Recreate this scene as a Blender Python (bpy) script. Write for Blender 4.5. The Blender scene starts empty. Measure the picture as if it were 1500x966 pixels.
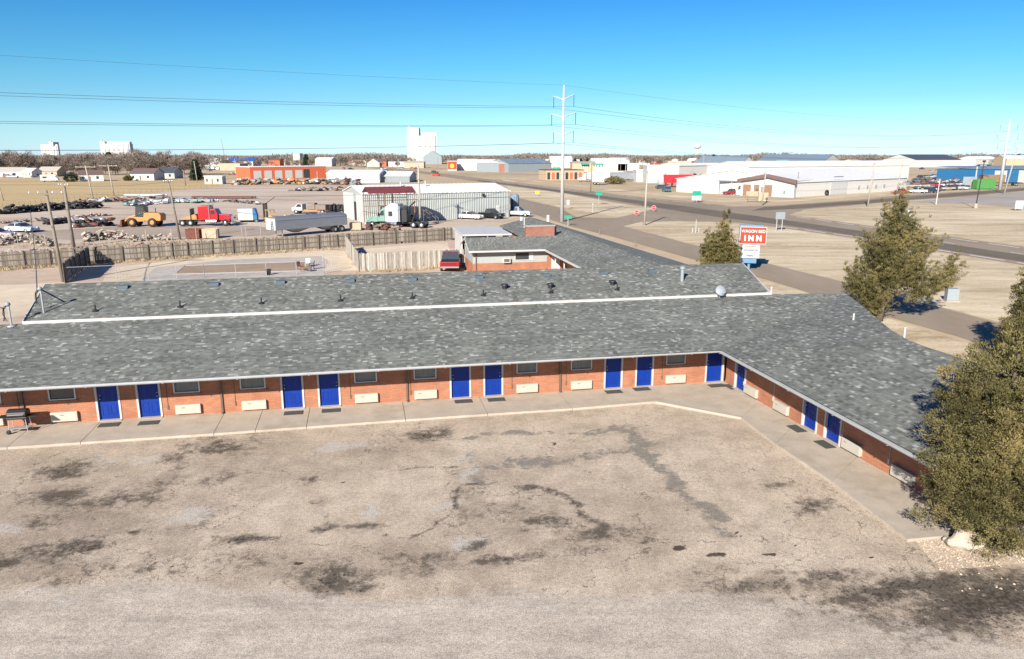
import bpy, bmesh, math, random
import numpy as np
from mathutils import Vector, Matrix, noise
R = math.radians
random.seed(11); rng = np.random.default_rng(7)
S = bpy.context.scene
COL = S.collection
# ---------------------------------------------------------------- survey: camera station and ground plan
F = 1090.0; CU = 750.0; CV = 483.0; H = 11.75
P = math.atan((483 - 227) / F)
def ray(u, v):
    x = (u - CU) / F; y = -(v - CV) / F
    return (x, math.cos(P) + y * math.sin(P), -math.sin(P) + y * math.cos(P))
def G(u, v, z=0.0):
    d = ray(u, v); t = (z - H) / d[2]
    return Vector((d[0] * t, d[1] * t, z))
def PR(X, Y, Z):
    z = Z - H
    zc = Y * math.cos(P) - z * math.sin(P); yc = Y * math.sin(P) + z * math.cos(P)
    return CU + F * X / zc, CV - F * yc / zc
def HT(u, v, vt):
    g = G(u, v); lo, hi = 0.0, 120.0
    for _ in range(40):
        m = (lo + hi) / 2
        if PR(g.x, g.y, m)[1] > vt: lo = m
        else: hi = m
    return lo
# ---------------------------------------------------------------- object helpers
def tag(o, label=None, cat=None, group=None, kind=None):
    if label: o['label'] = label
    if cat: o['category'] = cat
    if group: o['group'] = group
    if kind: o['kind'] = kind
    return o
def thing(name, label, cat, loc=(0, 0, 0), rz=0.0, group=None, scale=1.0):
    o = bpy.data.objects.new(name, None); COL.objects.link(o)
    o.empty_display_size = 0.2
    o.location = loc; o.rotation_euler = (0, 0, rz); o.scale = (scale,) * 3
    return tag(o, label, cat, group)
def kids(o): return [c for c in bpy.data.objects if c.parent == o]
CH = {}
def copy_tree(src, loc, rz, label=None, group=None, scale=None, color=None, paint=('body', 'hood', 'bed', 'container', 'cab')):
    r = src.copy(); COL.objects.link(r); r.location = loc; r.rotation_euler = (0, 0, rz)
    if scale is not None: r.scale = (scale,) * 3 if not hasattr(scale, '__len__') else scale
    if label: r['label'] = label
    if group: r['group'] = group
    if color is not None: r.color = (*color, 1)
    def rec(a, b):
        for ch in CH.get(a.name, []):
            c = ch.copy(); COL.objects.link(c); c.parent = b
            if color is not None: c.color = (*color, 1)
            CH.setdefault(b.name, []).append(c)
            rec(ch, c)
    rec(src, r)
    return r
class MB:
    def __init__(s): s.v = []; s.f = []; s.m = []; s.cur = 0
    def mat(s, i): s.cur = i; return s
    def add(s, vs, fs):
        b = len(s.v); s.v += [tuple(x) for x in vs]
        for f in fs: s.f.append(tuple(b + i for i in f)); s.m.append(s.cur)
        return s
    def box(s, x0, y0, z0, x1, y1, z1):
        return s.add([(x0,y0,z0),(x1,y0,z0),(x1,y1,z0),(x0,y1,z0),(x0,y0,z1),(x1,y0,z1),(x1,y1,z1),(x0,y1,z1)],
                     [(0,3,2,1),(4,5,6,7),(0,1,5,4),(1,2,6,5),(2,3,7,6),(3,0,4,7)])
    def cbox(s, cx, cy, cz, sx, sy, sz, rz=0, ry=0, rx=0):
        M = Matrix.Translation((cx, cy, cz)) @ Matrix.Rotation(rz, 4, 'Z') @ Matrix.Rotation(ry, 4, 'Y') @ Matrix.Rotation(rx, 4, 'X')
        vs = [M @ Vector((a*sx/2, b*sy/2, c*sz/2)) for c in (-1,1) for a,b in ((-1,-1),(1,-1),(1,1),(-1,1))]
        return s.add(vs, [(0,3,2,1),(4,5,6,7),(0,1,5,4),(1,2,6,5),(2,3,7,6),(3,0,4,7)])
    def prism(s, poly, z0, z1):
        n = len(poly)
        a = sum(poly[i][0]*poly[(i+1)%n][1]-poly[(i+1)%n][0]*poly[i][1] for i in range(n))
        if a < 0: poly = poly[::-1]
        vs = [(p[0],p[1],z0) for p in poly] + [(p[0],p[1],z1) for p in poly]
        return s.add(vs, [tuple(range(n-1,-1,-1)), tuple(range(n,2*n))] + [(i,(i+1)%n,n+(i+1)%n,n+i) for i in range(n)])
    def sheet(s, pts):
        return s.add(pts, [tuple(range(len(pts)))])
    def extr(s, prof, y0, y1):      # profile in x-z, extruded along y
        n = len(prof)
        vs = [(p[0],y0,p[1]) for p in prof] + [(p[0],y1,p[1]) for p in prof]
        return s.add(vs, [tuple(range(n)), tuple(range(2*n-1,n-1,-1))] + [(i,n+i,n+(i+1)%n,(i+1)%n) for i in range(n)])
    def extx(s, prof, x0, x1):      # profile in y-z, extruded along x
        n = len(prof)
        vs = [(x0,p[0],p[1]) for p in prof] + [(x1,p[0],p[1]) for p in prof]
        return s.add(vs, [tuple(range(n-1,-1,-1)), tuple(range(n,2*n))] + [(i,(i+1)%n,n+(i+1)%n,n+i) for i in range(n)])
    def tube(s, p0, p1, r0, r1=None, n=8, caps=True):
        r1 = r0 if r1 is None else r1
        p0 = Vector(p0); p1 = Vector(p1); d = (p1-p0).normalized()
        a = d.orthogonal().normalized(); b = d.cross(a)
        vs = [p0 + (a*math.cos(t)+b*math.sin(t))*r0 for t in [2*math.pi*i/n for i in range(n)]]
        vs += [p1 + (a*math.cos(t)+b*math.sin(t))*r1 for t in [2*math.pi*i/n for i in range(n)]]
        fs = [(i,(i+1)%n,n+(i+1)%n,n+i) for i in range(n)]
        if caps: fs += [tuple(range(n-1,-1,-1)), tuple(range(n,2*n))]
        return s.add(vs, fs)
    def path(s, pts, r, n=5):
        for a, b in zip(pts[:-1], pts[1:]): s.tube(a, b, r, r, n, True)
        return s
    def lathe(s, prof, c=(0,0,0), n=16, axis='Z'):
        vs = []
        for (r, z) in prof:
            for i in range(n):
                t = 2*math.pi*i/n
                p = (r*math.cos(t), r*math.sin(t), z)
                if axis == 'Y': p = (p[0], p[2], p[1])
                if axis == 'X': p = (p[2], p[0], p[1])
                vs.append((p[0]+c[0], p[1]+c[1], p[2]+c[2]))
        fs = []
        for k in range(len(prof)-1):
            for i in range(n):
                fs.append((k*n+i, k*n+(i+1)%n, (k+1)*n+(i+1)%n, (k+1)*n+i))
        return s.add(vs, fs)
    def rock(s, c, r, seed, sq=(1,1,.7), sub=2, amp=.35):
        bm = bmesh.new(); bmesh.ops.create_icosphere(bm, subdivisions=sub, radius=1)
        vs = []
        for v in bm.verts:
            k = 1 + amp*noise.noise(v.co*1.3 + Vector((seed*7.3, seed*3.1, seed)))
            vs.append((c[0]+v.co.x*k*r*sq[0], c[1]+v.co.y*k*r*sq[1], c[2]+v.co.z*k*r*sq[2]))
        fs = [tuple(v.index for v in f.verts) for f in bm.faces]; bm.free()
        return s.add(vs, fs)
    def build(s, name, mats, parent=None, smooth=False, uv=None, bevel=0, loc=None, rz=None, fixn=True):
        me = bpy.data.meshes.new(name); me.from_pydata(s.v, [], s.f)
        for m in (mats if isinstance(mats, (list, tuple)) else [mats]): me.materials.append(m)
        for i, p in enumerate(me.polygons): p.material_index = s.m[i]; p.use_smooth = smooth
        if uv:
            L = me.uv_layers.new(name='UVMap')
            for l in me.loops: L.data[l.index].uv = uv(me.vertices[l.vertex_index].co)
        if fixn:
            bm = bmesh.new(); bm.from_mesh(me); bmesh.ops.recalc_face_normals(bm, faces=bm.faces[:]); bm.to_mesh(me); bm.free()
        me.update()
        o = bpy.data.objects.new(name, me); COL.objects.link(o)
        if parent: o.parent = parent; CH.setdefault(parent.name, []).append(o)
        if loc is not None: o.location = loc
        if rz is not None: o.rotation_euler = (0, 0, rz)
        if bevel:
            b = o.modifiers.new('bevel', 'BEVEL'); b.width = bevel; b.segments = 2; b.limit_method = 'ANGLE'; b.angle_limit = R(35)
        return o
def struct(name, mb, m, kind='structure', **k):
    o = mb.build(name, m, **k); o['kind'] = kind; return o
def text_mesh(body, size, depth=0.01, bold=0.0, width=1.0, align='CENTER'):
    c = bpy.data.curves.new('lettering', 'FONT'); c.body = body; c.size = size; c.extrude = depth; c.offset = bold
    c.align_x = align; c.align_y = 'CENTER'; c.resolution_u = 3
    o = bpy.data.objects.new('lettering', c); COL.objects.link(o)
    dg = bpy.context.evaluated_depsgraph_get()
    me = bpy.data.meshes.new_from_object(o.evaluated_get(dg))
    bpy.data.objects.remove(o); bpy.data.curves.remove(c)
    for v in me.vertices: v.co = (v.co.x*width, -v.co.z, v.co.y)      # stand it up, facing -y
    return me
def lettering(body, size, m, parent, loc, bold=0.0, width=1.0, rz=0.0, name='lettering', depth=.01):
    me = text_mesh(body, size, depth, bold, width); me.materials.clear(); me.materials.append(m)
    o = bpy.data.objects.new(name, me); COL.objects.link(o); o.location = loc; o.rotation_euler = (0,0,rz)
    if parent: o.parent = parent; CH.setdefault(parent.name, []).append(o)
    return o
# ---------------------------------------------------------------- materials
class NT:
    def __init__(s, m): s.t = m.node_tree; s.n = s.t.nodes; s.l = s.t.links
    def new(s, ty, **k):
        n = s.n.new(ty)
        for a, b in k.items():
            if a.startswith('i_'): n.inputs[a[2:].replace('_', ' ')].default_value = b
            else: setattr(n, a, b)
        return n
    def link(s, a, b): s.l.new(a, b)
    def math(s, op, a, b=None, c=None, clamp=False):
        n = s.n.new('ShaderNodeMath'); n.operation = op; n.use_clamp = clamp
        for i, x in enumerate((a, b, c)):
            if x is None: continue
            if isinstance(x, (int, float)): n.inputs[i].default_value = x
            else: s.link(x, n.inputs[i])
        return n.outputs[0]
    def mix(s, fac, a, b, mode='MIX'):
        n = s.n.new('ShaderNodeMix'); n.data_type = 'RGBA'; n.blend_type = mode
        for sk, x in ((n.inputs[0], fac), (n.inputs[6], a), (n.inputs[7], b)):
            if isinstance(x, (int, float)): sk.default_value = x
            elif isinstance(x, (tuple, list)): sk.default_value = (*x[:3], 1)
            else: s.link(x, sk)
        return n.outputs[2]
    def noise(s, vec, scale, detail=3, rough=.55, out=0):
        n = s.new('ShaderNodeTexNoise'); n.inputs['Scale'].default_value = scale; n.inputs['Detail'].default_value = detail
        n.inputs['Roughness'].default_value = rough
        if vec is not None: s.link(vec, n.inputs['Vector'])
        return n.outputs[out]
    def ramp(s, x, stops):
        n = s.n.new('ShaderNodeValToRGB'); e = n.color_ramp.elements
        while len(e) < len(stops): e.new(.5)
        for i, (p, c) in enumerate(stops):
            e[i].position = p; e[i].color = (*(c if hasattr(c, '__len__') else (c,c,c)), 1)
        s.link(x, n.inputs[0]); return n.outputs[0]
    def mapr(s, x, a, b, c=0., d=1.):
        n = s.n.new('ShaderNodeMapRange'); s.link(x, n.inputs[0])
        for i, q in enumerate((a, b, c, d)): n.inputs[i+1].default_value = q
        return n.outputs[0]
def mat0(name):
    m = bpy.data.materials.new(name); m.use_nodes = True
    t = NT(m); b = t.n['Principled BSDF']; return m, t, b
def objco(t): return t.new('ShaderNodeTexCoord').outputs['Object']
def mapped(t, vec, sc):
    n = t.new('ShaderNodeMapping'); t.link(vec, n.inputs[0]); n.inputs['Scale'].default_value = sc; return n.outputs[0]
def simple(name, col, rough=.7, var=.18, scale=2.0, metal=0.0, bump=0.0, bscale=30, spec=.4, streak=None):
    m, t, b = mat0(name); co = objco(t)
    vec = mapped(t, co, streak) if streak else co
    n = t.noise(vec, scale, 5, .6); n2 = t.noise(vec, scale*9, 3, .6)
    f = t.math('ADD', t.math('MULTIPLY', n, .65), t.math('MULTIPLY', n2, .35))
    d = t.mapr(f, .3, .7, 1-var, 1+var)
    mx = t.new('ShaderNodeVectorMath', operation='SCALE'); mx.inputs[0].default_value = col
    t.link(d, mx.inputs['Scale']); t.link(mx.outputs[0], b.inputs['Base Color'])
    t.link(t.mapr(n2, .2, .8, max(.05, rough-.1), min(1, rough+.1)), b.inputs['Roughness'])
    b.inputs['Metallic'].default_value = metal; b.inputs['Specular IOR Level'].default_value = spec
    if bump:
        bp = t.new('ShaderNodeBump'); bp.inputs['Strength'].default_value = bump; bp.inputs['Distance'].default_value = .02
        t.link(t.noise(co, bscale, 4, .6), bp.inputs['Height']); t.link(bp.outputs[0], b.inputs['Normal'])
    return m
def brick_mat(name, c1, c2, mortar, bw=.30, bh=.085, ax=('x', 'z')):
    m, t, b = mat0(name); co = objco(t)
    sp = t.new('ShaderNodeSeparateXYZ'); t.link(co, sp.inputs[0])
    cb = t.new('ShaderNodeCombineXYZ')
    t.link(t.math('ADD', sp.outputs[0], sp.outputs[1]), cb.inputs[0]); t.link(sp.outputs[2], cb.inputs[1])
    k = t.new('ShaderNodeTexBrick'); t.link(cb.outputs[0], k.inputs['Vector'])
    k.inputs['Color1'].default_value = (*c1, 1); k.inputs['Color2'].default_value = (*c2, 1); k.inputs['Mortar'].default_value = (*mortar, 1)
    k.inputs['Scale'].default_value = 1; k.inputs['Mortar Size'].default_value = .012; k.inputs['Brick Width'].default_value = bw
    k.inputs['Row Height'].default_value = bh; k.inputs['Mortar Smooth'].default_value = .2; k.inputs['Bias'].default_value = 0
    n = t.noise(co, 1.1, 4); d = t.mapr(n, .3, .7, .84, 1.14)
    mx = t.new('ShaderNodeVectorMath', operation='SCALE'); t.link(k.outputs[0], mx.inputs[0]); t.link(d, mx.inputs['Scale'])
    t.link(mx.outputs[0], b.inputs['Base Color']); b.inputs['Roughness'].default_value = .85
    bp = t.new('ShaderNodeBump'); bp.inputs['Strength'].default_value = .5; bp.inputs['Distance'].default_value = .01; bp.invert = True
    t.link(k.outputs['Fac'], bp.inputs['Height']); t.link(bp.outputs[0], b.inputs['Normal'])
    return m
def shingle_mat(name):
    m, t, b = mat0(name)
    uv = t.new('ShaderNodeUVMap').outputs[0]
    sp = t.new('ShaderNodeSeparateXYZ'); t.link(uv, sp.inputs[0]); U, V = sp.outputs[0], sp.outputs[1]
    def cells(w, h, seed):
        row = t.math('FLOOR', t.math('DIVIDE', V, h))
        wn = t.new('ShaderNodeTexWhiteNoise', noise_dimensions='1D'); t.link(t.math('ADD', row, seed), wn.inputs['W'])
        cu = t.math('FLOOR', t.math('DIVIDE', t.math('ADD', U, t.math('MULTIPLY', wn.outputs[0], w*4)), w))
        cb = t.new('ShaderNodeCombineXYZ'); t.link(cu, cb.inputs[0]); t.link(row, cb.inputs[1]); cb.inputs[2].default_value = seed
        w2 = t.new('ShaderNodeTexWhiteNoise', noise_dimensions='3D'); t.link(cb.outputs[0], w2.inputs['Vector']); return w2.outputs[0]
    a = cells(.19, .145, 1.0); c = cells(.205, .145, 5.0)
    base = t.ramp(a, [(0, (.100,.105,.093)), (.3, (.138,.144,.127)), (.7, (.160,.166,.148)), (1, (.20,.205,.184))])
    fl = t.math('MULTIPLY', t.math('GREATER_THAN', c, .92), t.math('GREATER_THAN', a, .25))
    base = t.mix(t.math('MULTIPLY', fl, .55), base, (.40, .40, .37))
    rw = t.new('ShaderNodeTexWhiteNoise', noise_dimensions='1D'); t.link(t.math('FLOOR', t.math('DIVIDE', V, .145)), rw.inputs['W'])
    base = t.mix(1, base, t.ramp(rw.outputs[0], [(0, .88), (1, 1.1)]), 'MULTIPLY')
    big = t.noise(uv, .35, 4, .6); med = t.noise(uv, 2.2, 3, .6)
    base = t.mix(1, base, t.ramp(big, [(.3, .80), (.7, 1.16)]), 'MULTIPLY')
    base = t.mix(.5, base, t.ramp(med, [(.3, .8), (.7, 1.2)]), 'MULTIPLY')
    fv = t.math('FRACT', t.math('DIVIDE', V, .145))
    edge = t.math('LESS_THAN', fv, .12)
    base = t.mix(t.math('MULTIPLY', edge, .42), base, (.04, .04, .037))  # shadow line of each shingle course, painted into the base colour
    t.link(base, b.inputs['Base Color']); b.inputs['Roughness'].default_value = .9; b.inputs['Specular IOR Level'].default_value = .25
    bp = t.new('ShaderNodeBump'); bp.inputs['Strength'].default_value = .6; bp.inputs['Distance'].default_value = .012
    t.link(t.math('ADD', t.math('MULTIPLY', t.math('SUBTRACT', 1, fv), .7), t.math('MULTIPLY', a, .5)), bp.inputs['Height']); t.link(bp.outputs[0], b.inputs['Normal'])
    return m
def ribbed(name, col, pitch, var=.1, rough=.45, metal=0.0, axis=0):
    m = simple(name, col, rough, var, 1.2, metal, streak=(1.5, 1.5, .35))
    t = NT(m); b = t.n['Principled BSDF']; co = objco(t)
    sp = t.new('ShaderNodeSeparateXYZ'); t.link(co, sp.inputs[0])
    x = t.math('ADD', sp.outputs[0], sp.outputs[1]) if axis == 0 else sp.outputs[2]
    w = t.math('SINE', t.math('MULTIPLY', x, 2*math.pi/pitch))
    bp = t.new('ShaderNodeBump'); bp.inputs['Strength'].default_value = .8; bp.inputs['Distance'].default_value = .05
    t.link(w, bp.inputs['Height']); t.link(bp.outputs[0], b.inputs['Normal'])
    return m
def planks(name, pitch=.14, c=((.115,.095,.072), (.2,.172,.135), (.29,.255,.205))):
    m, t, b = mat0(name); co = objco(t)
    sp = t.new('ShaderNodeSeparateXYZ'); t.link(co, sp.inputs[0])
    q = t.math('DIVIDE', sp.outputs[0], pitch)
    wn = t.new('ShaderNodeTexWhiteNoise', noise_dimensions='1D'); t.link(t.math('FLOOR', q), wn.inputs['W'])
    col = t.ramp(wn.outputs[0], [(0, c[0]), (.5, c[1]), (1, c[2])])
    n = t.noise(mapped(t, co, (9, 9, 1.2)), 1.5, 4, .6)
    col = t.mix(1, col, t.ramp(n, [(.3, .72), (.7, 1.25)]), 'MULTIPLY')
    t.link(col, b.inputs['Base Color']); b.inputs['Roughness'].default_value = .9
    return m
def paint_mat():
    m, t, b = mat0('vehicle_paint')
    oi = t.new('ShaderNodeObjectInfo')
    n = t.noise(objco(t), 3, 4)
    c = t.mix(1, oi.outputs['Color'], t.ramp(n, [(.3, .86), (.7, 1.06)]), 'MULTIPLY')
    t.link(c, b.inputs['Base Color']); b.inputs['Roughness'].default_value = .32; b.inputs['Coat Weight'].default_value = .3
    return m
def leaf_mat(name, stops, trans=.15):
    m, t, b = mat0(name)
    a = t.new('ShaderNodeAttribute', attribute_name='tint')
    col = t.ramp(a.outputs['Fac'], stops)
    t.link(col, b.inputs['Base Color']); b.inputs['Roughness'].default_value = .75; b.inputs['Specular IOR Level'].default_value = .2
    return m
M = {}
M['shingle'] = shingle_mat('roof_shingles')
M['brick'] = brick_mat('orange_brick', (.385,.150,.076), (.32,.118,.058), (.24,.13,.085))
M['brick_dark'] = brick_mat('red_brick', (.28,.085,.05), (.2,.06,.04), (.3,.2,.16), .25, .1)
M['white'] = simple('white_paint', (.46,.455,.435), .55, .1, 3)
M['trim'] = simple('white_trim', (.44,.43,.415), .5, .1, 2.5)
M['cream'] = simple('cream_metal', (.40,.37,.315), .5, .07, 3)
M['siding'] = simple('pale_siding', (.31,.32,.30), .6, .1, 2, streak=(4,4,.5))
M['door'] = simple('blue_door_paint', (.002,.026,.215), .45, .12, 2, spec=.3)
M['jamb'] = simple('tan_jamb', (.58,.50,.41), .6, .12, 3)
M['glass'] = simple('window_glass', (.035,.04,.042), .12, .2, 1.5, spec=.8)
M['curtain'] = simple('grey_curtain', (.20,.20,.19), .8, .35, 6, streak=(6,6,.3))
M['steel'] = simple('galvanised_steel', (.45,.46,.47), .4, .12, 3, .5)
M['gutter'] = simple('gutter_metal', (.38,.39,.40), .45, .12, 3, .1)
M['darkpipe'] = simple('brown_downpipe', (.12,.085,.065), .5, .15, 3)
M['soffit'] = simple('soffit_paint', (.30,.22,.16), .8, .12, 2)
M['mat'] = simple('doormat_rubber', (.06,.06,.055), .95, .25, 12, bump=.5)
M['black'] = simple('black_plastic', (.02,.02,.022), .5, .2, 4)
M['rubber'] = simple('tyre_rubber', (.022,.022,.024), .8, .25, 5)
M['concrete'] = simple('walk_concrete', (.395,.34,.275), .88, .16, 1.1, bump=.3, bscale=40)
M['kerb'] = simple('kerb_concrete', (.36,.31,.255), .85, .12, 1.5)
M['wood'] = planks('weathered_boards'); M['woodpost'] = simple('weathered_post', (.15,.125,.098), .9, .25, 3, streak=(6,6,1))
M['woodlight'] = planks('silvery_pickets', .145, ((.16,.14,.115), (.32,.29,.245), (.48,.445,.385)))
M['pole'] = simple('pole_timber', (.20,.165,.13), .9, .25, 3, streak=(6,6,.6))
M['polegrey'] = simple('pale_pole_timber', (.34,.30,.25), .9, .2, 3, streak=(6,6,.6))
M['pylon'] = simple('pale_pylon_steel', (.42,.42,.41), .5, .08, 1.5)
M['wire'] = simple('cable', (.045,.05,.055), .6, .1, 1)
M['paint'] = paint_mat()
M['chrome'] = simple('chrome', (.7,.7,.7), .18, .06, 3, .9)
M['redlamp'] = simple('tail_lamp', (.4,.01,.01), .3, .1, 3)
M['lamp'] = simple('headlamp_lens', (.75,.75,.72), .15, .05, 3)
M['orange'] = simple('loader_paint', (.47,.20,.06), .5, .2, 3)
M['yellow'] = simple('forklift_paint', (.45,.28,.08), .5, .15, 3)
M['rust'] = simple('rusty_steel', (.13,.045,.03), .85, .35, 4)
M['rubble'] = simple('broken_concrete', (.36,.31,.26), .95, .28, 3, bump=.5)
M['scrap'] = simple('dark_scrap', (.035,.036,.038), .7, .5, 6)
M['scrapmix'] = simple('mixed_scrap', (.19,.15,.12), .8, .55, 8)
M['metalwall'] = ribbed('corrugated_wall', (.33,.355,.34), .36, .12)
M['whiteroof'] = ribbed('white_metal_roof', (.70,.69,.67), .9, .07)
M['whitewall'] = ribbed('white_metal_wall', (.60,.575,.53), .5, .07)
M['maroon'] = ribbed('maroon_roof', (.17,.042,.035), .4, .12)
M['redwall'] = simple('orange_red_wall', (.52,.115,.05), .75, .12, 1)
M['tanwall'] = simple('tan_wall', (.40,.31,.21), .8, .1, 1)
M['greywall'] = ribbed('grey_metal_wall', (.22,.255,.27), .5, .08)
M['greyroof'] = ribbed('blue_grey_roof', (.17,.22,.27), .6, .1)
M['blueroof'] = ribbed('blue_roof', (.03,.12,.42), .6, .1)
M['bluewall'] = simple('teal_blue_wall', (.02,.125,.27), .6, .1, 1)
M['darkroof'] = simple('dark_roof', (.05,.06,.085), .8, .15, 1)
M['brownroof'] = simple('brown_roof', (.13,.085,.075), .85, .15, 1)
M['brownwood'] = simple('brown_timber', (.21,.125,.075), .8, .2, 2, streak=(5,5,.5))
M['elev'] = simple('elevator_concrete', (.50,.49,.47), .8, .08, .15)
M['elevgrey'] = simple('elevator_grey', (.35,.38,.42), .8, .08, .1)
M['signred'] = simple('sign_red', (.42,.035,.014), .45, .08, 2)
M['signblue'] = simple('sign_blue', (.10,.21,.34), .5, .12, 2)
M['board'] = simple('sign_white', (.42,.415,.40), .45, .04, 2)
M['lettr'] = simple('letter_white', (.75,.74,.72), .5, .04, 2)
M['inkred'] = simple('letter_red', (.5,.05,.04), .5, .05, 2)
M['inkblue'] = simple('letter_navy', (.03,.04,.12), .5, .05, 2)
M['stop'] = simple('stop_red', (.55,.02,.03), .4, .05, 2)
M['green'] = simple('sign_green', (.01,.27,.17), .45, .08, 2)
M['binGreen'] = simple('container_green', (.07,.22,.06), .5, .12, 2)
M['signyellow'] = simple('sign_yellow', (.8,.5,.02), .45, .05, 2)
M['white2'] = simple('plastic_white', (.44,.46,.45), .4, .04, 2)
M['bark'] = simple('bark', (.10,.075,.055), .95, .3, 6)
M['twigbark'] = simple('grey_bark', (.13,.105,.09), .95, .2, 1)
M['juniper'] = leaf_mat('juniper_foliage', [(0, (.05,.046,.017)), (.35, (.105,.093,.036)), (.7, (.155,.132,.052)), (1, (.22,.17,.066))])
M['oakbrown'] = leaf_mat('bare_twigs', [(0, (.11,.085,.07)), (.5, (.19,.15,.125)), (1, (.27,.225,.185))])
M['evergreen'] = leaf_mat('dark_evergreen', [(0, (.012,.022,.014)), (1, (.04,.055,.032))])
M['wood_far'] = leaf_mat('far_twigs', [(0, (.12,.10,.09)), (.5, (.19,.155,.13)), (.9, (.25,.205,.17)), (1, (.06,.075,.055))])
M['stone'] = simple('pale_boulder', (.40,.335,.265), .9, .2, 3, bump=.6, bscale=12)
M['gravel'] = simple('tan_gravel', (.40,.32,.24), .95, .3, 2)
M['dish'] = simple('dish_grey', (.24,.27,.285), .45, .06, 3)
M['blueshed'] = simple('vent_blue_grey', (.07,.10,.12), .45, .15, 4)
M['mint'] = simple('mint_paint', (.16,.28,.225), .4, .12, 3)
M['tarp'] = simple('grey_tarp', (.13,.145,.17), .55, .15, 2)
M['alum'] = simple('dull_aluminium', (.25,.265,.295), .4, .12, 1.5, .4)
# ---------------------------------------------------------------- ground sheets
def ground_mat(name, a, b_, c, s1=.05, s2=.6, fine=.18, streak=None, bump=.4, speck=None):
    m, t, b = mat0(name); co = objco(t); v = mapped(t, co, streak) if streak else co
    n1 = t.noise(v, s1, 6, .62); n2 = t.noise(v, s2, 5, .65); n3 = t.noise(co, 9, 4, .7)
    f = t.math('ADD', t.math('MULTIPLY', n1, .6), t.math('MULTIPLY', n2, .4))
    col = t.ramp(f, [(.34, a), (.5, b_), (.66, c)])
    col = t.mix(1, col, t.ramp(n3, [(.25, 1-fine), (.75, 1+fine)]), 'MULTIPLY')
    if speck:
        vo = t.new('ShaderNodeTexVoronoi'); vo.inputs['Scale'].default_value = speck[0]; t.link(co, vo.inputs['Vector'])
        k = t.math('MULTIPLY', t.math('LESS_THAN', vo.outputs['Distance'], speck[2]), t.math('GREATER_THAN', t.noise(co, 2.5, 3), .52))
        col = t.mix(t.math('MULTIPLY', k, .8), col, speck[1])
    t.link(col, b.inputs['Base Color']); b.inputs['Roughness'].default_value = .95; b.inputs['Specular IOR Level'].default_value = .15
    bp = t.new('ShaderNodeBump'); bp.inputs['Strength'].default_value = bump; bp.inputs['Distance'].default_value = .03
    t.link(n3, bp.inputs['Height']); t.link(bp.outputs[0], b.inputs['Normal'])
    return m
GM = {}
GM['land'] = ground_mat('dry_land', (.30,.225,.145), (.43,.335,.215), (.50,.405,.28), .012, .12, .12)
GM['grass'] = ground_mat('bleached_grass', (.30,.225,.14), (.52,.43,.29), (.66,.57,.41), .07, .5, .24, (.35, 1.4, 1))
def patchy(m, c, lo, hi, sc, streak):
    t = NT(m); b = t.n['Principled BSDF']; src = b.inputs['Base Color'].links[0].from_socket; co = objco(t)
    n = t.noise(mapped(t, co, streak), sc, 7, .72); n2 = t.noise(co, 1.6, 6, .75)
    f = t.mapr(t.math('ADD', t.math('MULTIPLY', n, .7), t.math('MULTIPLY', n2, .3)), lo, hi)
    t.link(t.mix(t.math('MULTIPLY', f, .8), src, c), b.inputs['Base Color'])
patchy(GM['grass'], (.30,.215,.135), .51, .60, .09, (.3, 1.3, 1))
GM['golden'] = ground_mat('golden_grass', (.33,.235,.11), (.43,.32,.165), (.50,.385,.22), .03, .3, .2, (.3, 1.6, 1))
GM['yard'] = ground_mat('yard_dirt', (.36,.285,.215), (.46,.375,.295), (.53,.45,.365), .04, .3, .12, (.35, 1.3, 1))
patchy(M['concrete'], (.31,.262,.205), .50, .62, .5, (1, 1, 1))
patchy(GM['yard'], (.27,.205,.15), .53, .62, .07, (.3, 1.3, 1))
GM['court'] = ground_mat('court_dirt', (.39,.30,.22), (.475,.375,.285), (.54,.44,.34), .08, .6, .12)
GM['lightdirt'] = ground_mat('pale_dirt', (.47,.38,.275), (.57,.475,.35), (.64,.54,.41), .1, .8, .12)
GM['road'] = ground_mat('worn_asphalt', (.22,.176,.128), (.265,.214,.157), (.305,.25,.188), .06, .5, .08, (1, .35, 1), .2)
GM['track'] = ground_mat('dark_asphalt', (.115,.094,.072), (.142,.117,.09), (.172,.143,.112), .06, .5, .08, None, .2)
GM['apron'] = ground_mat('apron_concrete', (.27,.245,.215), (.32,.29,.255), (.37,.335,.295), .05, .4, .07, None, .1)
patchy(GM['court'], (.33,.25,.18), .52, .62, .15, (.4, 1.2, 1))
GM['deck'] = ground_mat('pool_deck_concrete', (.33,.30,.26), (.40,.365,.32), (.47,.43,.375), .15, 1.2, .08, None, .1)
GM['poolfill'] = ground_mat('pool_fill_dirt', (.25,.18,.12), (.31,.225,.15), (.36,.27,.185), .2, 1.2, .14)
GM['line'] = simple('road_paint', (.72,.70,.66), .7, .15, 3)
def poly_sheet(name, px, z, m, jit=.25, step=2.0, world=None, kind='structure'):
    pts = world if world else [G(u, v, z) for u, v in px]
    out = []
    for i, a in enumerate(pts):
        b = pts[(i+1) % len(pts)]; a = Vector(a); b = Vector(b); L = (b-a).length; n = max(1, min(60, int(L/step)))
        nrm = Vector((-(b-a).y, (b-a).x, 0)).normalized() if L > 0 else Vector((0,0,0))
        for k in range(n):
            p = a.lerp(b, k/n)
            if k and jit:
                p += nrm*jit*noise.noise(Vector((p.x*.6, p.y*.6, z*100)))*1.6
            out.append((p.x, p.y, z))
    mb = MB(); mb.add(out, [tuple(range(len(out)))])
    o = mb.build(name, m, fixn=False)
    if o.data.polygons[0].normal.z < 0: o.data.flip_normals()
    o['kind'] = kind; return o
mb = MB(); mb.sheet([(-9000,-3000,-.03), (9000,-3000,-.03), (9000,14000,-.03), (-9000,14000,-.03)])
struct('ground', mb, GM['land'], fixn=False)
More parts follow.
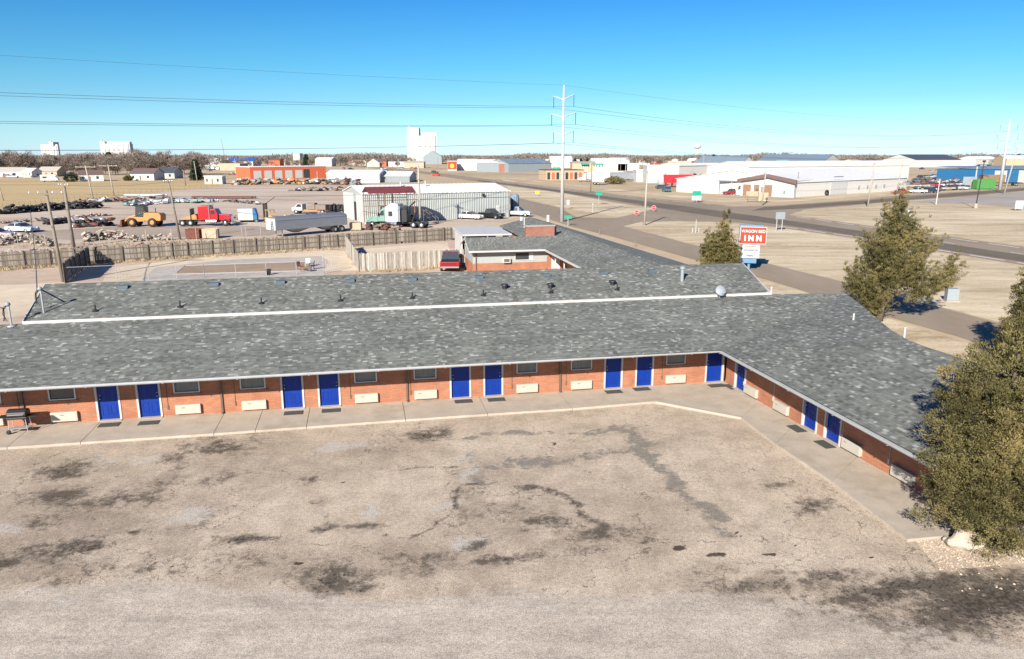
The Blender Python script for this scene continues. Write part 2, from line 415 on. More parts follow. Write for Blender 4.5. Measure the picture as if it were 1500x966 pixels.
poly_sheet('dry_field', [(-160,262),(250,263.5),(310,266),(330,274),(250,281),(175,287),(100,297),(0,312),(-160,335)], -.026, GM['golden'], 1.2)
poly_sheet('yard', [(-200,330),(0,313),(100,298),(180,287),(330,273),(520,271),(760,290),(780,312),(720,330),(680,352),(490,362),(172,383),(-200,408)], -.022, GM['yard'], 1.0)
poly_sheet('yard_lane', [(-200,352),(0,342),(160,333),(330,330),(420,334),(400,345),(240,348),(0,353),(-200,372)], -.018, ground_mat('lane_dirt', (.27,.215,.165), (.335,.275,.215), (.39,.325,.26), .06, .5, .12), .8)
poly_sheet('motel_court', [(-260,410),(0,395),(172,383),(490,363.5),(660,352),(760,330),(830,333),(1020,392),(1060,430),(700,430),(-260,560)], -.014, GM['court'], .4)
poly_sheet('path', [(-260,436),(0,418),(80,414),(40,462),(-260,500)], -.010, GM['lightdirt'], .5)
poly_sheet('court_grass', [(170,392),(300,377),(480,366),(503,368),(524,396),(470,399),(478,380),(300,386),(225,410),(150,412)], -.0095, GM['lightdirt'], .4)
poly_sheet('fenced_yard', [(506,367),(655,355),(668,390),(527,397)], -.010, GM['lightdirt'], .2)
poly_sheet('pool_deck', [(228,392),(330,381),(470,375),(480,382),(474,406),(200,416)], -.006, GM['deck'], .05)
poly_sheet('pool_fill', [(268,390),(452,383.5),(450,396),(258,401)], -.002, GM['poolfill'], .05)
mb = MB()
for a, b in (((255,402),(455,396.5)), ((255,402),(270,389.5)), ((270,389.5),(455,383))):
    p, q = G(*a), G(*b); d = q-p; mb.cbox((p.x+q.x)/2, (p.y+q.y)/2, .012, d.length, .16, .03, math.atan2(d.y, d.x))
struct('pool_kerb', mb, M['trim'])
# verges of bleached grass between the roads
poly_sheet('verge_grass', [(735,262),(752,287),(830,306),(905,318),(968,311),(962,305),(900,297),(820,281)], -.020, GM['grass'], .5)
poly_sheet('field_grass', [(914,332),(940,325),(996,324),(1060,327),(1140,334),(1260,352),(1500,390),(1800,437),(1800,560),(1500,482),(1240,414),(1124,386),(1038,364)], -.020, GM['grass'], .5)
poly_sheet('corner_grass', [(1156,315),(1180,307),(1260,304),(1320,300),(1500,307),(1750,322),(1750,400),(1500,361),(1260,329)], -.020, GM['grass'], .6)
poly_sheet('far_verge_grass', [(720,258),(900,280),(1060,297),(1150,296),(1300,286),(1290,281),(1160,293),(1000,287),(880,275),(760,262)], -.020, GM['grass'], .6)
poly_sheet('roadside_grass', [(1120,412),(1176,428),(1400,497),(1560,545),(1640,640),(1400,660),(1290,500),(1200,440),(1100,425)], -.018, GM['grass'], .3)
# roads
poly_sheet('highway', [(480,239),(600,248.5),(700,261),(790,271.5),(900,284.5),(1000,295),(1060,301),(1100,306),(1156,315),(1260,329.5),(1500,362),(1900,420),
                       (1900,462),(1500,388.5),(1260,350),(1140,333),(1060,324),(1000,317),(960,305.5),(900,297),(830,284),(700,266.5),(590,250.5),(480,240.5)], -.012, GM['road'], .15, 6)
poly_sheet('highway_lane', [(700,264),(800,276),(900,289.5),(1000,302),(1080,313),(1160,324),(1260,338.5),(1500,374),(1900,438),(1900,453),(1500,384),(1260,346.5),(1150,330),(1060,319.5),(1000,310.5),(900,294),(800,279),(700,265.6)], -.008, GM['track'], .15, 6)
poly_sheet('side_road', [(960,306),(1060,303),(1150,300.5),(1260,292.5),(1300,288),(1393,282),(1447,278.7),(1500,274.7),(1700,262),(1700,268),(1500,280),(1420,288),(1320,294),(1240,302),(1180,306.5),(1156,314.5),(1060,325),(996,324),(940,325),(914,331),(880,324),(905,319)], -.0105, GM['road'], .15, 6)
poly_sheet('side_road_lane', [(1120,303.5),(1260,294.5),(1393,283.6),(1500,276),(1700,263),(1700,266),(1500,279.3),(1393,288.5),(1260,299),(1160,306.5),(1100,309)], -.007, GM['track'], .15, 6)
poly_sheet('concrete_apron', [(1330,296.3),(1420,288.5),(1500,281),(1700,268),(1750,318),(1500,305),(1420,298),(1340,297.5)], -.0105, GM['apron'], .1, 6)
poly_sheet('frontage_road', [(700,276),(748,287.5),(820,305),(845,318.5),(880,319),(905,319.5),(914,332),(1000,355),(1038,364.5),(1124,386.5),(1240,414),(1456,472),(1700,540),(1700,590),(1400,492),(1240,446),(1128,411),(1015,380),(905,349),(837,332),(818,326),(760,307),(748,300),(700,284)], -.009, GM['road'], .12, 5)
mb = MB()
def dashes(pts, w, dash, gap, z=-.003):
    P_ = [G(u, v, z) for u, v in pts]; pos = 0.0; seg = []
    for a, b in zip(P_[:-1], P_[1:]):
        L = (b-a).length; d = (b-a)/L; s = 0
        while s < L:
            e = min(s+dash, L); p, q = a+d*s, a+d*e; n = Vector((-d.y, d.x, 0))*w/2
            mb.add([p-n, q-n, q+n, p+n], [(0,1,2,3)]); s += dash+gap
dashes([(1166,317.5),(1260,331),(1500,364),(1900,423)], .28, 5.0, 1.6)
dashes([(1140,331.5),(1260,348.2),(1500,386.2),(1900,457)], .28, 5.0, 1.6)
dashes([(1060,302.6),(1150,301.6)], .2, 6, 1)
dashes([(720,264.5),(900,285.8),(1000,296.3),(1040,300)], .25, 6, 2)
dashes([(1290,341.2),(1500,372.5)], .16, 3, 9)
struct('road_marking', mb, GM['line'], fixn=False)
# ---------------------------------------------------------------- the car park: one fine sheet, wear and stains stored on it
def lot():
    xs = np.arange(-46, 26.01, .17); ys = np.arange(4, 34.6, .17)
    X, Y = np.meshgrid(xs, ys); nx, ny = len(xs), len(ys)
    Z = np.zeros_like(X)
    zc = Y*math.cos(P) + H*math.sin(P); yc = Y*math.sin(P) - H*math.cos(P)
    U = CU + F*X/zc; V = CV - F*yc/zc
    def fract(scale, seed):
        r_ = np.random.default_rng(seed); out = np.zeros_like(X); amp = 1.0
        for o_ in range(4):
            c = scale/2**o_; gx = (X-xs[0])/c; gy = (Y-ys[0])/c
            gr_ = r_.uniform(-1, 1, (int(gy.max())+3, int(gx.max())+3)); ix = gx.astype(int); iy = gy.astype(int); fx = gx-ix; fy = gy-iy
            fx = fx*fx*(3-2*fx); fy = fy*fy*(3-2*fy)
            out += amp*((gr_[iy,ix]*(1-fx)+gr_[iy,ix+1]*fx)*(1-fy) + (gr_[iy+1,ix]*(1-fx)+gr_[iy+1,ix+1]*fx)*fy); amp *= .6
        return out
    U0, V0 = U, V; U = U + 11*fract(2.4, 1) + 4*fract(.7, 3); V = V + 5.0*fract(2.4, 2) + 2.2*fract(.7, 4)
    dark = np.zeros_like(X); lite = np.zeros_like(X); oil = np.zeros_like(X)
    def ell(A, u, v, ru, rv, s, tilt=-.10):
        q = ((U-u)/ru)**2 + ((V-v-tilt*(U-u))/rv)**2
        np.maximum(A, s*np.exp(-q*.75), out=A)
    def line(A, pts, w, s):
        for (u0,v0),(u1,v1) in zip(pts[:-1], pts[1:]):
            dx, dy = u1-u0, (v1-v0)*2.4
            t = np.clip(((U-u0)*dx + (V-v0)*2.4*dy)/(dx*dx+dy*dy), 0, 1)
            q = ((U-u0-t*dx)**2 + ((V-v0)*2.4-t*dy)**2)/(w*w)
            np.maximum(A, s*np.exp(-q), out=A)
    for e in [(92,690,52,13,.8),(255,672,26,14,.6),(318,655,60,15,.75),(83,725,48,13,.75),(163,731,95,11,.65),(64,763,34,13,.6),(298,762,17,12,.55),
              (100,808,64,17,.85),(142,803,22,7,1),(8,823,34,13,.85),(197,777,10,4,1),(345,795,40,7,.9),(380,820,18,5,.6),(484,848,52,24,.85),(500,866,46,9,.7),
              (616,636,40,11,.85),(700,725,34,12,.55),(804,764,46,12,.75),(874,778,52,17,.7),(740,820,80,8,.75),(616,820,56,17,.6),(700,795,26,8,.8),(536,775,34,6,.55),
              (468,776,18,5,.8),(458,706,13,5,.85),(464,738,16,5,.6),(1186,741,38,14,.75),(1140,713,24,6,.55),(1115,850,90,14,.62),(1207,842,44,10,.85),(913,778,44,9,.55),(934,801,9,4,.9),
              (230,836,250,16,.42),(560,838,120,20,.4),(1300,866,120,22,.9),(1450,884,150,44,1.0),(1380,856,100,18,.85),(690,606,20,3,.6),(1045,838,60,10,.4),(300,705,120,12,.35),(700,760,90,20,.35),(850,800,120,14,.4)]:
        ell(dark, *e)
    line(dark, [(592,788),(624,772),(664,740),(676,716)], 4, .85); line(dark, [(592,788),(560,786)], 4, .7)
    line(dark, [(760,716),(816,719),(852,736),(872,756),(900,782)], 9, .75); line(dark, [(690,712),(730,709)], 7, .7); line(dark, [(752,724),(764,750)], 7, .55)
    line(dark, [(560,692),(680,684)], 3, .6); line(dark, [(480,756),(468,776)], 3, .7)
    for e in [(212,672,34,9,.8),(150,678,22,10,.6),(10,775,36,9,.7),(276,750,40,16,.75),(495,656,46,7,.8),(530,653,16,6,.7),(640,741,28,7,.8),(544,752,15,14,.85),(536,784,14,8,.5),
              (690,792,42,12,.85),(688,672,12,10,.8),(694,694,10,14,.9),(98,880,20,7,.7),(700,876,90,6,.5),(380,668,30,7,.5),(1000,628,20,4,.4)]:
        ell(lite, *e)
    line(lite, [(560,893),(640,880),(720,880),(800,893),(900,915)], 9, .55)
    grey = np.zeros_like(X)
    line(grey, [(640,642),(700,641),(800,631),(880,628),(915,628)], 9, .8); line(grey, [(716,686),(784,676),(850,669),(934,661)], 15, .75)
    line(grey, [(905,627),(922,630),(940,655),(963,686),(1005,724),(1039,753),(1056,790)], 17, .9); line(grey, [(688,668),(694,694),(712,706)], 12, .6)
    for e in [(770,680,20,8,.7),(880,668,26,6,.6),(955,690,22,8,.5),(1000,740,16,8,.5)]: ell(grey, *e)
    for e in [(1045,818,14,4.5,1.1),(991,808,12,4.5,1.0),(1067,787,6,3,1.1),(1117,815,8,3.5,1.2),(447,706,3,2,1),(508,711,4,2,1),(803,646,4,2,1),(1155,798,4,3,.9),(1276,815,6,2,.9),(1075,784,4,2,.9),(430,827,5,3,1.1),(252,828,6,2.5,1)]:
        ell(oil, *e)
    worn = np.zeros_like(X)
    for e in [(120,760,190,75,.9),(330,690,170,45,.7),(60,820,160,30,.9),(420,830,170,26,.8),(640,810,150,30,.8),(740,760,120,50,.8),(860,790,120,36,.8),(600,650,90,20,.5),(1180,745,70,30,.5),(1180,850,150,22,.8),(1400,885,230,50,.8),(960,720,50,70,.35)]:
        ell(worn, *e)
    # band of loose pale gravel nearest the viewer
    U, V = U0 + 20*fract(4, 6), V0 + 9*fract(3.5, 7)
    edge = np.interp(U, [-400,0,200,430,560,700,760,900,1000,1130,1250,1400,1500,1800], [905,872,846,866,884,868,862,868,872,876,893,925,948,1010])
    grav = np.clip((V-edge)/26+.5, 0, 1)
    me = bpy.data.meshes.new('car_park')
    co = np.stack([X, Y, Z], -1).reshape(-1, 3).astype(np.float32)
    idx = np.arange(nx*ny).reshape(ny, nx)
    q = np.stack([idx[:-1,:-1], idx[:-1,1:], idx[1:,1:], idx[1:,:-1]], -1).reshape(-1, 4)
    me.vertices.add(len(co)); me.vertices.foreach_set('co', co.ravel())
    me.loops.add(q.size); me.loops.foreach_set('vertex_index', q.ravel().astype(np.int32))
    me.polygons.add(len(q)); me.polygons.foreach_set('loop_start', np.arange(0, q.size, 4, dtype=np.int32))
    me.update(); me.validate()
    for nm, A in (('worn', worn), ('dark', dark), ('lite', lite), ('grey', grey), ('oil', oil), ('grav', grav)):
        at = me.attributes.new(nm, 'FLOAT', 'POINT'); at.data.foreach_set('value', A.ravel().astype(np.float32))
    m, t, b = mat0('worn_car_park')
    g = objco(t)
    at = {k: t.new('ShaderNodeAttribute', attribute_name=k).outputs['Fac'] for k in ('worn','dark','lite','grey','oil','grav')}
    n0 = t.noise(g, .16, 6, .6); n1 = t.noise(g, 1.3, 6, .68); n2 = t.noise(g, 7, 5, .72); n3 = t.noise(g, 28, 3, .7)
    base = t.ramp(n0, [(.32, (.365,.295,.218)), (.5, (.44,.36,.27)), (.68, (.51,.424,.325))])
    base = t.mix(.9, base, t.ramp(n1, [(.28, .74), (.5, 1.0), (.72, 1.16)]), 'MULTIPLY')
    n4 = t.noise(g, .45, 5, .7); base = t.mix(.8, base, t.ramp(n4, [(.3, (.76,.74,.72)), (.5, (1,1,1)), (.7, (1.1,1.1,1.1))]), 'MULTIPLY')
    gr = t.ramp(n1, [(.34, (.375,.32,.256)), (.66, (.485,.418,.336))])
    tr = t.noise(mapped(t, g, (.25, 1.5, 1)), 1.1, 6, .7); gr = t.mix(1, gr, t.ramp(tr, [(.34, .82), (.5, 1.0), (.66, 1.14)]), 'MULTIPLY')
    gk = t.math('ADD', at['grav'], t.math('MULTIPLY', t.math('SUBTRACT', n1, .5), 1.1)); gk = t.mapr(gk, .3, .75)
    base = t.mix(gk, base, gr)
    n5 = t.noise(g, 2.6, 9, .74); n6 = t.noise(g, .8, 7, .7)
    nn = t.mapr(t.math('ADD', t.math('MULTIPLY', n5, .55), t.math('MULTIPLY', n6, .45)), .36, .64)
    wk = t.mapr(t.math('ADD', at['worn'], t.math('MULTIPLY', t.math('SUBTRACT', nn, .5), 1.1)), .25, 1.0)
    base = t.mix(t.math('MULTIPLY', wk, .62), base, (.185,.148,.108))
    def msk(a, lo, hi, amp): 
        return t.mapr(t.math('ADD', a, t.math('MULTIPLY', t.math('MULTIPLY', t.math('SUBTRACT', nn, .5), amp), t.mapr(a, 0, .3))), lo, hi)
    base = t.mix(t.math('MULTIPLY', msk(at['lite'], .42, .62, .9), .7), base, (.44,.405,.35))
    base = t.mix(t.math('MULTIPLY', msk(at['grey'], .40, .80, 1.5), .85), base, (.188,.17,.138))
    base = t.mix(t.math('MULTIPLY', msk(at['dark'], .30, .78, 1.15), .86), base, (.085,.069,.052))
    pit = t.mapr(t.math('ADD', at['dark'], t.math('MULTIPLY', t.math('SUBTRACT', t.mapr(n2, .36, .64), .5), 1.0)), .86, 1.0)
    base = t.mix(t.math('MULTIPLY', pit, .85), base, (.034,.028,.022))
    base = t.mix(t.math('MULTIPLY', msk(at['oil'], .50, .66, .55), .9), base, (.035,.026,.018))
    # cracks
    wv = t.new('ShaderNodeVectorMath', operation='ADD'); t.link(g, wv.inputs[0])
    sc = t.new('ShaderNodeVectorMath', operation='SCALE'); t.link(t.noise(g, .9, 4, .65, out=1), sc.inputs[0]); sc.inputs['Scale'].default_value = 1.7; t.link(sc.outputs[0], wv.inputs[1])
    def crack(scale, w):
        vo = t.new('ShaderNodeTexVoronoi', feature='DISTANCE_TO_EDGE'); vo.inputs['Scale'].default_value = scale; t.link(wv.outputs[0], vo.inputs['Vector'])
        return t.math('LESS_THAN', vo.outputs['Distance'], w)
    cm = t.math('MULTIPLY', crack(.17, .0035), t.math('GREATER_THAN', n1, .50))
    cm2 = t.math('MULTIPLY', crack(.75, .011), t.math('GREATER_THAN', t.math('ADD', n0, t.math('MULTIPLY', at['dark'], .4)), .60))
    ck = t.math('MULTIPLY', t.math('MAXIMUM', cm, cm2), t.math('SUBTRACT', 1, gk))
    base = t.mix(t.math('MULTIPLY', ck, .62), base, (.09,.072,.055))
    base = t.mix(1, base, t.ramp(n2, [(.36, .80), (.5, 1.0), (.64, 1.15)]), 'MULTIPLY')
    # aggregate and loose chips
    base = t.mix(1, base, t.ramp(n3, [(.36, .66), (.5, 1.0), (.64, 1.32)]), 'MULTIPLY')
    vo = t.new('ShaderNodeTexVoronoi'); vo.inputs['Scale'].default_value = 5.0; t.link(g, vo.inputs['Vector'])
    chip = t.math('MULTIPLY', t.math('LESS_THAN', vo.outputs['Distance'], .14), t.math('GREATER_THAN', n2, .56))
    base = t.mix(t.math('MULTIPLY', chip, .55), base, (.60,.54,.46))
    t.link(base, b.inputs['Base Color']); b.inputs['Roughness'].default_value = .93; b.inputs['Specular IOR Level'].default_value = .2
    bp = t.new('ShaderNodeBump'); bp.inputs['Strength'].default_value = .55; bp.inputs['Distance'].default_value = .03
    hgt = t.math('ADD', t.math('MULTIPLY', n2, .6), t.math('ADD', t.math('MULTIPLY', n3, .3), t.math('MULTIPLY', ck, -.4)))
    t.link(hgt, bp.inputs['Height']); t.link(bp.outputs[0], b.inputs['Normal'])
    me.materials.append(m)
    o = bpy.data.objects.new('car_park', me); COL.objects.link(o); o['kind'] = 'structure'
lot()
# ---------------------------------------------------------------- the motel
A1 = R(11.356); E1 = Vector((math.cos(A1), math.sin(A1), 0)); N1 = Vector((-math.sin(A1), math.cos(A1), 0)); W0 = Vector((-6.044, 34.173, 0))
A2 = R(-76.0); E2 = Vector((math.cos(A2), math.sin(A2), 0)); N2 = Vector((-E2.y, E2.x, 0)); C2 = Vector((11.22, 37.45, 0))
def L1(s, t, z=0): return W0 + E1*s + N1*t + Vector((0,0,z))
def L2(s, t, z=0): return C2 + E2*s + N2*t + Vector((0,0,z))
def loc1(p): d = Vector(p)-W0; return d.dot(E1), d.dot(N1)
def loc2(p): d = Vector(p)-C2; return d.dot(E2), d.dot(N2)
def onwall(u, v, Q, E, N):
    d = Vector(ray(u, v)); c = Vector((0,0,H)); k = (Vector(Q)-c).dot(N)/d.dot(N); p = c + d*k
    return (p-Vector(Q)).dot(E), p.z
def onplane(u, v, p0, n):
    d = Vector(ray(u, v)); c = Vector((0,0,H)); k = (Vector(p0)-c).dot(Vector(n))/d.dot(Vector(n)); return c + d*k
s1 = lambda u, v: onwall(u, v, W0, E1, N1)[0]
s2 = lambda u, v: onwall(u, v, C2, E2, N2)[0]
motel = thing('motel_building', 'long low orange brick motel with blue doors and grey shingle roof', 'motel', tuple(W0), A1)
WZ = .10
SC = (C2-W0).dot(E1)          # inner corner along the front wall
def wall_cells(mb, s0, s1_, z0, z1, ops, th):
    xs = sorted({s0, s1_, *[o[0] for o in ops], *[o[1] for o in ops]})
    for a, b in zip(xs[:-1], xs[1:]):
        cuts = sorted([(o[2], o[3]) for o in ops if o[0] <= a+1e-6 and o[1] >= b-1e-6]); z = z0
        for c in cuts:
            if c[0] > z+1e-4: mb.box(a, 0, z, b, th, c[0])
            z = c[1]
        if z < z1-1e-4: mb.box(a, 0, z, b, th, z1)
    return mb
fd = [(s1(a,616), s1(b,614)) for a, b in ((146.7,176.7),(206.7,236.7),(417.3,445.2),(470.7,498.3),(662.3,688.3),(711,735),(885,907.5),(930,952))]
per = 7.83
fd = [(a-per, b-per) for a, b in fd[:2]] + fd + [(s1(1034,560.5), s1(1056.5,558.5))]
fw = [(s1(a,584), s1(b,583)) for a, b in ((71.4,111.8),)] + [(s1(254.5,577), s1(293.5,575)), (s1(352,571), s1(389.5,569)), (s1(519,561), s1(552.5,559.5)), (s1(606,555.5), s1(639.5,554)), (s1(756.5,547), s1(787,545.5)), (s1(836,542.5), s1(867,541)), (s1(975.5,533), s1(1004,531.5))]
fw = [(fw[0][0]-2.98, fw[0][1]-2.98), *fw]; fw = [(fw[1][0]-per, fw[1][1]-per), *fw]
fac = [((a+b)/2, ) for a, b in fw]
ZS, ZT = 1.17, 2.02
def door_at(parent, sa, sb, Q=None, rz=None, num=None, hs=1):
    off = Vector((0,0,0)) if Q is None else Q
    mb = MB(); mb.box(sa+.005, .07, WZ+.03, sb-.005, .115, WZ+2.05)
    o = mb.build('door', M['door'], parent, bevel=.006, loc=off, rz=rz)
    pm = MB()
    w = sb-sa
    for px in (.14, .56):
        for (z0, z1) in ((.22,.72), (.85,1.45), (1.56,1.86)):
            x0 = sa+w*px; x1 = x0+w*.30; zz = WZ
            pm.box(x0, .058, zz+z0, x1, .068, zz+z0+.03); pm.box(x0, .058, zz+z1-.03, x1, .068, zz+z1)
            pm.box(x0, .058, zz+z0+.032, x0+.03, .068, zz+z1-.032); pm.box(x1-.03, .058, zz+z0+.032, x1, .068, zz+z1-.032)
    pm.build('moulding', M['door'], o)
    h = MB(); hx = (sb-.09) if hs > 0 else (sa+.09)
    h.lathe([(.0,-.05),(.032,-.045),(.03,-.02),(.012,-.01),(.012,.012)], (hx, .058, WZ+1.0), 10, 'Y'); h.build('handle', M['steel'], o, smooth=True); h = MB(); h.lathe([(0,-.02),(.025,-.018),(.025,.012)], (hx, .058, WZ+1.16), 10, 'Y'); h.build('deadbolt', M['steel'], o, smooth=True)
    fr = MB()
    fr.box(sa-.085, -.035, WZ, sa, .13, WZ+2.14); fr.box(sb, -.035, WZ, sb+.085, .13, WZ+2.14); fr.box(sa, -.035, WZ+2.056, sb, .13, WZ+2.14)
    fr.build('door_frame', M['jamb'] if False else M['trim'], o, bevel=.004)
    th = MB(); th.box(sa-.08, -.16, WZ+.002, sb+.08, .10, WZ+.028); th.build('threshold', M['kerb'], o)
    if num:
        lettering(num, .13, M['white'], o, ((sa+sb)/2, .064, WZ+1.70), .004, name='room_number', depth=.004)
    return o
def window_at(parent, sa, sb, Q=None, rz=None, curt=True):
    off = Vector((0,0,0)) if Q is None else Q
    mb = MB(); w = .06
    mb.box(sa, -.03, ZS, sb, .09, ZS+w); mb.box(sa, -.03, ZT-w, sb, .09, ZT); mb.box(sa, -.03, ZS+w, sa+w, .09, ZT-w); mb.box(sb-w, -.03, ZS+w, sb, .09, ZT-w)
    mb.box(sa+w, .0, (ZS+ZT)/2+.10, sb-w, .07, (ZS+ZT)/2+.14)
    o = mb.build('window', M['steel'], parent, bevel=.004, loc=off, rz=rz)
    g = MB(); g.box(sa+w, .045, ZS+w, sb-w, .055, ZT-w); g.build('pane', M['curtain'] if curt else M['glass'], o)
    si = MB(); si.box(sa-.05, -.075, ZS-.07, sb+.05, .06, ZS-.004); si.build('sill', M['brick'], o)
    return o
def ac_at(parent, sm, Q=None, rz=None, w=1.09):
    off = Vector((0,0,0)) if Q is None else Q
    mb = MB(); mb.box(sm-w/2, -.15, WZ+.11, sm+w/2, .0, WZ+.54)
    o = mb.build('heater_cover', M['cream'], parent, bevel=.012, loc=off, rz=rz)
    f = MB(); f.box(sm-w/2+.05, -.156, WZ+.16, sm+w/2-.05, -.1505, WZ+.49); f.build('cover_panel', M['cream'], o)
    k = MB(); x = sm-w/2+.12+.3*random.random(); k.box(x, -.160, WZ+.40, x+.16, -.1565, WZ+.425); k.build('slot', M['darkpipe'], o)
    return o
ops = [(a-.085, b+.085, WZ, WZ+2.14) for a, b in fd] + [(a, b, ZS, ZT) for a, b in fw]
SL = -27.0
wall_cells(MB(), SL, SC, .0, 2.42, ops, .22).build('wall', M['brick'], motel)
nums = [None]*20
for i, (a, b) in enumerate(fd):
    door_at(motel, a, b, hs=1 if i % 2 else -1)
for i, (a, b) in enumerate(fw): window_at(motel, a, b, curt=i not in (0, 1, 2))
for (m_,) in fac: ac_at(motel, m_)
# right wing wall
rd = [(s2(1077,561.5), s2(1086,566)), (s2(1175.8,620.3), s2(1188.7,629)), (s2(1208,640.5), s2(1223.5,650))]
rd[0] = (rd[0][0], rd[0][0]+.9); rd[1] = (rd[1][0], rd[1][0]+.9); rd[2] = (rd[2][0], rd[2][0]+.9)
Q2 = Vector((loc1(C2)[0], loc1(C2)[1], 0)); RZ2 = A2-A1
rac = [(s2(1092,573.5)+s2(1111,583))/2, (s2(1135,593)+s2(1157,607))/2, (s2(1234,655)+s2(1264,675))/2, (s2(1306,697)+s2(1342,716))/2]
rw_ = [(c-.62, c+.62) for c in rac]
RE = rac[-1] + 2.6
wall_cells(MB(), 0, RE, 0, 2.36, [(a-.085, b+.085, WZ, WZ+2.14) for a, b in rd] + [(a, b, ZS+.25, ZT+.08) for a, b in rw_], .22).build('wall', M['brick'], motel, loc=Q2, rz=RZ2)
for i, (a, b) in enumerate(rd): door_at(motel, a, b, Q2, RZ2, hs=-1 if i != 2 else 1)
zs_, zt_ = ZS, ZT; ZS, ZT = ZS+.25, ZT+.08
for a, b in rw_: window_at(motel, a, b, Q2, RZ2)
ZS, ZT = zs_, zt_
for c in rac: ac_at(motel, c, Q2, RZ2)
# hidden rear and end walls so the building closes
mb = MB(); mb.box(-17.0, 18.0, 0, 22.8, 18.2, 2.6); mb.box(-17.2, 5.0, 0, -17.0, 18.2, 3.2); mb.box(22.8, 4.6, 0, 23.0, 18.0, 3.2); mb.box(SL, .23, 0, SL+.2, 4.3, 2.42)
mb.build('wall', M['brick'], motel)
mb = MB(); mb.box(RE-.2, .23, 0, RE, 4.2, 2.36); mb.box(3, 5.2, 0, RE, 5.4, 2.3); mb.build('wall', M['brick'], motel, loc=Q2, rz=RZ2)
# roofs: front slope, main slope with its back slope, right wing
m_ = .202; DO = 2.1; ZE = 2.47
STEP = .09
def zf(t): return ZE + m_*(DO+t)
def lp(v): s, t = loc1(v); return (s, t, v[2])
ue, ve = 1058, 514
p0 = L1(0, -DO, ZE); n_ = (-m_*N1.x, -m_*N1.y, 1)
Ecor = onplane(1057, 513.5, (0,0,ZE), (0,0,1))
Ptop = onplane(1237, 429, (0,0,3.78), (0,0,1))
far = [onplane(u, v, (0,0,z), (0,0,1)) for u, v, z in ((1262,447,3.8),(1286,468,3.8),(1306,484,3.8),(1330,498,3.8),(1358,509,3.8),(1390,519,3.8))]
Eend = onplane(1366, 679, (0,0,ZE), (0,0,1))
ed = (Eend-Ecor).normalized(); en = Vector((-ed.y, ed.x, 0))
sl = (Eend-Ecor).length
fo = (far[-1]-Ecor).dot(en)
Fend = Ecor + ed*(sl) + en*fo; Fend.z = 3.8
uv1 = lambda co: (co.x, co.y*1.03)
def roof_slab(mb, tops, th=.16):       # top faces with thickness below
    pass
se = loc1(Ecor)[0]
mb = MB()
F_ = [(SL-.4, -DO, ZE), lp(Ecor), lp(Ptop), (22.4, 4.42, zf(4.42)), (SL-.4, 4.42, zf(4.42))]
nseg = 1
mb.add(F_, [(0,1,2,3,4)])
# main slope and its back slope
mb.add([(-17.06, 4.43, zf(4.43)+STEP), (22.42, 4.43, zf(4.43)+STEP), (23.06, 9.0, 4.98), (-17.64, 9.0, 4.98)], [(0,1,2,3)])
mb.add([(-17.64, 9.0, 4.98), (23.06, 9.0, 4.98), (23.3, 19.4, 2.5), (-18.2, 19.4, 2.5)], [(0,1,2,3)])
# rear slope of the strip right of the main slope, and left of it
q = lp(Ptop)
mb.add([(22.44, 4.40, zf(4.42)-.01), q, (q[0]+.2, q[1]+1.3, 2.3), (23.2, 5.9, 2.3)], [(0,1,2,3)])
mb.add([(SL-.4, 4.42, zf(4.42)), (-17.1, 4.42, zf(4.42)), (-17.1, 9.5, 2.6), (SL-.4, 9.5, 2.6)], [(0,1,2,3)])
roof = mb.build('roof', M['shingle'], motel, uv=uv1, fixn=False)
for p in roof.data.polygons:
    if p.normal.z < 0: p.flip()
# right wing roof: courses run along its own eave
mb = MB(); ch = [Ptop] + far + [Fend]
cols = len(ch)
eave = []
for i, c in enumerate(ch):
    s = max(0.0, (c-Ecor).dot(ed)) if i not in (0, cols-1) else (0.0 if i == 0 else sl)
    eave.append(Ecor + ed*s)
eave[1] = Ecor + ed*(sl*.10)
for i in range(2, cols-1): eave[i] = Ecor + ed*(sl*(.10 + .9*(i-1)/(cols-2)))
vs = [lp(x) for x in eave] + [lp(x) for x in ch]
fs = [(i, i+1, cols+i+1, cols+i) for i in range(cols-1)]
back = []
for i, c in enumerate(ch):
    b = c + en*.9; b.z = 2.35; back.append(b)
vs += [lp(x) for x in back]; fs += [(cols+i, cols+i+1, 2*cols+i+1, 2*cols+i) for i in range(cols-1)]
mb.add(vs, fs)
el = Vector(lp(Ecor)); ea = RZ2
def uv2(co):
    w = L1(co.x, co.y) - Ecor
    return (w.x*ed.x + w.y*ed.y, (w.x*en.x + w.y*en.y)*1.03)
roof2 = mb.build('roof', M['shingle'], motel, uv=uv2, fixn=False)
for p in roof2.data.polygons:
    if p.normal.z < 0: p.flip()
# roof edge boards, gutters, flashing, soffits
mb = MB(); mb.box(-17.1, 4.36, zf(4.42)-.02, 22.5, 4.428, zf(4.42)+.125); fl = mb.build('flashing', M['trim'], motel)
mb = MB(); mb.tube((22.52, 4.38, 2.6), (22.52, 4.38, 4.25), .05, .05, 8); mb.build('flashing_post', M['trim'], motel)
def gutter(parent, a, b, name='gutter', mt=None):
    a = Vector(a); b = Vector(b); d = (b-a); L = d.length; rz = math.atan2(d.y, d.x)
    mb = MB(); mb.extx([(0,-.02),(0,-.15),(-.075,-.15),(-.115,-.10),(-.125,-.012),(-.11,-.012),(-.10,-.09),(-.07,-.13),(-.02,-.13),(-.02,-.02)], 0, L)
    k = 0
    while k < L: mb.box(k, -.13, -.155, k+.05, .0, -.150); k += 3.0
    o = mb.build(name, mt or M['gutter'], parent, loc=a, rz=rz); return o
gutter(motel, (SL-.4, -DO, ZE), (se+.05, -DO, ZE))
a = Vector(lp(Ecor)); b = Vector(lp(Eend)); gutter(motel, a, b)
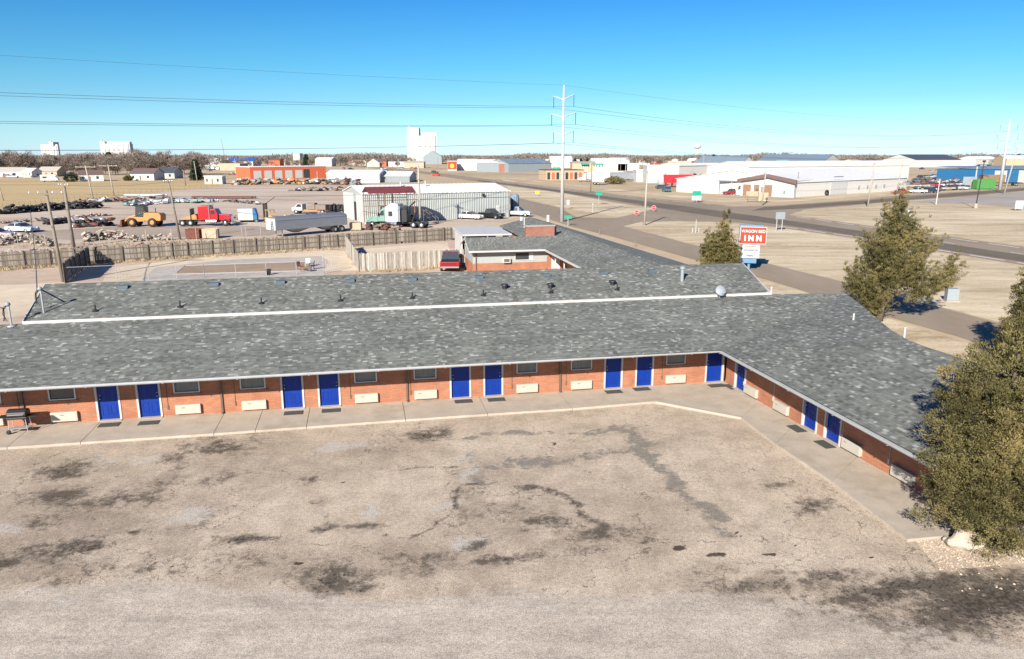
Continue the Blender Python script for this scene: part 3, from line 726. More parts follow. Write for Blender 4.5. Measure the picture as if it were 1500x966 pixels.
mb = MB(); mb.box(SL-.4, -DO+.01, ZE-.16, se, -.002, ZE-.13); mb.build('soffit', M['soffit'], motel)
mb = MB(); pts = [lp(x) for x in (Ecor, Eend)]; c0 = lp(L2(0, -.002)); c1 = lp(L2(RE+.3, -.002))
mb.add([(pts[0][0], pts[0][1]+.012, ZE-.135), (pts[1][0]+.01, pts[1][1], ZE-.135), (c1[0], c1[1], ZE-.135), (c0[0], c0[1], ZE-.135)], [(0,1,2,3)]); mb.build('soffit', M['soffit'], motel)
mb = MB()
RNAME = 'rake_board'; RPAR = motel
def rake(a, b, w=.045, h=.15):
    a = Vector(a); b = Vector(b); d = b-a; mid = (a+b)/2
    rz = math.atan2(d.y, d.x); ry = -math.atan2(d.z, math.hypot(d.x, d.y))
    b_ = MB(); b_.cbox(mid.x, mid.y, mid.z-h/2+.01, d.length, w, h, rz, ry); b_.build(RNAME, M['trim'], RPAR)
rake((-17.08,4.40,zf(4.43)+.15), (-17.66,9.0,4.975)); rake((22.46,4.45,zf(4.43)+.15), (23.10,9.0,4.975)); rake((-17.66,9.02,4.975), (-18.22,19.4,2.49)); rake((23.1,9.02,4.975), (23.34,19.4,2.49))
rake(tuple(lp(Eend)), tuple(lp(Fend)))
# downpipes, conduits, lamps
for u, vb in ((37,614),(327,607),(597,590),(820,577)):
    s = s1(u, vb); mb = MB(); mb.box(s-.045, -.075, WZ+.02, s+.045, -.004, 2.2); mb.cbox(s, -.10, WZ+.05, .08, .16, .06); mb.build('downpipe', M['darkpipe'], motel)
for u, v0 in ((29,605),(247,601),(346,600),(514,590),(602,585),(750,574),(829,570),(969,559)):
    s = s1(u, v0); mb = MB(); mb.tube((s, -.014, .62), (s, -.014, 2.2), .011, .011, 5); mb.box(s-.03, -.03, .42, s+.03, -.003, .62); mb.build('conduit', M['darkpipe'], motel)
for c, w in ((s2(1091,566)-.05, 1.1), (s2(1134,590)-.05, .6), (s2(1233,652), 1), (s2(1301,690), 1)):
    mb = MB(); mb.tube((c, -.014, .7), (c, -.014, 2.2), .011, .011, 5); mb.box(c-.04, -.05, .5, c+.04, -.003, .7); mb.build('conduit', M['trim'], motel, loc=Q2, rz=RZ2)
for u in (304, 579, 594, 829):
    s = s1(u, 560); mb = MB(); mb.box(s-.07, -.12, 1.72, s+.07, -.004, 1.9); mb.build('wall_lamp', M['white2'] if u != 829 else M['darkpipe'], motel, bevel=.01)
# things through the roof
def roofz(s, t):
    if t < 4.42: return zf(t)
    return zf(4.43)+STEP + (4.98-zf(4.43)-STEP)*(t-4.43)/(9.0-4.43)
def on_main(u, v):
    n0 = Vector((0, -(4.98-zf(4.43)-STEP)/(4.57), 1)); nn = N1*n0.y + Vector((0,0,1))
    return onplane(u, v, L1(0, 4.43, zf(4.43)+STEP), nn)
for u, v in ((181,422),(314,418),(411,415),(513,412.5),(604,410.5),(702,407.5),(800,404),(884,401),(955,398.5)):
    q = lp(on_main(u, v)); mb = MB(); mb.extx([(-.20,-.03),(.20,.06),(.18,.13),(-.08,.13)], -.24, .24); mb.build('roof_vent', M['blueshed'], motel, loc=q)
for u, v in ((140,456),(264,450),(383,445),(499,441),(604,437),(708,433),(807,429),(904,425)):
    q = Vector(lp(on_main(u, v))); mb = MB(); mb.tube((0,0,-.02), (0,0,.32), .04, .04, 8); mb.lathe([(.17,.0),(.12,.05),(.045,.10)], n=10); mb.build('vent_pipe', M['black'] if True else M['steel'], motel, loc=q)
for u, v in ((739,423),(806,422),(897,417.5)):
    q = Vector(lp(on_main(u, v))); mb = MB(); mb.lathe([(0,.28),(.2,.26),(.22,.18),(.13,.16),(.13,-.05)], n=12); mb.build('turbine_vent', M['black'], motel, loc=q)
q = Vector(lp(on_main(999, 412))); mb = MB(); mb.tube((0,0,-.05), (0,0,.75), .10, .10, 12); mb.lathe([(.0,.92),(.15,.86),(.16,.74),(.10,.73)], n=12); mb.build('flue', M['dish'], motel, loc=q)
for u, v in ((1250,469),(1325,490)):
    q = Vector(lp(onplane(u, v, (0,0,3.6 if u < 1300 else 3.78), (0,0,1)))); mb = MB(); mb.tube((0,0,-.2), (0,0,.34), .05, .05, 8); mb.build('vent_pipe', M['trim'], motel, loc=q)
# ---- walk in slabs with a low kerb
def slabs():
    mb = MB()
    fr = [(0,656),(314,635),(453,625),(590,615),(705,607),(820,600),(960,588)]
    fl = [loc1(G(u, v, WZ)) for u, v in fr]
    fe = lambda s: float(np.interp(s, [p[0] for p in fl], [p[1] for p in fl]))
    joints = [-27, -24, -20.9] + [s1(u, v) for u, v in ((52,640),(150,628),(330,620),(386,618),(455,610),(590,600),(702,590),(818,580))] + [loc1(G(960,588,WZ))[0]]
    for a, b in zip(joints[:-1], joints[1:]):
        mb.prism([L1(a+.012, -.003)[:2], L1(b-.012, -.003)[:2], L1(b-.012, fe(b))[:2], L1(a+.012, fe(a))[:2]], -.06, WZ)
    a = joints[-1]; A_ = L1(a+.012, -.003); Bq = L1(a+.012, fe(a)); K = G(1086,612,WZ); C_ = L2(0, -.003) ; D1 = L2(3.2, -.003)
    mb.prism([p[:2] for p in (A_, L1(SC-.01,-.003), D1, K, Bq)], -.06, WZ)
    edge = [K] + [G(u, v, WZ) for u, v in ((1136,650),(1218,705),(1330,790))]
    ss = [3.215, 6.2, 10.2, 16.4]
    for i in range(3):
        mb.prism([p[:2] for p in (L2(ss[i]+(.012 if i else 0), -.003), L2(ss[i+1]-.012, -.003), edge[i+1], edge[i] + (edge[i+1]-edge[i])*.004)], -.06, WZ)
    struct('walkway', mb, M['concrete'])
    kb = MB()
    def strip(a, b, w=.16):
        d = (b-a).normalized(); n = Vector((-d.y, d.x, 0))*w
        kb.prism([p[:2] for p in (a, b, b-n, a-n)], -.05, WZ+.012)
    strip(G(960,588.5,WZ), G(1086,612,WZ), -.16)
    struct('kerb', kb, M['kerb'])
slabs()
# ---- things on and around the walk
def floor_mat(u, v, lab, rz, w=.85, d=.5):
    g = G(u, v, WZ); mb = MB(); mb.cbox(0,0,.012, w, d, .02)
    o = mb.build('doormat', M['mat'], bevel=.004, loc=(g.x, g.y, WZ+.001), rz=rz)
    tag(o, lab, 'doormat', 'dark doormats laid before the blue doors')
names = ['dark doormat before the first blue door from the barbecue', 'dark doormat before the second blue door from the barbecue', 'dark doormat before the third blue door from the barbecue',
         'dark doormat before the fourth blue door from the barbecue', 'dark doormat before the fifth blue door from the barbecue', 'dark doormat before the sixth blue door from the barbecue',
         'dark doormat before the seventh blue door from the barbecue', 'dark doormat before the eighth blue door from the barbecue', 'dark doormat before the corner door that faces the car park',
         'dark doormat beside the corner, before the side wing\'s first door', 'dark doormat before the middle blue door of the side wing', 'dark doormat before the last blue door of the side wing, nearest the big juniper']
for i, (u, v) in enumerate([(160,623),(218,620),(430,605.5),(485,602),(679,588.5),(727,586),(899,574.5),(940,570.5),(1050,565.5),(1071,567),(1167,628.5),(1208,651.5)]):
    floor_mat(u, v, names[i], A1 if i < 9 else A2)
def barbecue():
    g = G(31, 633, WZ)
    t = thing('barbecue_grill', 'black barbecue grill on a grey wheeled cart on the motel walkway', 'barbecue', (g.x, g.y, WZ), A1)
    mb = MB(); mb.extx([(-.24,.74),(.24,.74),(.27,.86),(.22,.98),(.06,1.05),(-.12,1.04),(-.25,.95),(-.28,.84)], -.38, .38); mb.build('hood', M['black'], t, bevel=.03)
    mb = MB(); mb.box(-.40,-.26,.64,.40,.26,.735); mb.build('firebox', M['black'], t, bevel=.02)
    mb = MB(); mb.box(-.75,-.2,.72,-.42,.2,.75); mb.build('side_shelf', M['black'], t); mb = MB(); mb.box(.42,-.2,.72,.75,.2,.75); mb.build('side_shelf', M['black'], t)
    for sx in (-.32,.32):
        for sy in (-.2,.2):
            mb = MB(); mb.tube((sx, sy, .64), (sx*1.15, sy*1.1, .06), .018, .018, 6); mb.build('leg', M['steel'], t)
    mb = MB(); mb.box(-.36,-.2,.20,.36,.2,.22); mb.build('shelf', M['steel'], t)
    for sy in (-.25,.25):
        mb = MB(); mb.lathe([(0,-.03),(.09,-.03),(.10,0),(.09,.03),(0,.03)], (-.37, sy, .10), 14, 'Y'); mb.build('wheel', M['rubber'], t, smooth=True)
    mb = MB(); mb.tube((-.3,-.3,.86), (.3,-.3,.86), .014, .014, 6); mb.build('handle', M['steel'], t)
barbecue()
def dish():
    q = on_main(1054, 435); z = q.z
    t = thing('satellite_dish', 'grey satellite dish on the motel roof beside the white flashing', 'satellite dish', (q.x, q.y, z-.06), R(20), scale=.72)
    mb = MB(); mb.lathe([(0,-.06),(.16,-.05),(.30,-.01),(.42,.05),(.43,.06),(.41,.055),(.29,.002),(.15,-.038),(0,-.048)], (0,0,0), 20, 'Y')
    o = mb.build('reflector', M['dish'], t, smooth=True, loc=(0,-.15,.62)); o.rotation_euler = (R(-28), 0, R(-12))
    mb = MB(); mb.path([(0,0,0), (0,0,.45), (0,-.12,.6)], .025, 8); mb.build('mast', M['steel'], t)
    mb = MB(); mb.path([(0,-.2,.35), (.0,-.62,.5)], .015, 6); mb.cbox(0,-.64,.54,.07,.12,.08); mb.build('feed_arm', M['steel'], t)
dish()
def mast(u, v, z, label, h):
    q = onplane(u, v, (0,0,z), (0,0,1))
    t = thing('service_mast', label, 'service mast', (q.x, q.y, q.z-.08), 0)
    mb = MB(); mb.tube((0,0,0), (0,0,h), .045, .045, 8); mb.build('pipe', M['steel'], t)
    mb = MB(); mb.lathe([(0,.12),(.10,.06),(.13,-.02),(.06,-.10),(0,-.10)], (-.03,0,h), 10); mb.build('weatherhead', M['dish'], t, smooth=True)
    mb = MB(); mb.lathe([(.2,.0),(.16,.05),(.05,.09)], (0,0,.06), 10); mb.build('flange', M['steel'], t)
    mb = MB()
    for k in range(3):
        mb.path([(-.06,.02*k,h-.04), (-.28,.03*k,h-.16-.05*k), (-.34,.05*k,h-.5-.12*k), (-.20-.1*k,.05,h-.85), (-.35,.1,h-.6)], .014, 5)
    mb.build('drip_loop', M['wire'], t)
    return q
qa = mast(65, 463, 3.95, 'tall steel service mast on the motel roof with its shadow on the shingles', 1.45)
qb = mast(17, 478, 3.75, 'shorter steel service mast at the top edge of the roof, against the bare dirt', 1.15)
for i, (q, h, lab, tgt) in enumerate([(qa, 1.35, 'black service cable from the tall roof mast to the leaning pole', (-45.5, 71, 6.6)), (qb, 1.05, 'black service cable from the shorter roof mast off past the motel end', (-46, 58, 5.4))]):
    mb = MB(); a = Vector((q.x-.2, q.y, q.z+h-.2)); b = Vector(tgt); pts = [a.lerp(b, k/12) - Vector((0,0,1.1*4*(k/12)*(1-k/12))) for k in range(13)]
    mb.path(pts, .03, 5); tag(mb.build('service_cable', M['wire']), lab, 'cable')
# ---------------------------------------------------------------- office range behind the motel (same axes as the motel)
off = thing('office_building', 'motel office of brick and pale siding under a long shingle roof', 'office building', tuple(W0), A1)
mb = MB()
OX0, OX1, OT = 9.75, 17.3, 37.6
mb.box(OX0, OT, 0, OX1, OT+.2, 1.28); mb.box(OX0, OT+.21, 0, OX0+.2, 43.0, 1.28)
mb.build('brick_base', M['brick'], off)
mb = MB(); mb.box(OX0+.02, OT+.02, 1.284, OX1, OT+.2, 2.5); mb.box(OX0+.02, OT+.21, 1.284, OX0+.2, 43.0, 2.5)
mb.extx([(OT+.02, 2.5), (43.0, 2.5), (40.0, 3.25)], OX0+.02, OX0+.2); mb.build('siding', M['siding'], off)
w = MB(); w.box(14.0,OT-.03,1.5,15.5,OT+.05,1.56); w.box(14.0,OT-.03,2.24,15.5,OT+.05,2.3); w.box(14.0,OT-.03,1.56,14.06,OT+.05,2.24); w.box(15.44,OT-.03,1.56,15.5,OT+.05,2.24)
o = w.build('window', M['white'], off); g = MB(); g.box(14.06,OT-.005,1.56,15.44,OT+.01,2.24); g.build('pane', M['glass'], o)
mb = MB(); mb.box(15.52,OT-.03,1.5,15.9,OT+.015,2.3); mb.build('panel', M['white'], off)
a = MB(); a.box(12.75,OT-.35,1.32,13.5,OT+.1,1.8); o = a.build('air_conditioner', M['white2'], off); a = MB(); a.box(12.85,OT-.36,1.4,13.4,OT-.352,1.72); a.build('grille', M['darkpipe'], o)
mb = MB(); mb.box(10.05,OT-.09,0,10.13,OT-.01,2.4); mb.build('downpipe', M['darkpipe'], off)
# long wing: walls, porch, posts
mb = MB(); mb.box(19.3, 23, 0, 19.5, OT-.01, 2.7); mb.box(24.6, 20, 0, 24.8, 62, 2.45); mb.box(17.4, 43.1, 0, 17.6, 62, 2.6); mb.box(17.4, 62.0, 0, 24.8, 62.2, 2.6); mb.box(OX0+.2, 43.0, 0, 17.4, 43.2, 2.5)
mb.box(17.31, OT-.0, 0, 19.5, OT+.2, 2.7)
mb.build('wall', M['brick'], off)
mb = MB(); mb.box(17.75, OT-.05, .05, 18.65, OT-.004, 2.1); mb.build('door', M['trim'], off)
for t_ in (25, 28.2, 31.4, 34.6):
    p = MB(); p.box(17.35, t_, 0, 17.45, t_+.1, 2.55); p.build('post', M['trim'], off)
zr = 3.72
mb = MB()
ZL = 2.62
# long wing roof: left eave s=16.9, ridge s=21.2, right eave s=26
def wing(s0, t0, s1_, t1): pass
mb.add([(16.9,13,ZL),(16.9,42.5,ZL),(16.9,62.6,ZL),(21.2,62.6,zr),(21.2,13,zr)], [(0,4,3,2,1)])
mb.add([(21.2,13,zr),(21.2,62.6,zr),(25.35,62.6,2.5),(26.8,24.9,2.5),(27.0,19.5,2.5),(23.5,13,3.1)], [(0,1,2,3,4)])
# office cross roof
rz_ = 3.62; rt = 39.9
mb.add([(9.3,36.75,2.62),(17.0,36.75,2.62),(20.8,rt,rz_),(9.3,rt,rz_)], [(0,1,2,3)])
mb.add([(9.3,rt,rz_),(20.8,rt,rz_),(17.0,43.3,2.62),(9.3,43.3,2.62)], [(0,1,2,3)])
ro = mb.build('roof', M['shingle'], off, uv=lambda c: (c.y, c.x) if c.x > 16.85 else (c.x, c.y), fixn=False)
for p in ro.data.polygons:
    if p.normal.z < 0: p.flip()
RNAME = 'fascia'; RPAR = off
rake((16.9,20,ZL), (16.9,36.7,ZL), .05, .2); rake((25.37,62.6,2.5), (26.82,24.9,2.5)); rake((9.3,36.75,2.63), (16.9,36.75,2.63), .05, .17); rake((9.28,36.75,2.62), (9.28,rt,rz_)); rake((9.28,rt,rz_), (9.28,43.3,2.62)); rake((16.9,62.62,ZL), (21.2,62.62,zr)); rake((21.2,62.62,zr), (25.35,62.62,2.5))
mb = MB(); mb.add([(16.95,20,ZL-.12),(19.3,20,ZL-.02),(19.3,OT-.02,ZL-.02),(16.95,OT-.02,ZL-.12)], [(0,1,2,3)]); mb.box(9.4,36.8,2.43,16.9,OT,2.46); mb.build('soffit', M['brownwood'], off)
q = onplane(790, 338, (0,0,3.9), (0,0,1)); s_, t_ = loc1(q)
mb = MB(); mb.prism([(s_-1.5,t_-.25),(s_+1.6,t_-.25),(s_+2.0,t_+.5),(s_-1.5,t_+.5)], 2.9, 4.35); mb.build('chimney', M['brick_dark'], off)
mb = MB(); mb.prism([(s_-1.58,t_-.33),(s_+1.68,t_-.33),(s_+2.1,t_+.58),(s_-1.58,t_+.58)], 4.352, 4.45); mb.build('chimney_cap', M['kerb'], off)
for u, v, h in ((768,331,1.0),(764,324,.55),(803,322,.6)):
    q = onplane(u, v, (0,0,3.3), (0,0,1)); s_, t_ = loc1(q); mb = MB(); mb.tube((s_,t_,3.0), (s_,t_,3.3+h), .07 if h > .9 else .22, .07 if h > .9 else .22, 10); mb.build('flue', M['trim'], off)
for u, v in ((878,343.5),(930,361)):
    q = G(u, v, 0); t = thing('marker_post', 'short dark post beside the office roof, ' + ('the nearer one to the brick chimney' if u < 900 else 'the one farther from the brick chimney'), 'post', tuple(q)); q
    mb = MB(); mb.tube((0,0,0), (0,0,.8), .07, .06, 8); mb.build('post', M['pole'], t)
# white flat-roofed shed
sh = thing('storage_shed', 'white flat roofed open shed standing behind the office', 'shed', tuple(W0), A1)
mb = MB(); mb.box(10.55, 50.6, 2.62, 16.3, 60.4, 2.8); mb.build('roof', M['white'], sh)
mb = MB(); mb.box(10.8, 54, 0, 10.95, 60.2, 2.6); mb.box(11.0, 60.05, 0, 16.1, 60.2, 2.6); mb.build('wall', M['white'], sh)
for s_, t_ in ((10.8,50.8),(13.4,50.8),(16.0,50.8)):
    p = MB(); p.box(s_, t_, 0, s_+.14, t_+.14, 2.6); p.build('post', M['trim'], sh)
mb = MB(); mb.box(11.5,53,0,15.5,57,1.3); mb.build('cupboard', M['brownwood'], sh)
# ---------------------------------------------------------------- fences
def fence(name, label, a, b, h, posts, face=-1, mats=None, rails=3, step=.02, lean=0):
    a = Vector(a); b = Vector(b); d = b-a; L = d.length; rz = math.atan2(d.y, d.x)
    t = thing(name, label, 'fence', tuple(a), rz)
    bm_, pm_ = mats or (M['wood'], M['woodpost'])
    mb = MB(); x = 0; k = 0
    while x < L:
        w = .135; hh = h + random.uniform(-.07,.07); jy = random.uniform(-.012,.012)
        if random.random() > .012: mb.cbox(x+w/2, jy, hh/2, w, .022, hh, 0, random.uniform(-.012,.012))
        x += w+.012
    mb.build('boards', bm_, t)
    mb = MB()
    for i in range(rails):
        z = h*(.16+.68*i/(rails-1)); mb.box(0, face*.02 if face > 0 else face*.065, z-.045, L, face*.065 if face > 0 else face*.02, z+.045)
    mb.build('rails', pm_, t)
    for x in posts(L):
        mb = MB(); hh = h+random.uniform(-.05,.12); mb.cbox(x, face*.125, hh/2, .13, .11, hh, 0, random.uniform(-.02,.02)); mb.build('post', pm_, t)
    return t
def every(s): 
    def f(L):
        x = .3; out = []
        while x < L: out.append(x); x += s*random.uniform(.62,1.3)
        return out
    return f
p0_ = G(0,395); p1_ = G(505,362.5); dd = (p1_-p0_).normalized()
fence('wooden_fence', 'long weathered board fence with posts along the salvage yard', p0_-dd*22, p1_, 1.78, every(2.6))
fence('wooden_fence', 'weathered board fence along the far side of the small yard behind the red pickup', p1_+dd*.15, G(662,352), 1.78, every(2.8))
fence('wooden_fence', 'short weathered fence running toward the viewer from the yard fence corner', G(507,367), G(526,398), 1.9, every(2.5), 1, (M['woodlight'], M['woodpost']))
fence('picket_fence', 'silvery upright picket fence behind the red pickup', G(526.5,398), G(684,390.5), 1.85, every(6), 1, (M['woodlight'], M['woodpost']), 2)
fence('wooden_fence', 'dark shaded board fence running toward the viewer beside the leaning pole', G(131,387.5), G(95,415), 1.95, every(2.4), 1)
def chain(label, pts, h, gate=False, rail=True):
    g0 = G(*pts[0]); t = thing('chain_link_fence', label, 'fence', tuple(g0))
    P_ = [G(*p)-g0 for p in pts]; rm = MB(); wm = MB()
    for a, b in zip(P_[:-1], P_[1:]):
        L = (b-a).length; n = max(1, round(L/3)); 
        if rail: rm.tube(a+Vector((0,0,h)), b+Vector((0,0,h)), .025, .025, 6)
        for k in range(n+1):
            q = a.lerp(b, k/n); m2 = MB(); m2.tube(q, q+Vector((0,0,h+.03)), .03, .03, 6); m2.build('post', M['steel'], t)
        k = 0; d = (b-a)/L
        while k < L:
            for sg in (1,-1):
                x0 = a+d*k; x1 = a+d*(k+h*.5*sg)
                wm.tube(x0+Vector((0,0,.05)), x1+Vector((0,0,h)), .004, .004, 3, False)
            k += .22
    if rail: rm.build('top_rail', M['steel'], t)
    wm.build('mesh', M['steel'], t)
chain('low chain link fence with a bright top rail below the dark board fence', [(95,414.5),(172,411)], 1.45)
chain('low chain link fence with thin posts along the filled pool, near side', [(176,411),(300,407),(478,401)], 1.3, rail=False)
chain('tall chain link gate panel standing by the patio chairs', [(474,399),(487,398.5)], 1.75)
# wire fence of slim posts in the yard just beyond the board fence
t = thing('wire_fence', 'line of slim pale posts just beyond the long board fence', 'fence', (0,0,0))
for u, v in ((28,365),(68,362),(147,358),(215,355),(252,353),(288,352),(319,350),(355,347),(361,346),(382,345)):
    g = G(u, v); mb = MB(); mb.tube(g, g+Vector((random.uniform(-.1,.1),0,1.75)), .045, .045, 6); mb.build('post', M['polegrey'], t)
# back-field fence posts behind the yard
t = thing('wire_fence', 'row of small posts along the edge of the golden field', 'fence', (0,0,0))
for i in range(42):
    f = i/41; u = 5+f*330; v = float(np.interp(u, [5,100,180,260,335], [309,296,287,280,274])); g = G(u, v)
    mb = MB(); mb.tube(g, g+Vector((random.uniform(-.15,.15),0,1.5)), .06, .06, 5); mb.build('post', M['pole'], t)
# ---------------------------------------------------------------- patio furniture on the pool deck
def chair(u, v, rz, label, mt):
    g = G(u, v); t = thing('patio_chair', label, 'chair', tuple(g), rz)
    mb = MB(); mb.box(-.24,-.24,.42,.24,.24,.46); mb.build('seat', mt, t, bevel=.01)
    mb = MB(); mb.extx([(.22,.46),(.26,.46),(.36,.92),(.32,.92)], -.24, .24); mb.build('backrest', mt, t)
    for sx in (-.22,.22):
        for sy in (-.22,.22):
            l = MB(); l.tube((sx,sy,.42), (sx*1.1,sy*1.1,0), .02, .02, 6); l.build('leg', mt, t)
        l = MB(); l.path([(sx,.28,.66),(sx,-.2,.66),(sx,-.23,.44)], .02, 6); l.build('armrest', mt, t)
chair(440.5,396.5, R(60), 'brown patio chair on the left of the group on the pool deck', M['rust'])
chair(456.5,395, R(-70), 'dark patio chair on the right of the group on the pool deck', M['black'])
chair(451,391.5, R(5), 'white plastic patio chair behind the two dark ones', M['white2'])
g = G(449,398); t = thing('patio_table', 'low brown table between the patio chairs', 'table', tuple(g))
mb = MB(); mb.box(-.5,-.35,.42,.5,.35,.47); mb.build('table_top', M['brownwood'], t)
for sx in (-.42,.42):
    for sy in (-.28,.28): l = MB(); l.box(sx-.03,sy-.03,0,sx+.03,sy+.03,.42); l.build('leg', M['brownwood'], t)
g = G(393.5,403); t = thing('planter_pot', 'small dark pot standing alone on the pool deck', 'pot', tuple(g))
mb = MB(); mb.lathe([(0,0),(.2,0),(.27,.5),(.3,.52),(.3,.58),(.25,.58),(.23,.45),(0,.44)], n=14); mb.build('pot', M['black'], t, smooth=True)
# ---------------------------------------------------------------- foliage
def leaf_cloud(name, cent, dirs, rad, n, length, width, m, parent, tint_c=None, up=.45, spread=.75, flat=.8, tj=.12, nrm=None):
    k = len(cent); N = k*n
    c = np.repeat(cent, n, 0); d = np.repeat(dirs, n, 0); r = np.repeat(rad, n)[:,None]
    off_ = rng.normal(size=(N,3)); off_ /= np.linalg.norm(off_, axis=1)[:,None]
    off_ *= (rng.random((N,1))**.45)*r; off_[:,2] *= flat
    p = c + off_
    ld = d*.55 + off_/r*.6 + np.array([0,0,up]) + rng.normal(size=(N,3))*spread*.5
    ld /= np.linalg.norm(ld, axis=1)[:,None]
    sd = np.cross(ld, rng.normal(size=(N,3)) if nrm is None else np.repeat(nrm, n, 0) + rng.normal(size=(N,3))*.38); sd /= np.linalg.norm(sd, axis=1)[:,None]
    L = (length*(.6+.8*rng.random((N,1)))); W = width*(.6+.8*rng.random((N,1)))
    V = np.stack([p-sd*W/2, p+ld*L*.45-sd*W*.55, p+ld*L, p+ld*L*.45+sd*W*.55], 1).reshape(-1,3)
    me = bpy.data.meshes.new(name)
    me.vertices.add(len(V)); me.vertices.foreach_set('co', V.astype(np.float32).ravel())
    me.loops.add(4*N); me.loops.foreach_set('vertex_index', np.arange(4*N, dtype=np.int32))
    me.polygons.add(N); me.polygons.foreach_set('loop_start', np.arange(0, 4*N, 4, dtype=np.int32))
    me.update()
    tc = tint_c if tint_c is not None else rng.random(k)
    ti = np.clip(np.repeat(tc, n) + rng.normal(size=N)*tj, 0, 1)
    at = me.attributes.new('tint', 'FLOAT', 'FACE'); at.data.foreach_set('value', ti.astype(np.float32))
    me.materials.append(m)
    o = bpy.data.objects.new(name, me); COL.objects.link(o)
    if parent: o.parent = parent; CH.setdefault(parent.name, []).append(o)
    return o
def lobe_points(lobes, n, seed, inner=.35, lump=.28):
    """clump centres in the shell of lobes (cx,cy,cz,rx,ry,rz, taper)"""
    C, D = [], []
    tot = sum(l[3]*l[5]+l[4]*l[5] for l in lobes)
    for li, l in enumerate(lobes):
        k = int(n*(l[3]*l[5]+l[4]*l[5])/tot)
        for _ in range(k):
            v = Vector(rng.normal(size=3)).normalized()
            tp = l[6] if len(l) > 6 else 0
            zz = v.z; s = 1 - tp*(zz*.5+.5)
            q = Vector((v.x*s, v.y*s, zz))
            nz = noise.noise(Vector((v.x*2.1+seed, v.y*2.1, v.z*2.4+li*3.3)))*lump*1.5 + noise.noise(Vector((v.x*5+seed, v.y*5, v.z*6+li)))*lump
            rr = (1-inner*rng.random()**1.6)*(1+nz)
            C.append((l[0]+q.x*l[3]*rr, l[1]+q.y*l[4]*rr, max(.12, l[2]+q.z*l[5]*rr)))
            D.append(tuple((Vector((v.x/l[3], v.y/l[4], v.z/l[5])).normalized())))
    return np.array(C), np.array(D)
def juniper(label, loc, lobes, nb, rb, el, clumps, leaves, L, W, seed, trunk, up=.7, cat='juniper tree', lump=.26, side=0.0, sepk=1.05):
    """crown = many leafy sprays standing on the lobes, over a sparser inner mass"""
    t = thing('juniper_tree', label, cat, loc, 0)
    B, D = lobe_points(lobes, nb*4, seed, .16, lump)
    keep = []; sep = rb*sepk
    for i in range(len(B)):
        if not keep or np.min(((B[keep]-B[i])**2).sum(1)) > sep*sep: keep.append(i)
        if len(keep) >= nb: break
    B = B[keep]; D = D[keep]
    ax = D*.75 + np.array([0,0,up]) + np.stack([np.sign(B[:,0])*side*np.minimum(1,np.abs(B[:,0])), 0*B[:,0], 0*B[:,0]], 1) + rng.normal(size=D.shape)*.22; ax /= np.linalg.norm(ax, axis=1)[:,None]
    sz = rb*(.6+.8*rng.random(len(B)))
    n = len(B)*clumps
    b = np.repeat(B, clumps, 0); a = np.repeat(ax, clumps, 0); r = np.repeat(sz, clumps)[:,None]
    o = rng.normal(size=(n,3)); o /= np.linalg.norm(o, axis=1)[:,None]; o *= rng.random((n,1))**.35
    al = (o*a).sum(1)[:,None]
    taper = 1-.55*np.clip(al, 0, 1)
    C = b + (o-al*a)*r*taper + a*al*r*el
    C[:,2] = np.maximum(C[:,2], .16)
    tb = np.array([.5 + .6*noise.noise(Vector((c[0]*.6, c[1]*.6, c[2]*.8+seed))) for c in B]) + rng.normal(size=len(B))*.13
    dd_ = a*.9 + o*.5; dd_ /= np.linalg.norm(dd_, axis=1)[:,None]
    leaf_cloud('crown', C, dd_, np.full(n, rb*.34), leaves, L, W, M['juniper'], t, np.repeat(tb, clumps), up=up*.5, spread=.55, tj=.07, nrm=o*1.1+np.repeat(D, clumps, 0)*.25)
    I, Di = lobe_points([(l[0],l[1],l[2],l[3]*.5,l[4]*.5,l[5]*.56,*l[6:]) for l in lobes], nb, seed+5, .8, .1)
    leaf_cloud('inner_foliage', I, Di, np.full(len(I), rb*.7), 16, L*1.5, W*1.8, M['juniper'], t, np.clip(.45+rng.normal(size=len(I))*.2, 0, 1), up=.3)
    mb = MB()
    for pts, r0, r1 in trunk:
        for i in range(len(pts)-1):
            a0 = r0 + (r1-r0)*i/(len(pts)-1); b0 = r0 + (r1-r0)*(i+1)/(len(pts)-1); mb.tube(pts[i], pts[i+1], a0, b0, 9)
    mb.build('trunk', M['bark'], t, smooth=True)
    return t
g = G(1440, 792)
juniper('huge dense juniper on the gravel at the end of the side wing', (g.x+.2, g.y-.05, 0),
        [(0,.1,3.0,2.0,1.9,2.8,.25),(-.75,-.3,1.9,1.35,1.4,1.5,.1),(.0,-.55,1.45,1.4,1.1,1.15,.05),(.2,.3,4.6,1.85,1.7,1.9,.22),(1.15,.2,4.9,1.5,1.5,1.75,.25),(1.3,.1,3.0,1.5,1.7,2.5,.2),(-.9,.2,3.9,1.15,1.2,1.6,.3),(-1.15,-.2,2.75,1.1,1.2,1.1,.1)],
        380, .37, 1.5, 30, 22, .08, .026, 3.0, [([(0,0,0),(.1,0,1.5),(0,.1,4),(.1,.2,6)], .28, .05), ([(0,0,.5),(-.8,-.3,1.6),(-1.2,-.4,2.6)], .12, .03), ([(0,0,.8),(.9,0,2),(1.2,.2,4)], .14, .03)], .45, sepk=1.4, lump=.24)
g = G(1556, 760)
juniper('second big juniper beside the huge one, mostly beyond the picture edge', (g.x, g.y+1.0, 0), [(0,0,2.6,1.5,1.6,2.4,.3),(.6,.3,4.2,1.3,1.4,2.1,.5)], 220, .34, 1.5, 18, 24, .085, .026, 9.0, [([(0,0,0),(0,0,3),(.2,.1,5)], .22, .05)], .45)
g = G(1497, 540)
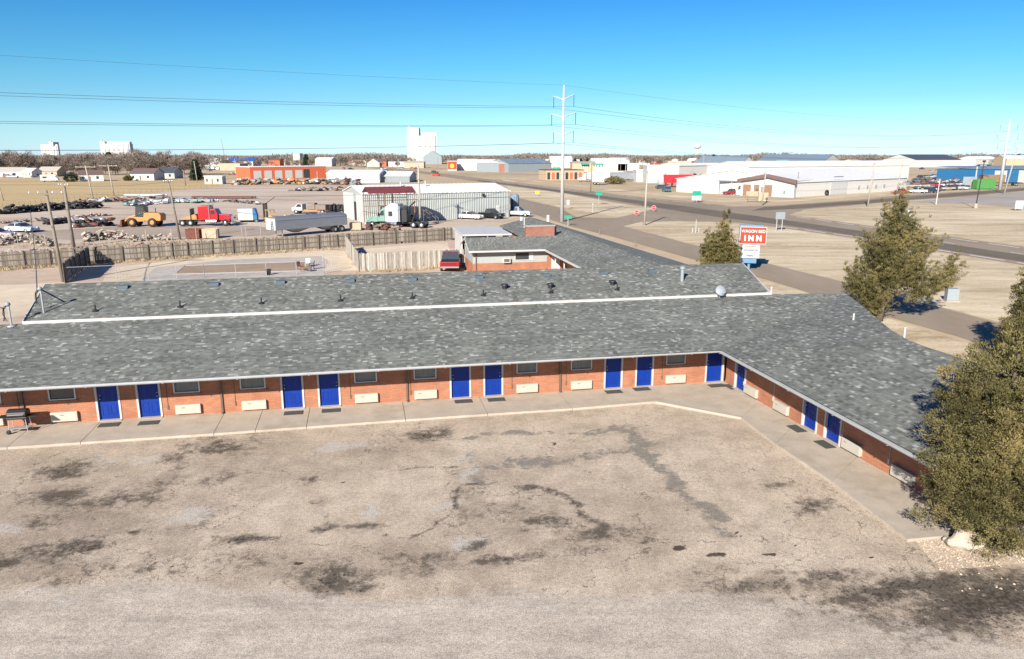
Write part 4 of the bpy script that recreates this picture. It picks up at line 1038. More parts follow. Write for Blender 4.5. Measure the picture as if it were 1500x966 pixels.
juniper('smaller juniper rising behind the huge one by the frontage road', (g.x+.3, g.y, 0), [(0,0,2.6,1.4,1.4,2.3,.35),(.1,0,4.6,1.05,1.05,1.5,.35)], 200, .36, 1.7, 16, 18, .12, .036, 14.0, [([(0,0,0),(0,0,5)], .2, .05)])
g = G(1287, 470)
juniper('tall lopsided juniper with one long limb behind the side wing roof', tuple(g),
        [(.55,0,6.7,1.1,1.2,1.6,.5),(.2,0,5.2,1.75,1.6,1.3,.35),(-.95,0,5.4,.75,.8,.8,.3),(.2,0,3.9,1.75,1.6,1.1,.2),(-1.55,-.2,2.85,.95,1.1,1.05,.15),(-.7,0,1.75,.95,1.0,.85,.1),(-.15,0,.95,.55,.6,.55,0),(1.3,.1,3.3,1.3,1.3,.85,.2),(2.85,0,2.35,1.1,1.0,.62,.1),(4.0,.1,2.9,.9,.9,.65,.2),(4.85,.1,3.7,.5,.55,.8,.5),(2.5,.1,5.4,.75,.7,.7,.3),(.6,0,8.3,.45,.5,1.0,.7),(1.55,0,6.4,.55,.7,.7,.3),(.0,0,7.3,.6,.6,.6,.4),(2.3,0,3.9,.8,.8,.6,.3)],
        360, .30, 3.4, 20, 16, .15, .03, 21.0, [([(0,0,0),(.1,0,1.2),(.3,.1,3.5),(.2,0,6),(.3,0,8.4)], .3, .04), ([(.05,0,.9),(.8,0,1.9),(2.4,0,2.2),(4.6,.1,3.2)], .18, .04), ([(.1,0,.9),(-.8,0,1.6),(-1.4,-.2,2.2)], .14, .03)], 1.0, lump=.34, side=.45, sepk=1.45)
g = G(1052, 399)
juniper('pointed juniper growing beside the red motel sign', tuple(g), [(.35,0,2.6,1.35,1.3,2.5,.85),(-.85,0,1.8,1.05,1.1,1.7,.55),(1.1,0,1.4,1.0,1.0,1.3,.4)], 190, .36, 2.4, 16, 15, .20, .05, 33.0, [([(0,0,0),(.2,0,4.3)], .2, .04)], 1.1)
# gravel bed with boulders under the huge juniper
def gravel_bed():
    pg = [G(u, v) for u, v in ((1337,790),(1362,820),(1372,836),(1440,832),(1560,824),(1640,760),(1600,700),(1450,740),(1380,760))]
    poly_sheet('gravel_bed', None, .02, ground_mat('gravel_bed_fines', (.35,.27,.195),(.45,.36,.27),(.54,.45,.35), .6, 4, .2), .1, .5, world=[(p.x,p.y,.02) for p in pg])
    from mathutils.geometry import intersect_point_line
    xs = [p.x for p in pg]; ys = [p.y for p in pg]; mb = MB(); k = 0
    def inside(x, y):
        c = False
        for i in range(len(pg)):
            a, b = pg[i], pg[i-1]
            if (a.y > y) != (b.y > y) and x < (b.x-a.x)*(y-a.y)/(b.y-a.y)+a.x: c = not c
        return c
    while k < 3600:
        x = random.uniform(min(xs), max(xs)); y = random.uniform(min(ys)-1.2, max(ys))
        if not inside(x, y) and not (random.random() < .06): continue
        r = random.uniform(.02, .055); z = .02 + r*.3
        a = random.random()*6
        vs = [(x+math.cos(a+i*1.57)*r*random.uniform(.7,1.3), y+math.sin(a+i*1.57)*r*random.uniform(.7,1.3), z) for i in range(4)] + [(x, y, z+r*random.uniform(.5,.9))]
        mb.add(vs, [(0,1,4),(1,2,4),(2,3,4),(3,0,4)]); k += 1
    o = mb.build('gravel', M['gravel'], fixn=False); o['kind'] = 'stuff'
gravel_bed()
for i, (u, v, r, lab) in enumerate([(1412,802,.42,'big pale boulder at the foot of the huge juniper'), (1390,796,.17,'small pale stone left of the big boulder'), (1487,778,.34,'pale boulder at the right edge under the huge juniper')]):
    g = G(u, v); mb = MB(); mb.rock((0,0,r*.45), r, i+3, (1.25,.9,.8), 3, .45); tag(mb.build('boulder', M['stone'], smooth=False, loc=tuple(g)), lab, 'boulder')
# ---------------------------------------------------------------- the motel's road sign
g = G(1098, 396)
ms = thing('motel_sign', 'tall blue motel sign, red WAGON BED INN panel over a white letter board', 'sign', tuple(g), R(-14))
pxm = 1.0/(F/math.hypot(g.x, g.y)); 
def zs(v): return HT(1098, 396, v)
zt, zb = zs(334), zs(356.5)
mb = MB(); mb.tube((-.1,.42,0), (-.1,.42,zb-.1), .15, .15, 12); mb.build('pole', M['signblue'], ms)
mb = MB(); mb.box(-1.28, .10, zb-.12, 1.05, .75, zt+.25); mb.build('cabinet', M['signblue'], ms, bevel=.03)
mb = MB(); mb.box(-1.15, -.06, zb-.02, 1.36, .085, zt+.04); rp = mb.build('red_panel', M['signred'], ms, bevel=.02)
mb = MB(); fz0, fz1 = zb-.08, zt+.10
mb.box(-1.21,-.075,fz0,1.42,.09,zb-.024); mb.box(-1.21,-.075,zt+.044,1.42,.09,fz1); mb.box(-1.21,-.075,zb-.024,-1.154,.09,zt+.044); mb.box(1.364,-.075,zb-.024,1.42,.09,zt+.044); mb.build('panel_border', M['board'], ms)
lettering('WAGON BED', .43, M['lettr'], ms, (.1, -.075, zb+(zt-zb)*.77), .0, .9)
lettering('I N N', .80, M['lettr'], ms, (.1, -.075, zb+(zt-zb)*.31), .03, .92)
z1, z0 = zs(358.5), zs(378.5)
mb = MB(); mb.box(-1.0, .10, z0-.55, .62, .6, z1+.05); mb.build('cabinet', M['signblue'], ms, bevel=.03)
mb = MB(); mb.box(-.88, -.02, z0, .86, .085, z1); mb.build('letter_board', M['board'], ms, bevel=.015)
lettering('LOW RATE', .19, M['inkred'], ms, (-.02,-.035,z0+(z1-z0)*.85), .004)
lettering('KITCHENETTES', .215, M['inkblue'], ms, (-.02,-.035,z0+(z1-z0)*.58), .004, .92)
lettering('WEEKLY', .23, M['inkblue'], ms, (-.02,-.035,z0+(z1-z0)*.18), .004)
# ---------------------------------------------------------------- transmission pylons and conductors
pyA = G(823, 325); pyB = G(1464.5, 278); dAB = (pyB-pyA); dAB.z = 0; LAB = dAB.length; dl = dAB/LAB; perp = Vector((dl.y, -dl.x, 0))
pyZ = pyA - dl*LAB*.92 + perp*(-4)
LV = [HT(823,325,v) for v in (157.5,183.5,209.5)]; TOPH = HT(823,325,125)
def pylon(loc, label, k=1.0, r=.36):
    t = thing('transmission_pylon', label, 'pylon', tuple(loc), math.atan2(perp.y, perp.x))
    mb = MB(); mb.tube((0,0,0), (0,0,TOPH*k), r, r*.42, 12); mb.build('mast', M['pylon'], t, smooth=True)
    for j, z in enumerate(LV):
        for sg in (-1, 1):
            tip = 2.6 if j != 1 else 3.1
            mb = MB(); mb.path([(sg*.2,0,(z+1.3)*k), (sg*tip*.6,0,(z+1.75)*k), (sg*tip,0,(z+1.95)*k)], .10, 6); a = mb.build('arm', M['pylon'], t)
            mb = MB(); mb.tube((sg*tip,0,(z+1.95)*k), (sg*tip,0,z*k), .05, .05, 6)
            mb.build('insulator', M['black'], a)
    return t
pylon(pyA, 'tall pale single-mast pylon beside the frontage road, nearest the motel')
pylon(pyB, 'tall pale pylon beside the blue and white building', r=.6)
def sag(a, b, s, n=22): return [a.lerp(b, k/n) - Vector((0,0,4*s*(k/n)*(1-k/n))) for k in range(n+1)]
lvn = ['lowest', 'middle', 'upper']
for j, z in enumerate(LV):
    for sg in (-1, 1):
        tip = 2.6 if j != 1 else 3.1
        o3 = [q + perp*sg*tip + Vector((0,0,z)) for q in (pyZ, pyA, pyB, pyB+dl*LAB*.7)]
        mb = MB(); mb.path(sag(o3[0], o3[1], 1.6)[:-1] + sag(o3[1], o3[2], 3.2)[:-1] + sag(o3[2], o3[3], 1.5), 0.025, 4)
        tag(mb.build('power_line', M['wire']), 'dark conductor strung between the tall pylons, %s level on the %s side' % ({0:'upper',1:'middle',2:'lowest'}[j], 'road' if sg > 0 else 'yard'), 'power line', 'conductors between the pylons')
mb = MB(); mb.path(sag(pyZ+Vector((0,0,TOPH)), pyA+Vector((0,0,TOPH)), 1.2)[:-1] + sag(pyA+Vector((0,0,TOPH)), pyB+Vector((0,0,TOPH)), 2.4), .015, 4)
tag(mb.build('power_line', M['wire']), 'thin topmost shield wire joining the pylon tips', 'power line', 'conductors between the pylons')
# ---------------------------------------------------------------- timber poles
def upole(u, v, vt, label, du=0, arm=2.4, armrz=0.0, m='pole', r=.17, drop=.35, two=False, tf=False):
    g = G(u, v); h = HT(u, v, vt); d = math.hypot(g.x, g.y)
    lean = du*d/F                          # sideways lean at the top, in metres
    t = thing('utility_pole', label, 'utility pole', tuple(g))
    mb = MB(); top = Vector((lean, 0, h)); mb.tube((0,0,-.1), top, r, r*.68, 9); mb.build('pole', M[m], t, smooth=True)
    if arm:
        for kk in range(2 if two else 1):
            c = top*(1-(drop+kk*1.1)/h); mb = MB(); mb.cbox(c.x, c.y-.16, c.z, arm, .10, .13, armrz)
            a = mb.build('crossarm', M[m], t)
            ins = MB()
            for f in (-.45,-.2,.2,.45):
                x = c.x + math.cos(armrz)*arm*f; y = c.y-.16 + math.sin(armrz)*arm*f
                ins.lathe([(.045,0),(.06,.08),(.03,.16),(0,.18)], (x, y, c.z+.066), 6)
            ins.build('insulators', M['steel'], a)
    if tf:
        mb = MB(); mb.lathe([(0,-.5),(.26,-.48),(.27,.4),(.22,.46),(0,.48)], (lean*.8, -.45, h*.8), 12); mb.build('transformer', M['steel'], t)
    return g, h, top + g
UP = {}
for k, a in dict(
    lean=((93,413,279,'dark leaning utility pole nearest the motel, with a wide crossarm'), dict(du=-6, arm=3.0, armrz=.25, two=False)),
    thick=((108,362,268,'thick brown utility pole at the board fence above the dark shaded fence'), dict(du=-2, arm=1.3, r=.24)),
    loader=((264,351,263,'leaning dark pole between the orange loader and the red lorry'), dict(du=-8, arm=1.2, armrz=.6)),
    white=((616,331,241,'pale timber pole standing before the corrugated shed wall'), dict(du=-1, arm=1.2, m='polegrey', r=.22)),
    junction=((944,330,249,'pale timber pole at the road junction by the stop signs'), dict(du=1, arm=2.2, m='polegrey', r=.2)),
    lot=((1271,303,238,'timber pole on the corner grass before the long white warehouse'), dict(du=3, arm=.8, m='polegrey', r=.19)),
    fieldA=((137,293,243,'pale pole with wide crossarm by the golden field, left of its twin'), dict(du=-5, arm=5.5, m='polegrey', r=.2)),
    fieldB=((167,287,241.5,'pale pole with wide crossarm by the golden field, right of its twin'), dict(du=-3, arm=5.5, m='polegrey', r=.2)),
    edge=((5,294,264,'slim grey pole in the golden field at the picture\'s left edge'), dict(du=-4, arm=0, m='polegrey', r=.18)),
    houseA=((289,266,236,'tall slim pole before the dark cedar by the field houses'), dict(du=-2, arm=0, m='polegrey', r=.2)),
    houseB=((272,272,250,'short slim pole left of the dark cedar by the field houses'), dict(du=-1, arm=0, m='pole', r=.2)),
    tall=((330,236,203,'very tall dark pole rising above the skyline beyond the blue roofs'), dict(du=-3, arm=6, m='pole', r=.45)),
    wood=((1116,301,253,'timber pole before the brown-fronted building'), dict(du=2, arm=1.0, m='polegrey', r=.2)),
    wood2=((1165,288,252,'slim dark pole at the corner of the long white warehouse'), dict(du=2, arm=0, m='pole', r=.16)),
    thin1=((1313,286,240,'slim pale pole by the far end of the long white warehouse'), dict(du=3, arm=0, m='polegrey', r=.16)),
    twin=((1471,284,216,'timber pole with crossarms right of the leaning-looking pylon'), dict(du=8, arm=3.2, m='polegrey', r=.24, two=True)),
    back1=((575,258,233,'short dark pole by the white warehouse behind the carport'), dict(arm=0, r=.22)),
    cen=((865,281,240,'dark pole behind the green route sign'), dict(du=1, arm=1.5, r=.2)),
).items():
    UP[k] = upole(*a[0], **a[1])
# lamp standards
def lampost(u, v, vt, label, m, base=False, arms=True):
    g = G(u, v); h = HT(u, v, vt); t = thing('street_lamp', label, 'lamp post', tuple(g))
    mb = MB(); mb.tube((0,0,.0), (.5 if base else .2,0,h), .13, .09, 8); mb.build('pole', M[m], t)
    if arms:
        mb = MB(); mb.cbox(.45, 0, h-.6, 2.4, .12, .12); a = mb.build('arm', M[m], t)
        for sx in (-.7, 1.6): l = MB(); l.cbox(sx, 0, h-.75, .6, .4, .22); l.build('lamp_head', M[m], a)
        l = MB(); l.cbox(.5, 0, h+.15, .5, .4, .4); l.build('lamp_head', M[m], a)
    if base: b = MB(); b.tube((0,0,0), (0,0,1.0), .4, .36, 10); b.build('base', M['kerb'], t)
lampost(1429, 305, 237.5, 'dark lamp post on a white concrete base by the concrete apron', 'black', True)
lampost(1371, 300, 262, 'slim pale post on the corner grass before the salvage yard', 'trim', False, False)
def cable(a, b, s, label, r=.02):
    mb = MB(); mb.path(sag(Vector(a), Vector(b), s, 16), r, 4); tag(mb.build('overhead_cable', M['wire']), label, 'cable')
off3 = Vector((0,-.2,-.3))
cable(UP['thick'][2]+off3, UP['loader'][2]+off3, .35, 'overhead cable from the thick brown pole to the pole by the loader')
cable(G(150,330)+Vector((-2,0,5.2)), UP['white'][2]+Vector((0,0,-4.6)), .6, 'low dark cable slung across the salvage yard to the pale pole', .035)
cable(UP['white'][2]+off3, UP['junction'][2]+off3, .9, 'overhead cable from the pale shed pole to the junction pole')
cable(UP['junction'][2]+Vector((0,0,-3.2)), G(752,300)+Vector((0,0,5.0)), 1.2, 'low cable from the junction pole to the corrugated shed', .03)
cable(UP['fieldA'][2]+off3, UP['fieldB'][2]+off3, .3, 'overhead cable joining the two field poles with white crossarms', .03)
# ---------------------------------------------------------------- signs beside the roads
def signpost(name, label, u, v, vt, build, m='steel', rz=0, r=.05, group=None):
    g = G(u, v); h = HT(u, v, vt); t = thing(name, label, 'road sign', tuple(g), rz, group)
    mb = MB(); mb.tube((0,.05,0), (0,.05,h), r, r, 6); mb.build('post', M[m], t); build(t, h); return t
def octo(t, h):
    mb = MB(); a = [(.53*math.cos(R(22.5+45*k)), h-.5+.53*math.sin(R(22.5+45*k))) for k in range(8)]; mb.extr(a, -.02, .0); mb.build('rim', M['board'], t)
    mb = MB(); a = [(.47*math.cos(R(22.5+45*k)), h-.5+.47*math.sin(R(22.5+45*k))) for k in range(8)]; mb.extr(a, -.03, -.0205); p = mb.build('plate', M['stop'], t)
    lettering('STOP', .36, M['board'], p, (0,-.042,h-.5), .006, .9)
signpost('stop_sign', 'red octagonal stop sign left of the timber junction pole', 932.5, 316, 308, octo)
signpost('stop_sign', 'red octagonal stop sign right of the timber junction pole, nearer the highway', 957.5, 310, 301, octo)
def plate(w, hh, m, two=False):
    def f(t, h):
        mb = MB(); mb.box(-w/2,-.02,h-hh,w/2,.02,h); mb.build('plate', M[m], t)
        if two: mb = MB(); mb.box(-w/2-.1,-.02,h-hh*2.1,-.05,.02,h-hh*1.1); mb.box(.05,-.02,h-hh*2.1,w/2+.1,.02,h-hh*1.1); mb.build('plate', M['board'], t)
    return f
signpost('street_sign', 'green street sign on a white post at the office roof edge near the pylon', 832, 331, 316, plate(1.2,.5,'green'), 'trim')
signpost('street_sign', 'green route sign on a post in the verge across from the pylon', 877, 300, 280, plate(1.5,1.0,'green'), 'steel')
signpost('street_sign', 'green sign over two white plates beyond the highway', 1020, 297, 280, plate(2.2,1.1,'green',True), 'trim')
signpost('warning_sign', 'yellow warning board low in the verge before the fuel station', 787, 287, 280, plate(1.1,.8,'signyellow'), 'steel')
signpost('small_sign', 'small dark sign on a thin post in the verge, left of the pylon shadow', 832, 306, 293, plate(.7,1.1,'steel'), 'steel')
signpost('small_sign', 'slim marker post on the line of the pylon shadow in the verge', 868, 312, 298.5, plate(.2,.3,'trim'), 'trim')
g = G(1141, 339); t = thing('highway_sign', 'pale highway sign seen from behind on two slim legs beside the highway', 'road sign', tuple(g), R(12))
h = HT(1141, 339, 311); mb = MB(); mb.box(-.75,-.03,h-1.1,.85,.03,h); mb.build('plate', M['dish'], t)
for x in (-.45,.5): mb = MB(); mb.tube((x,.07,0),(x,.07,h-.1),.05,.05,6); mb.build('leg', M['trim'], t)
g = G(1112, 296.5); t = thing('timber_board', 'low tan timber board on posts before the brown-fronted building', 'sign board', tuple(g))
mb = MB(); mb.box(-3.4,-.06,1.6,-.4,.06,2.7); mb.build('board', M['tanwall'], t)
for x in (-3,-.6): mb = MB(); mb.tube((x,.1,0),(x,.1,2.6),.09,.09,6); mb.build('post', M['pole'], t)
mb = MB(); mb.box(-.2,-.06,.2,2.2,.06,2.4); mb.build('board', M['tanwall'], t)
g = G(1019, 341); t = thing('pipe_marker', 'thin white marker mast with a small base on the grass left of the pointed juniper', 'marker', tuple(g))
mb = MB(); mb.tube((0,0,0),(0,0,2.0),.06,.04,6); mb.build('pole', M['board'], t)
for x in (-.5,.0,.5): mb = MB(); mb.tube((x,.1*x,0),(x,.1*x,.7),.06,.06,6); mb.build('leg', M['board'], t)
g = G(1393, 441); t = thing('utility_cabinet', 'pale utility cabinet on the grass beyond the frontage road', 'utility box', tuple(g), R(-10))
mb = MB(); mb.box(-.45,-.35,.08,.45,.35,1.05); mb.build('body', M['dish'], t, bevel=.03); mb = MB(); mb.box(-.5,-.4,0,.5,.4,.078); mb.build('plinth', M['kerb'], t); mb = MB(); mb.box(-.38,-.356,.16,.38,-.3505,.95); mb.build('door', M['dish'], t)
g = G(1492, 308.5); t = thing('white_board', 'blank white board on a short stand on the corner grass at the right edge', 'sign board', tuple(g))
mb = MB(); mb.box(-.9,-.05,.3,.9,.05,2.1); mb.build('board', M['board'], t)
for x in (-.7,.7): mb = MB(); mb.box(x-.05,.055,0,x+.05,.12,1.8); mb.build('leg', M['steel'], t)
g = G(1331, 318); t = thing('white_box', 'small white cabinet beside the top of the tall lopsided juniper', 'utility box', tuple(g)); mb = MB(); mb.box(-.4,-.3,.1,.4,.3,1.3); mb.build('body', M['white2'], t, bevel=.03); mb = MB(); mb.box(-.45,-.35,0,.45,.35,.098); mb.build('plinth', M['kerb'], t)
# the dark line on the verge is the pylon's own cast shadow, nothing drawn for it
# ---------------------------------------------------------------- vehicles
def wheels(t, xs, y, r, w, rimm='steel', n=14):
    for x in xs:
        for sg in (-1, 1):
            mb = MB(); c = (x, sg*(y-w/2), r); mb.lathe([(r*.55,-w/2),(r*.95,-w/2),(r,-w*.35),(r,w*.35),(r*.95,w/2),(r*.55,w/2)], c, n, 'Y')
            o = mb.build('wheel', M['rubber'], t, smooth=True)
            mb = MB(); mb.lathe([(0,-w*.40),(r*.3,-w*.42),(r*.56,-w*.36),(r*.56,w*.36),(r*.3,w*.42),(0,w*.40)], c, n, 'Y'); mb.build('rim', M[rimm], o, smooth=True)
def car(name, label, cat, loc, rz, color, kind='sedan', L=4.7, W=1.8, group=None, dark_bed=True):
    """front of the car is +x"""
    t = thing(name, label, cat, loc, rz, group); t.color = (*color, 1); h = L/2; w = W/2
    def col(o): o.color = (*color, 1); return o
    if kind == 'sedan':
        low = [(-h,.38),(-h+.05,.86),(-h+.75,.98),(h-1.45,.94),(h-.15,.76),(h,.55),(h-.03,.28),(-h+.05,.26)]
        cab = [(-h+.55,.97),(-h+1.25,1.40),(h-2.35,1.42),(h-1.40,.94)]; rf = (-h+1.28, h-2.38, 1.42)
    elif kind == 'suv':
        low = [(-h,.45),(-h+.02,1.0),(-h+.1,1.08),(h-1.4,1.05),(h-.12,.92),(h,.6),(h-.03,.36),(-h+.05,.34)]
        cab = [(-h+.08,1.08),(-h+.25,1.70),(h-2.1,1.74),(h-1.35,1.05)]; rf = (-h+.27, h-2.12, 1.74)
    else:
        low = [(-h,.55),(-h,1.08),(-h+2.0,1.08),(h-1.55,1.12),(h-.12,1.02),(h,.7),(h-.03,.42),(-h+.05,.45)]
        cab = [(-h+1.95,1.10),(-h+2.1,1.78),(h-2.35,1.82),(h-1.5,1.12)]; rf = (-h+2.12, h-2.37, 1.82)
    mb = MB(); mb.extr(low, -w, w); col(mb.build('body', M['paint'], t, bevel=.06))
    mb = MB(); a, b, c_, d = cab; ins = .2
    ww = w-.04; wt = w-ins
    vs = [(a[0],-ww,a[1]),(b[0],-wt,b[1]),(c_[0],-wt,c_[1]),(d[0],-ww,d[1]),(a[0],ww,a[1]),(b[0],wt,b[1]),(c_[0],wt,c_[1]),(d[0],ww,d[1])]
    mb.add(vs, [(0,1,2,3),(7,6,5,4),(0,4,5,1),(1,5,6,2),(2,6,7,3),(3,7,4,0)]); mb.build('windows', M['glass'], t)
    mb = MB(); mb.box(rf[0]-.02,-wt-.01,rf[2]-.03,rf[1]+.02,wt+.01,rf[2]+.03); 
    x = (a[0]+d[0])/2
    for sg in (-1,1): mb.cbox(x, sg*(ww+wt)/2*1.01, (a[1]+rf[2])/2, .09, .05, rf[2]-a[1]-.04, 0, 0, sg*math.atan2(ww-wt, rf[2]-a[1]))
    col(mb.build('roof', M['paint'], t, bevel=.02))
    if kind == 'pickup':
        mb = MB(); mb.box(-h+.08,-w+.10,1.083,-h+1.9,w-.10,1.095); mb.build('bed', M['black'], t)
        mb = MB(); mb.box(-h-.09,-w+.05,.46,-h-.005,w-.05,.62); mb.build('rear_bumper', M['chrome'], t)
        mb = MB(); mb.box(-h-.006,-w+.25,.66,-h-.001,w-.25,1.02); col(mb.build('tailgate', M['paint'], t))
    for sg in (-1,1):
        mb = MB(); mb.box(h-.14,sg*(w-.28)-.17,.66,h-.005 if kind!='sedan' else h-.02,sg*(w-.28)+.17,.82); mb.build('headlight', M['lamp'], t)
        mb = MB(); mb.box(-h-.012,sg*(w-.14)-.09,.78,-h+.05,sg*(w-.14)+.09,1.0 if kind!='sedan' else .86); mb.build('tail_light', M['redlamp'], t)
        mb = MB(); mb.cbox(d[0]-.25, sg*(w+.08), d[1]+.06, .14, .16, .12); mb.build('mirror', M['black'], t)
    wheels(t, (-h+.95, h-.95), w+.01, .33 if kind=='sedan' else .38, .22)
    return t
g = G(658, 399); car('pickup_truck', 'dark red pickup with a black cab roof parked behind the motel, tail to the viewer', 'pickup truck', (g.x, g.y+2.6, 0), A1+R(80), (.20,.006,.01), 'pickup', 5.6, 2.0)
CARS = {}
g = G(689, 322); CARS['sedan'] = car('parked_car', 'white saloon car parked by the corrugated shed', 'car', (g.x, g.y+1.2, 0), R(-28), (.68,.67,.64), 'sedan', 4.8)
g = G(719, 321); CARS['pickup'] = car('parked_car', 'black pickup parked beside the white saloon at the corrugated shed', 'pickup truck', (g.x, g.y+1.2, 0), R(-35), (.012,.013,.015), 'pickup', 5.4, 2.0)
g = G(759, 318); car('parked_car', 'silver pickup parked at the right end of the corrugated shed', 'pickup truck', (g.x, g.y+1.2, 0), R(-15), (.55,.57,.6), 'pickup', 5.2, 1.9)
g = G(27, 341); car('parked_car', 'silver saloon parked on the lane of the salvage yard', 'car', (g.x, g.y+1.0, 0), R(-14), (.44,.50,.56), 'sedan', 5.0)
g = G(4, 350); car('parked_car', 'pale pink car cut by the left picture edge on the yard lane', 'car', (g.x-1.2, g.y+.8, 0), R(-6), (.48,.36,.35), 'sedan', 4.8)
CARS['suv'] = car('parked_car', 'dark red sport utility beside the brown-fronted building', 'car', tuple(G(1071,285.5)+Vector((0,1,0))), R(175), (.22,.015,.025), 'suv', 4.8)
def red_semi():
    g = G(298, 332); t = thing('semi_truck', 'red long-nosed lorry tractor with a sleeper and twin exhaust stacks', 'lorry', (g.x, g.y+1.4, 0), R(4))
    red = (.40,.006,.012)
    def col(o): o.color = (*red,1); return o
    mb = MB(); mb.extr([(-.9,1.0),(-.9,3.35),(.75,3.45),(.9,3.3),(.9,1.0)], -1.15, 1.15); col(mb.build('sleeper', M['paint'], t, bevel=.08))
    mb = MB(); mb.extr([(.95,1.0),(.95,2.9),(1.95,2.85),(2.3,2.05),(2.3,1.0)], -1.05, 1.05); c = col(mb.build('cab', M['paint'], t, bevel=.06))
    mb = MB(); mb.box(1.15,-1.06,2.0,1.85,1.06,2.6); mb.build('side_window', M['glass'], c)
    mb = MB(); mb.add([(1.99,-.95,2.80),(2.31,-.95,2.1),(2.31,.95,2.1),(1.99,.95,2.80)],[(0,1,2,3)]); mb.build('windscreen', M['glass'], c)
    mb = MB(); mb.extr([(2.35,1.0),(2.35,2.0),(4.15,1.85),(4.3,1.7),(4.3,.95)], -.75, .75); col(mb.build('hood', M['paint'], t, bevel=.06))
    mb = MB(); mb.box(4.31,-.6,.75,4.38,.6,1.75); mb.build('grille', M['chrome'], t); mb = MB(); mb.box(4.35,-1.15,.4,4.6,1.15,.7); mb.build('bumper', M['chrome'], t)
    for sg in (-1,1):
        mb = MB(); mb.tube((.93,sg*1.12,1.1),(.93,sg*1.12,4.1),.09,.09,10); mb.build('exhaust_stack', M['chrome'], t)
        mb = MB(); mb.tube((.4,sg*.98,.8),(2.0,sg*.98,.8),.33,.33,14); mb.build('fuel_tank', M['chrome'], t)
        mb = MB(); mb.extr([(2.8,.95),(2.95,1.25),(3.5,1.35),(4.1,1.2),(4.25,.9),(4.1,.88),(3.5,1.15),(3.0,.98)], sg*.78, sg*1.15); col(mb.build('fender', M['paint'], t))
    mb = MB(); mb.box(-4.4,-.45,.75,4.0,.45,1.0); mb.build('frame', M['black'], t)
    mb = MB(); mb.extr([(-3.9,1.1),(-3.9,1.28),(-1.6,2.0),(-1.3,1.7),(-1.3,1.1)], -.8, .8); mb.build('boom', M['orange'], t)
    mb = MB(); mb.box(-2.3,-.9,1.1,-2.15,.9,2.9); mb.build('headache_rack', M['black'], t)
    wheels(t, (-3.6,-2.3), 1.2, .52, .5); wheels(t, (3.45,), 1.18, .52, .32, 'chrome')
red_semi()
def green_semi():
    g = G(572, 335); t = thing('semi_truck', 'mint green lorry with a white high-roofed sleeper beside the maroon carport', 'lorry', (g.x, g.y+2.2, 0), R(168))
    mb = MB(); mb.extr([(-1.5,1.0),(-1.5,3.9),(-.4,4.05),(.85,3.35),(.85,1.0)], -1.2, 1.2); s = mb.build('sleeper', M['white2'], t, bevel=.12)
    mb = MB(); mb.box(-.5,1.201,1.9,.2,1.215,2.7); mb.build('sleeper_window', M['glass'], s)
    mb = MB(); mb.box(-1.75,-1.05,1.0,-1.53,1.05,3.6); mb.build('fairing', M['alum'], t)
    mb = MB(); mb.extr([(.88,1.0),(.88,3.3),(1.55,2.95),(2.15,2.05),(2.15,1.0)], -1.12, 1.12); c = mb.build('cab', M['mint'], t, bevel=.08)
    for sg in (-1,1): mb = MB(); mb.extr([(1.0,2.0),(1.0,2.85),(1.45,2.75),(1.9,2.0)], sg*1.125, sg*1.14); mb.build('side_window', M['glass'], c)
    mb = MB(); mb.extr([(2.18,.9),(2.18,2.0),(3.6,1.75),(4.2,1.35),(4.25,.8)], -1.0, 1.0); mb.build('hood', M['mint'], t, bevel=.12)
    mb = MB(); mb.box(4.2,-1.15,.4,4.45,1.15,.85); mb.build('bumper', M['white2'], t)
    mb = MB(); mb.box(-6.2,-.45,.7,3.9,.45,.95); mb.build('frame', M['black'], t)
    for sg in (-1,1):
        mb = MB(); mb.tube((-1.2,sg*.98,.75),(.8,sg*.98,.75),.34,.34,14); mb.build('fuel_tank', M['chrome'], t)
        mb = MB(); mb.cbox(1.9, sg*1.35, 2.2, .12, .3, .6); mb.build('mirror', M['black'], t)
    wheels(t, (-5.4,-4.0), 1.2, .52, .5); wheels(t, (3.2,), 1.18, .52, .32, 'chrome')
    mb = MB(); mb.box(-2.9,-1.0,1.0,-2.0,1.0,3.0); mb.path([(-2.2,.5,1),(-3.4,.5,3.6),(-4.2,.4,4.3)], .16, 6); mb.path([(-3.4,-.3,1),(-4.4,-.3,3.2)], .2, 6); mb.build('crane_gear', M['black'], t)
green_semi()
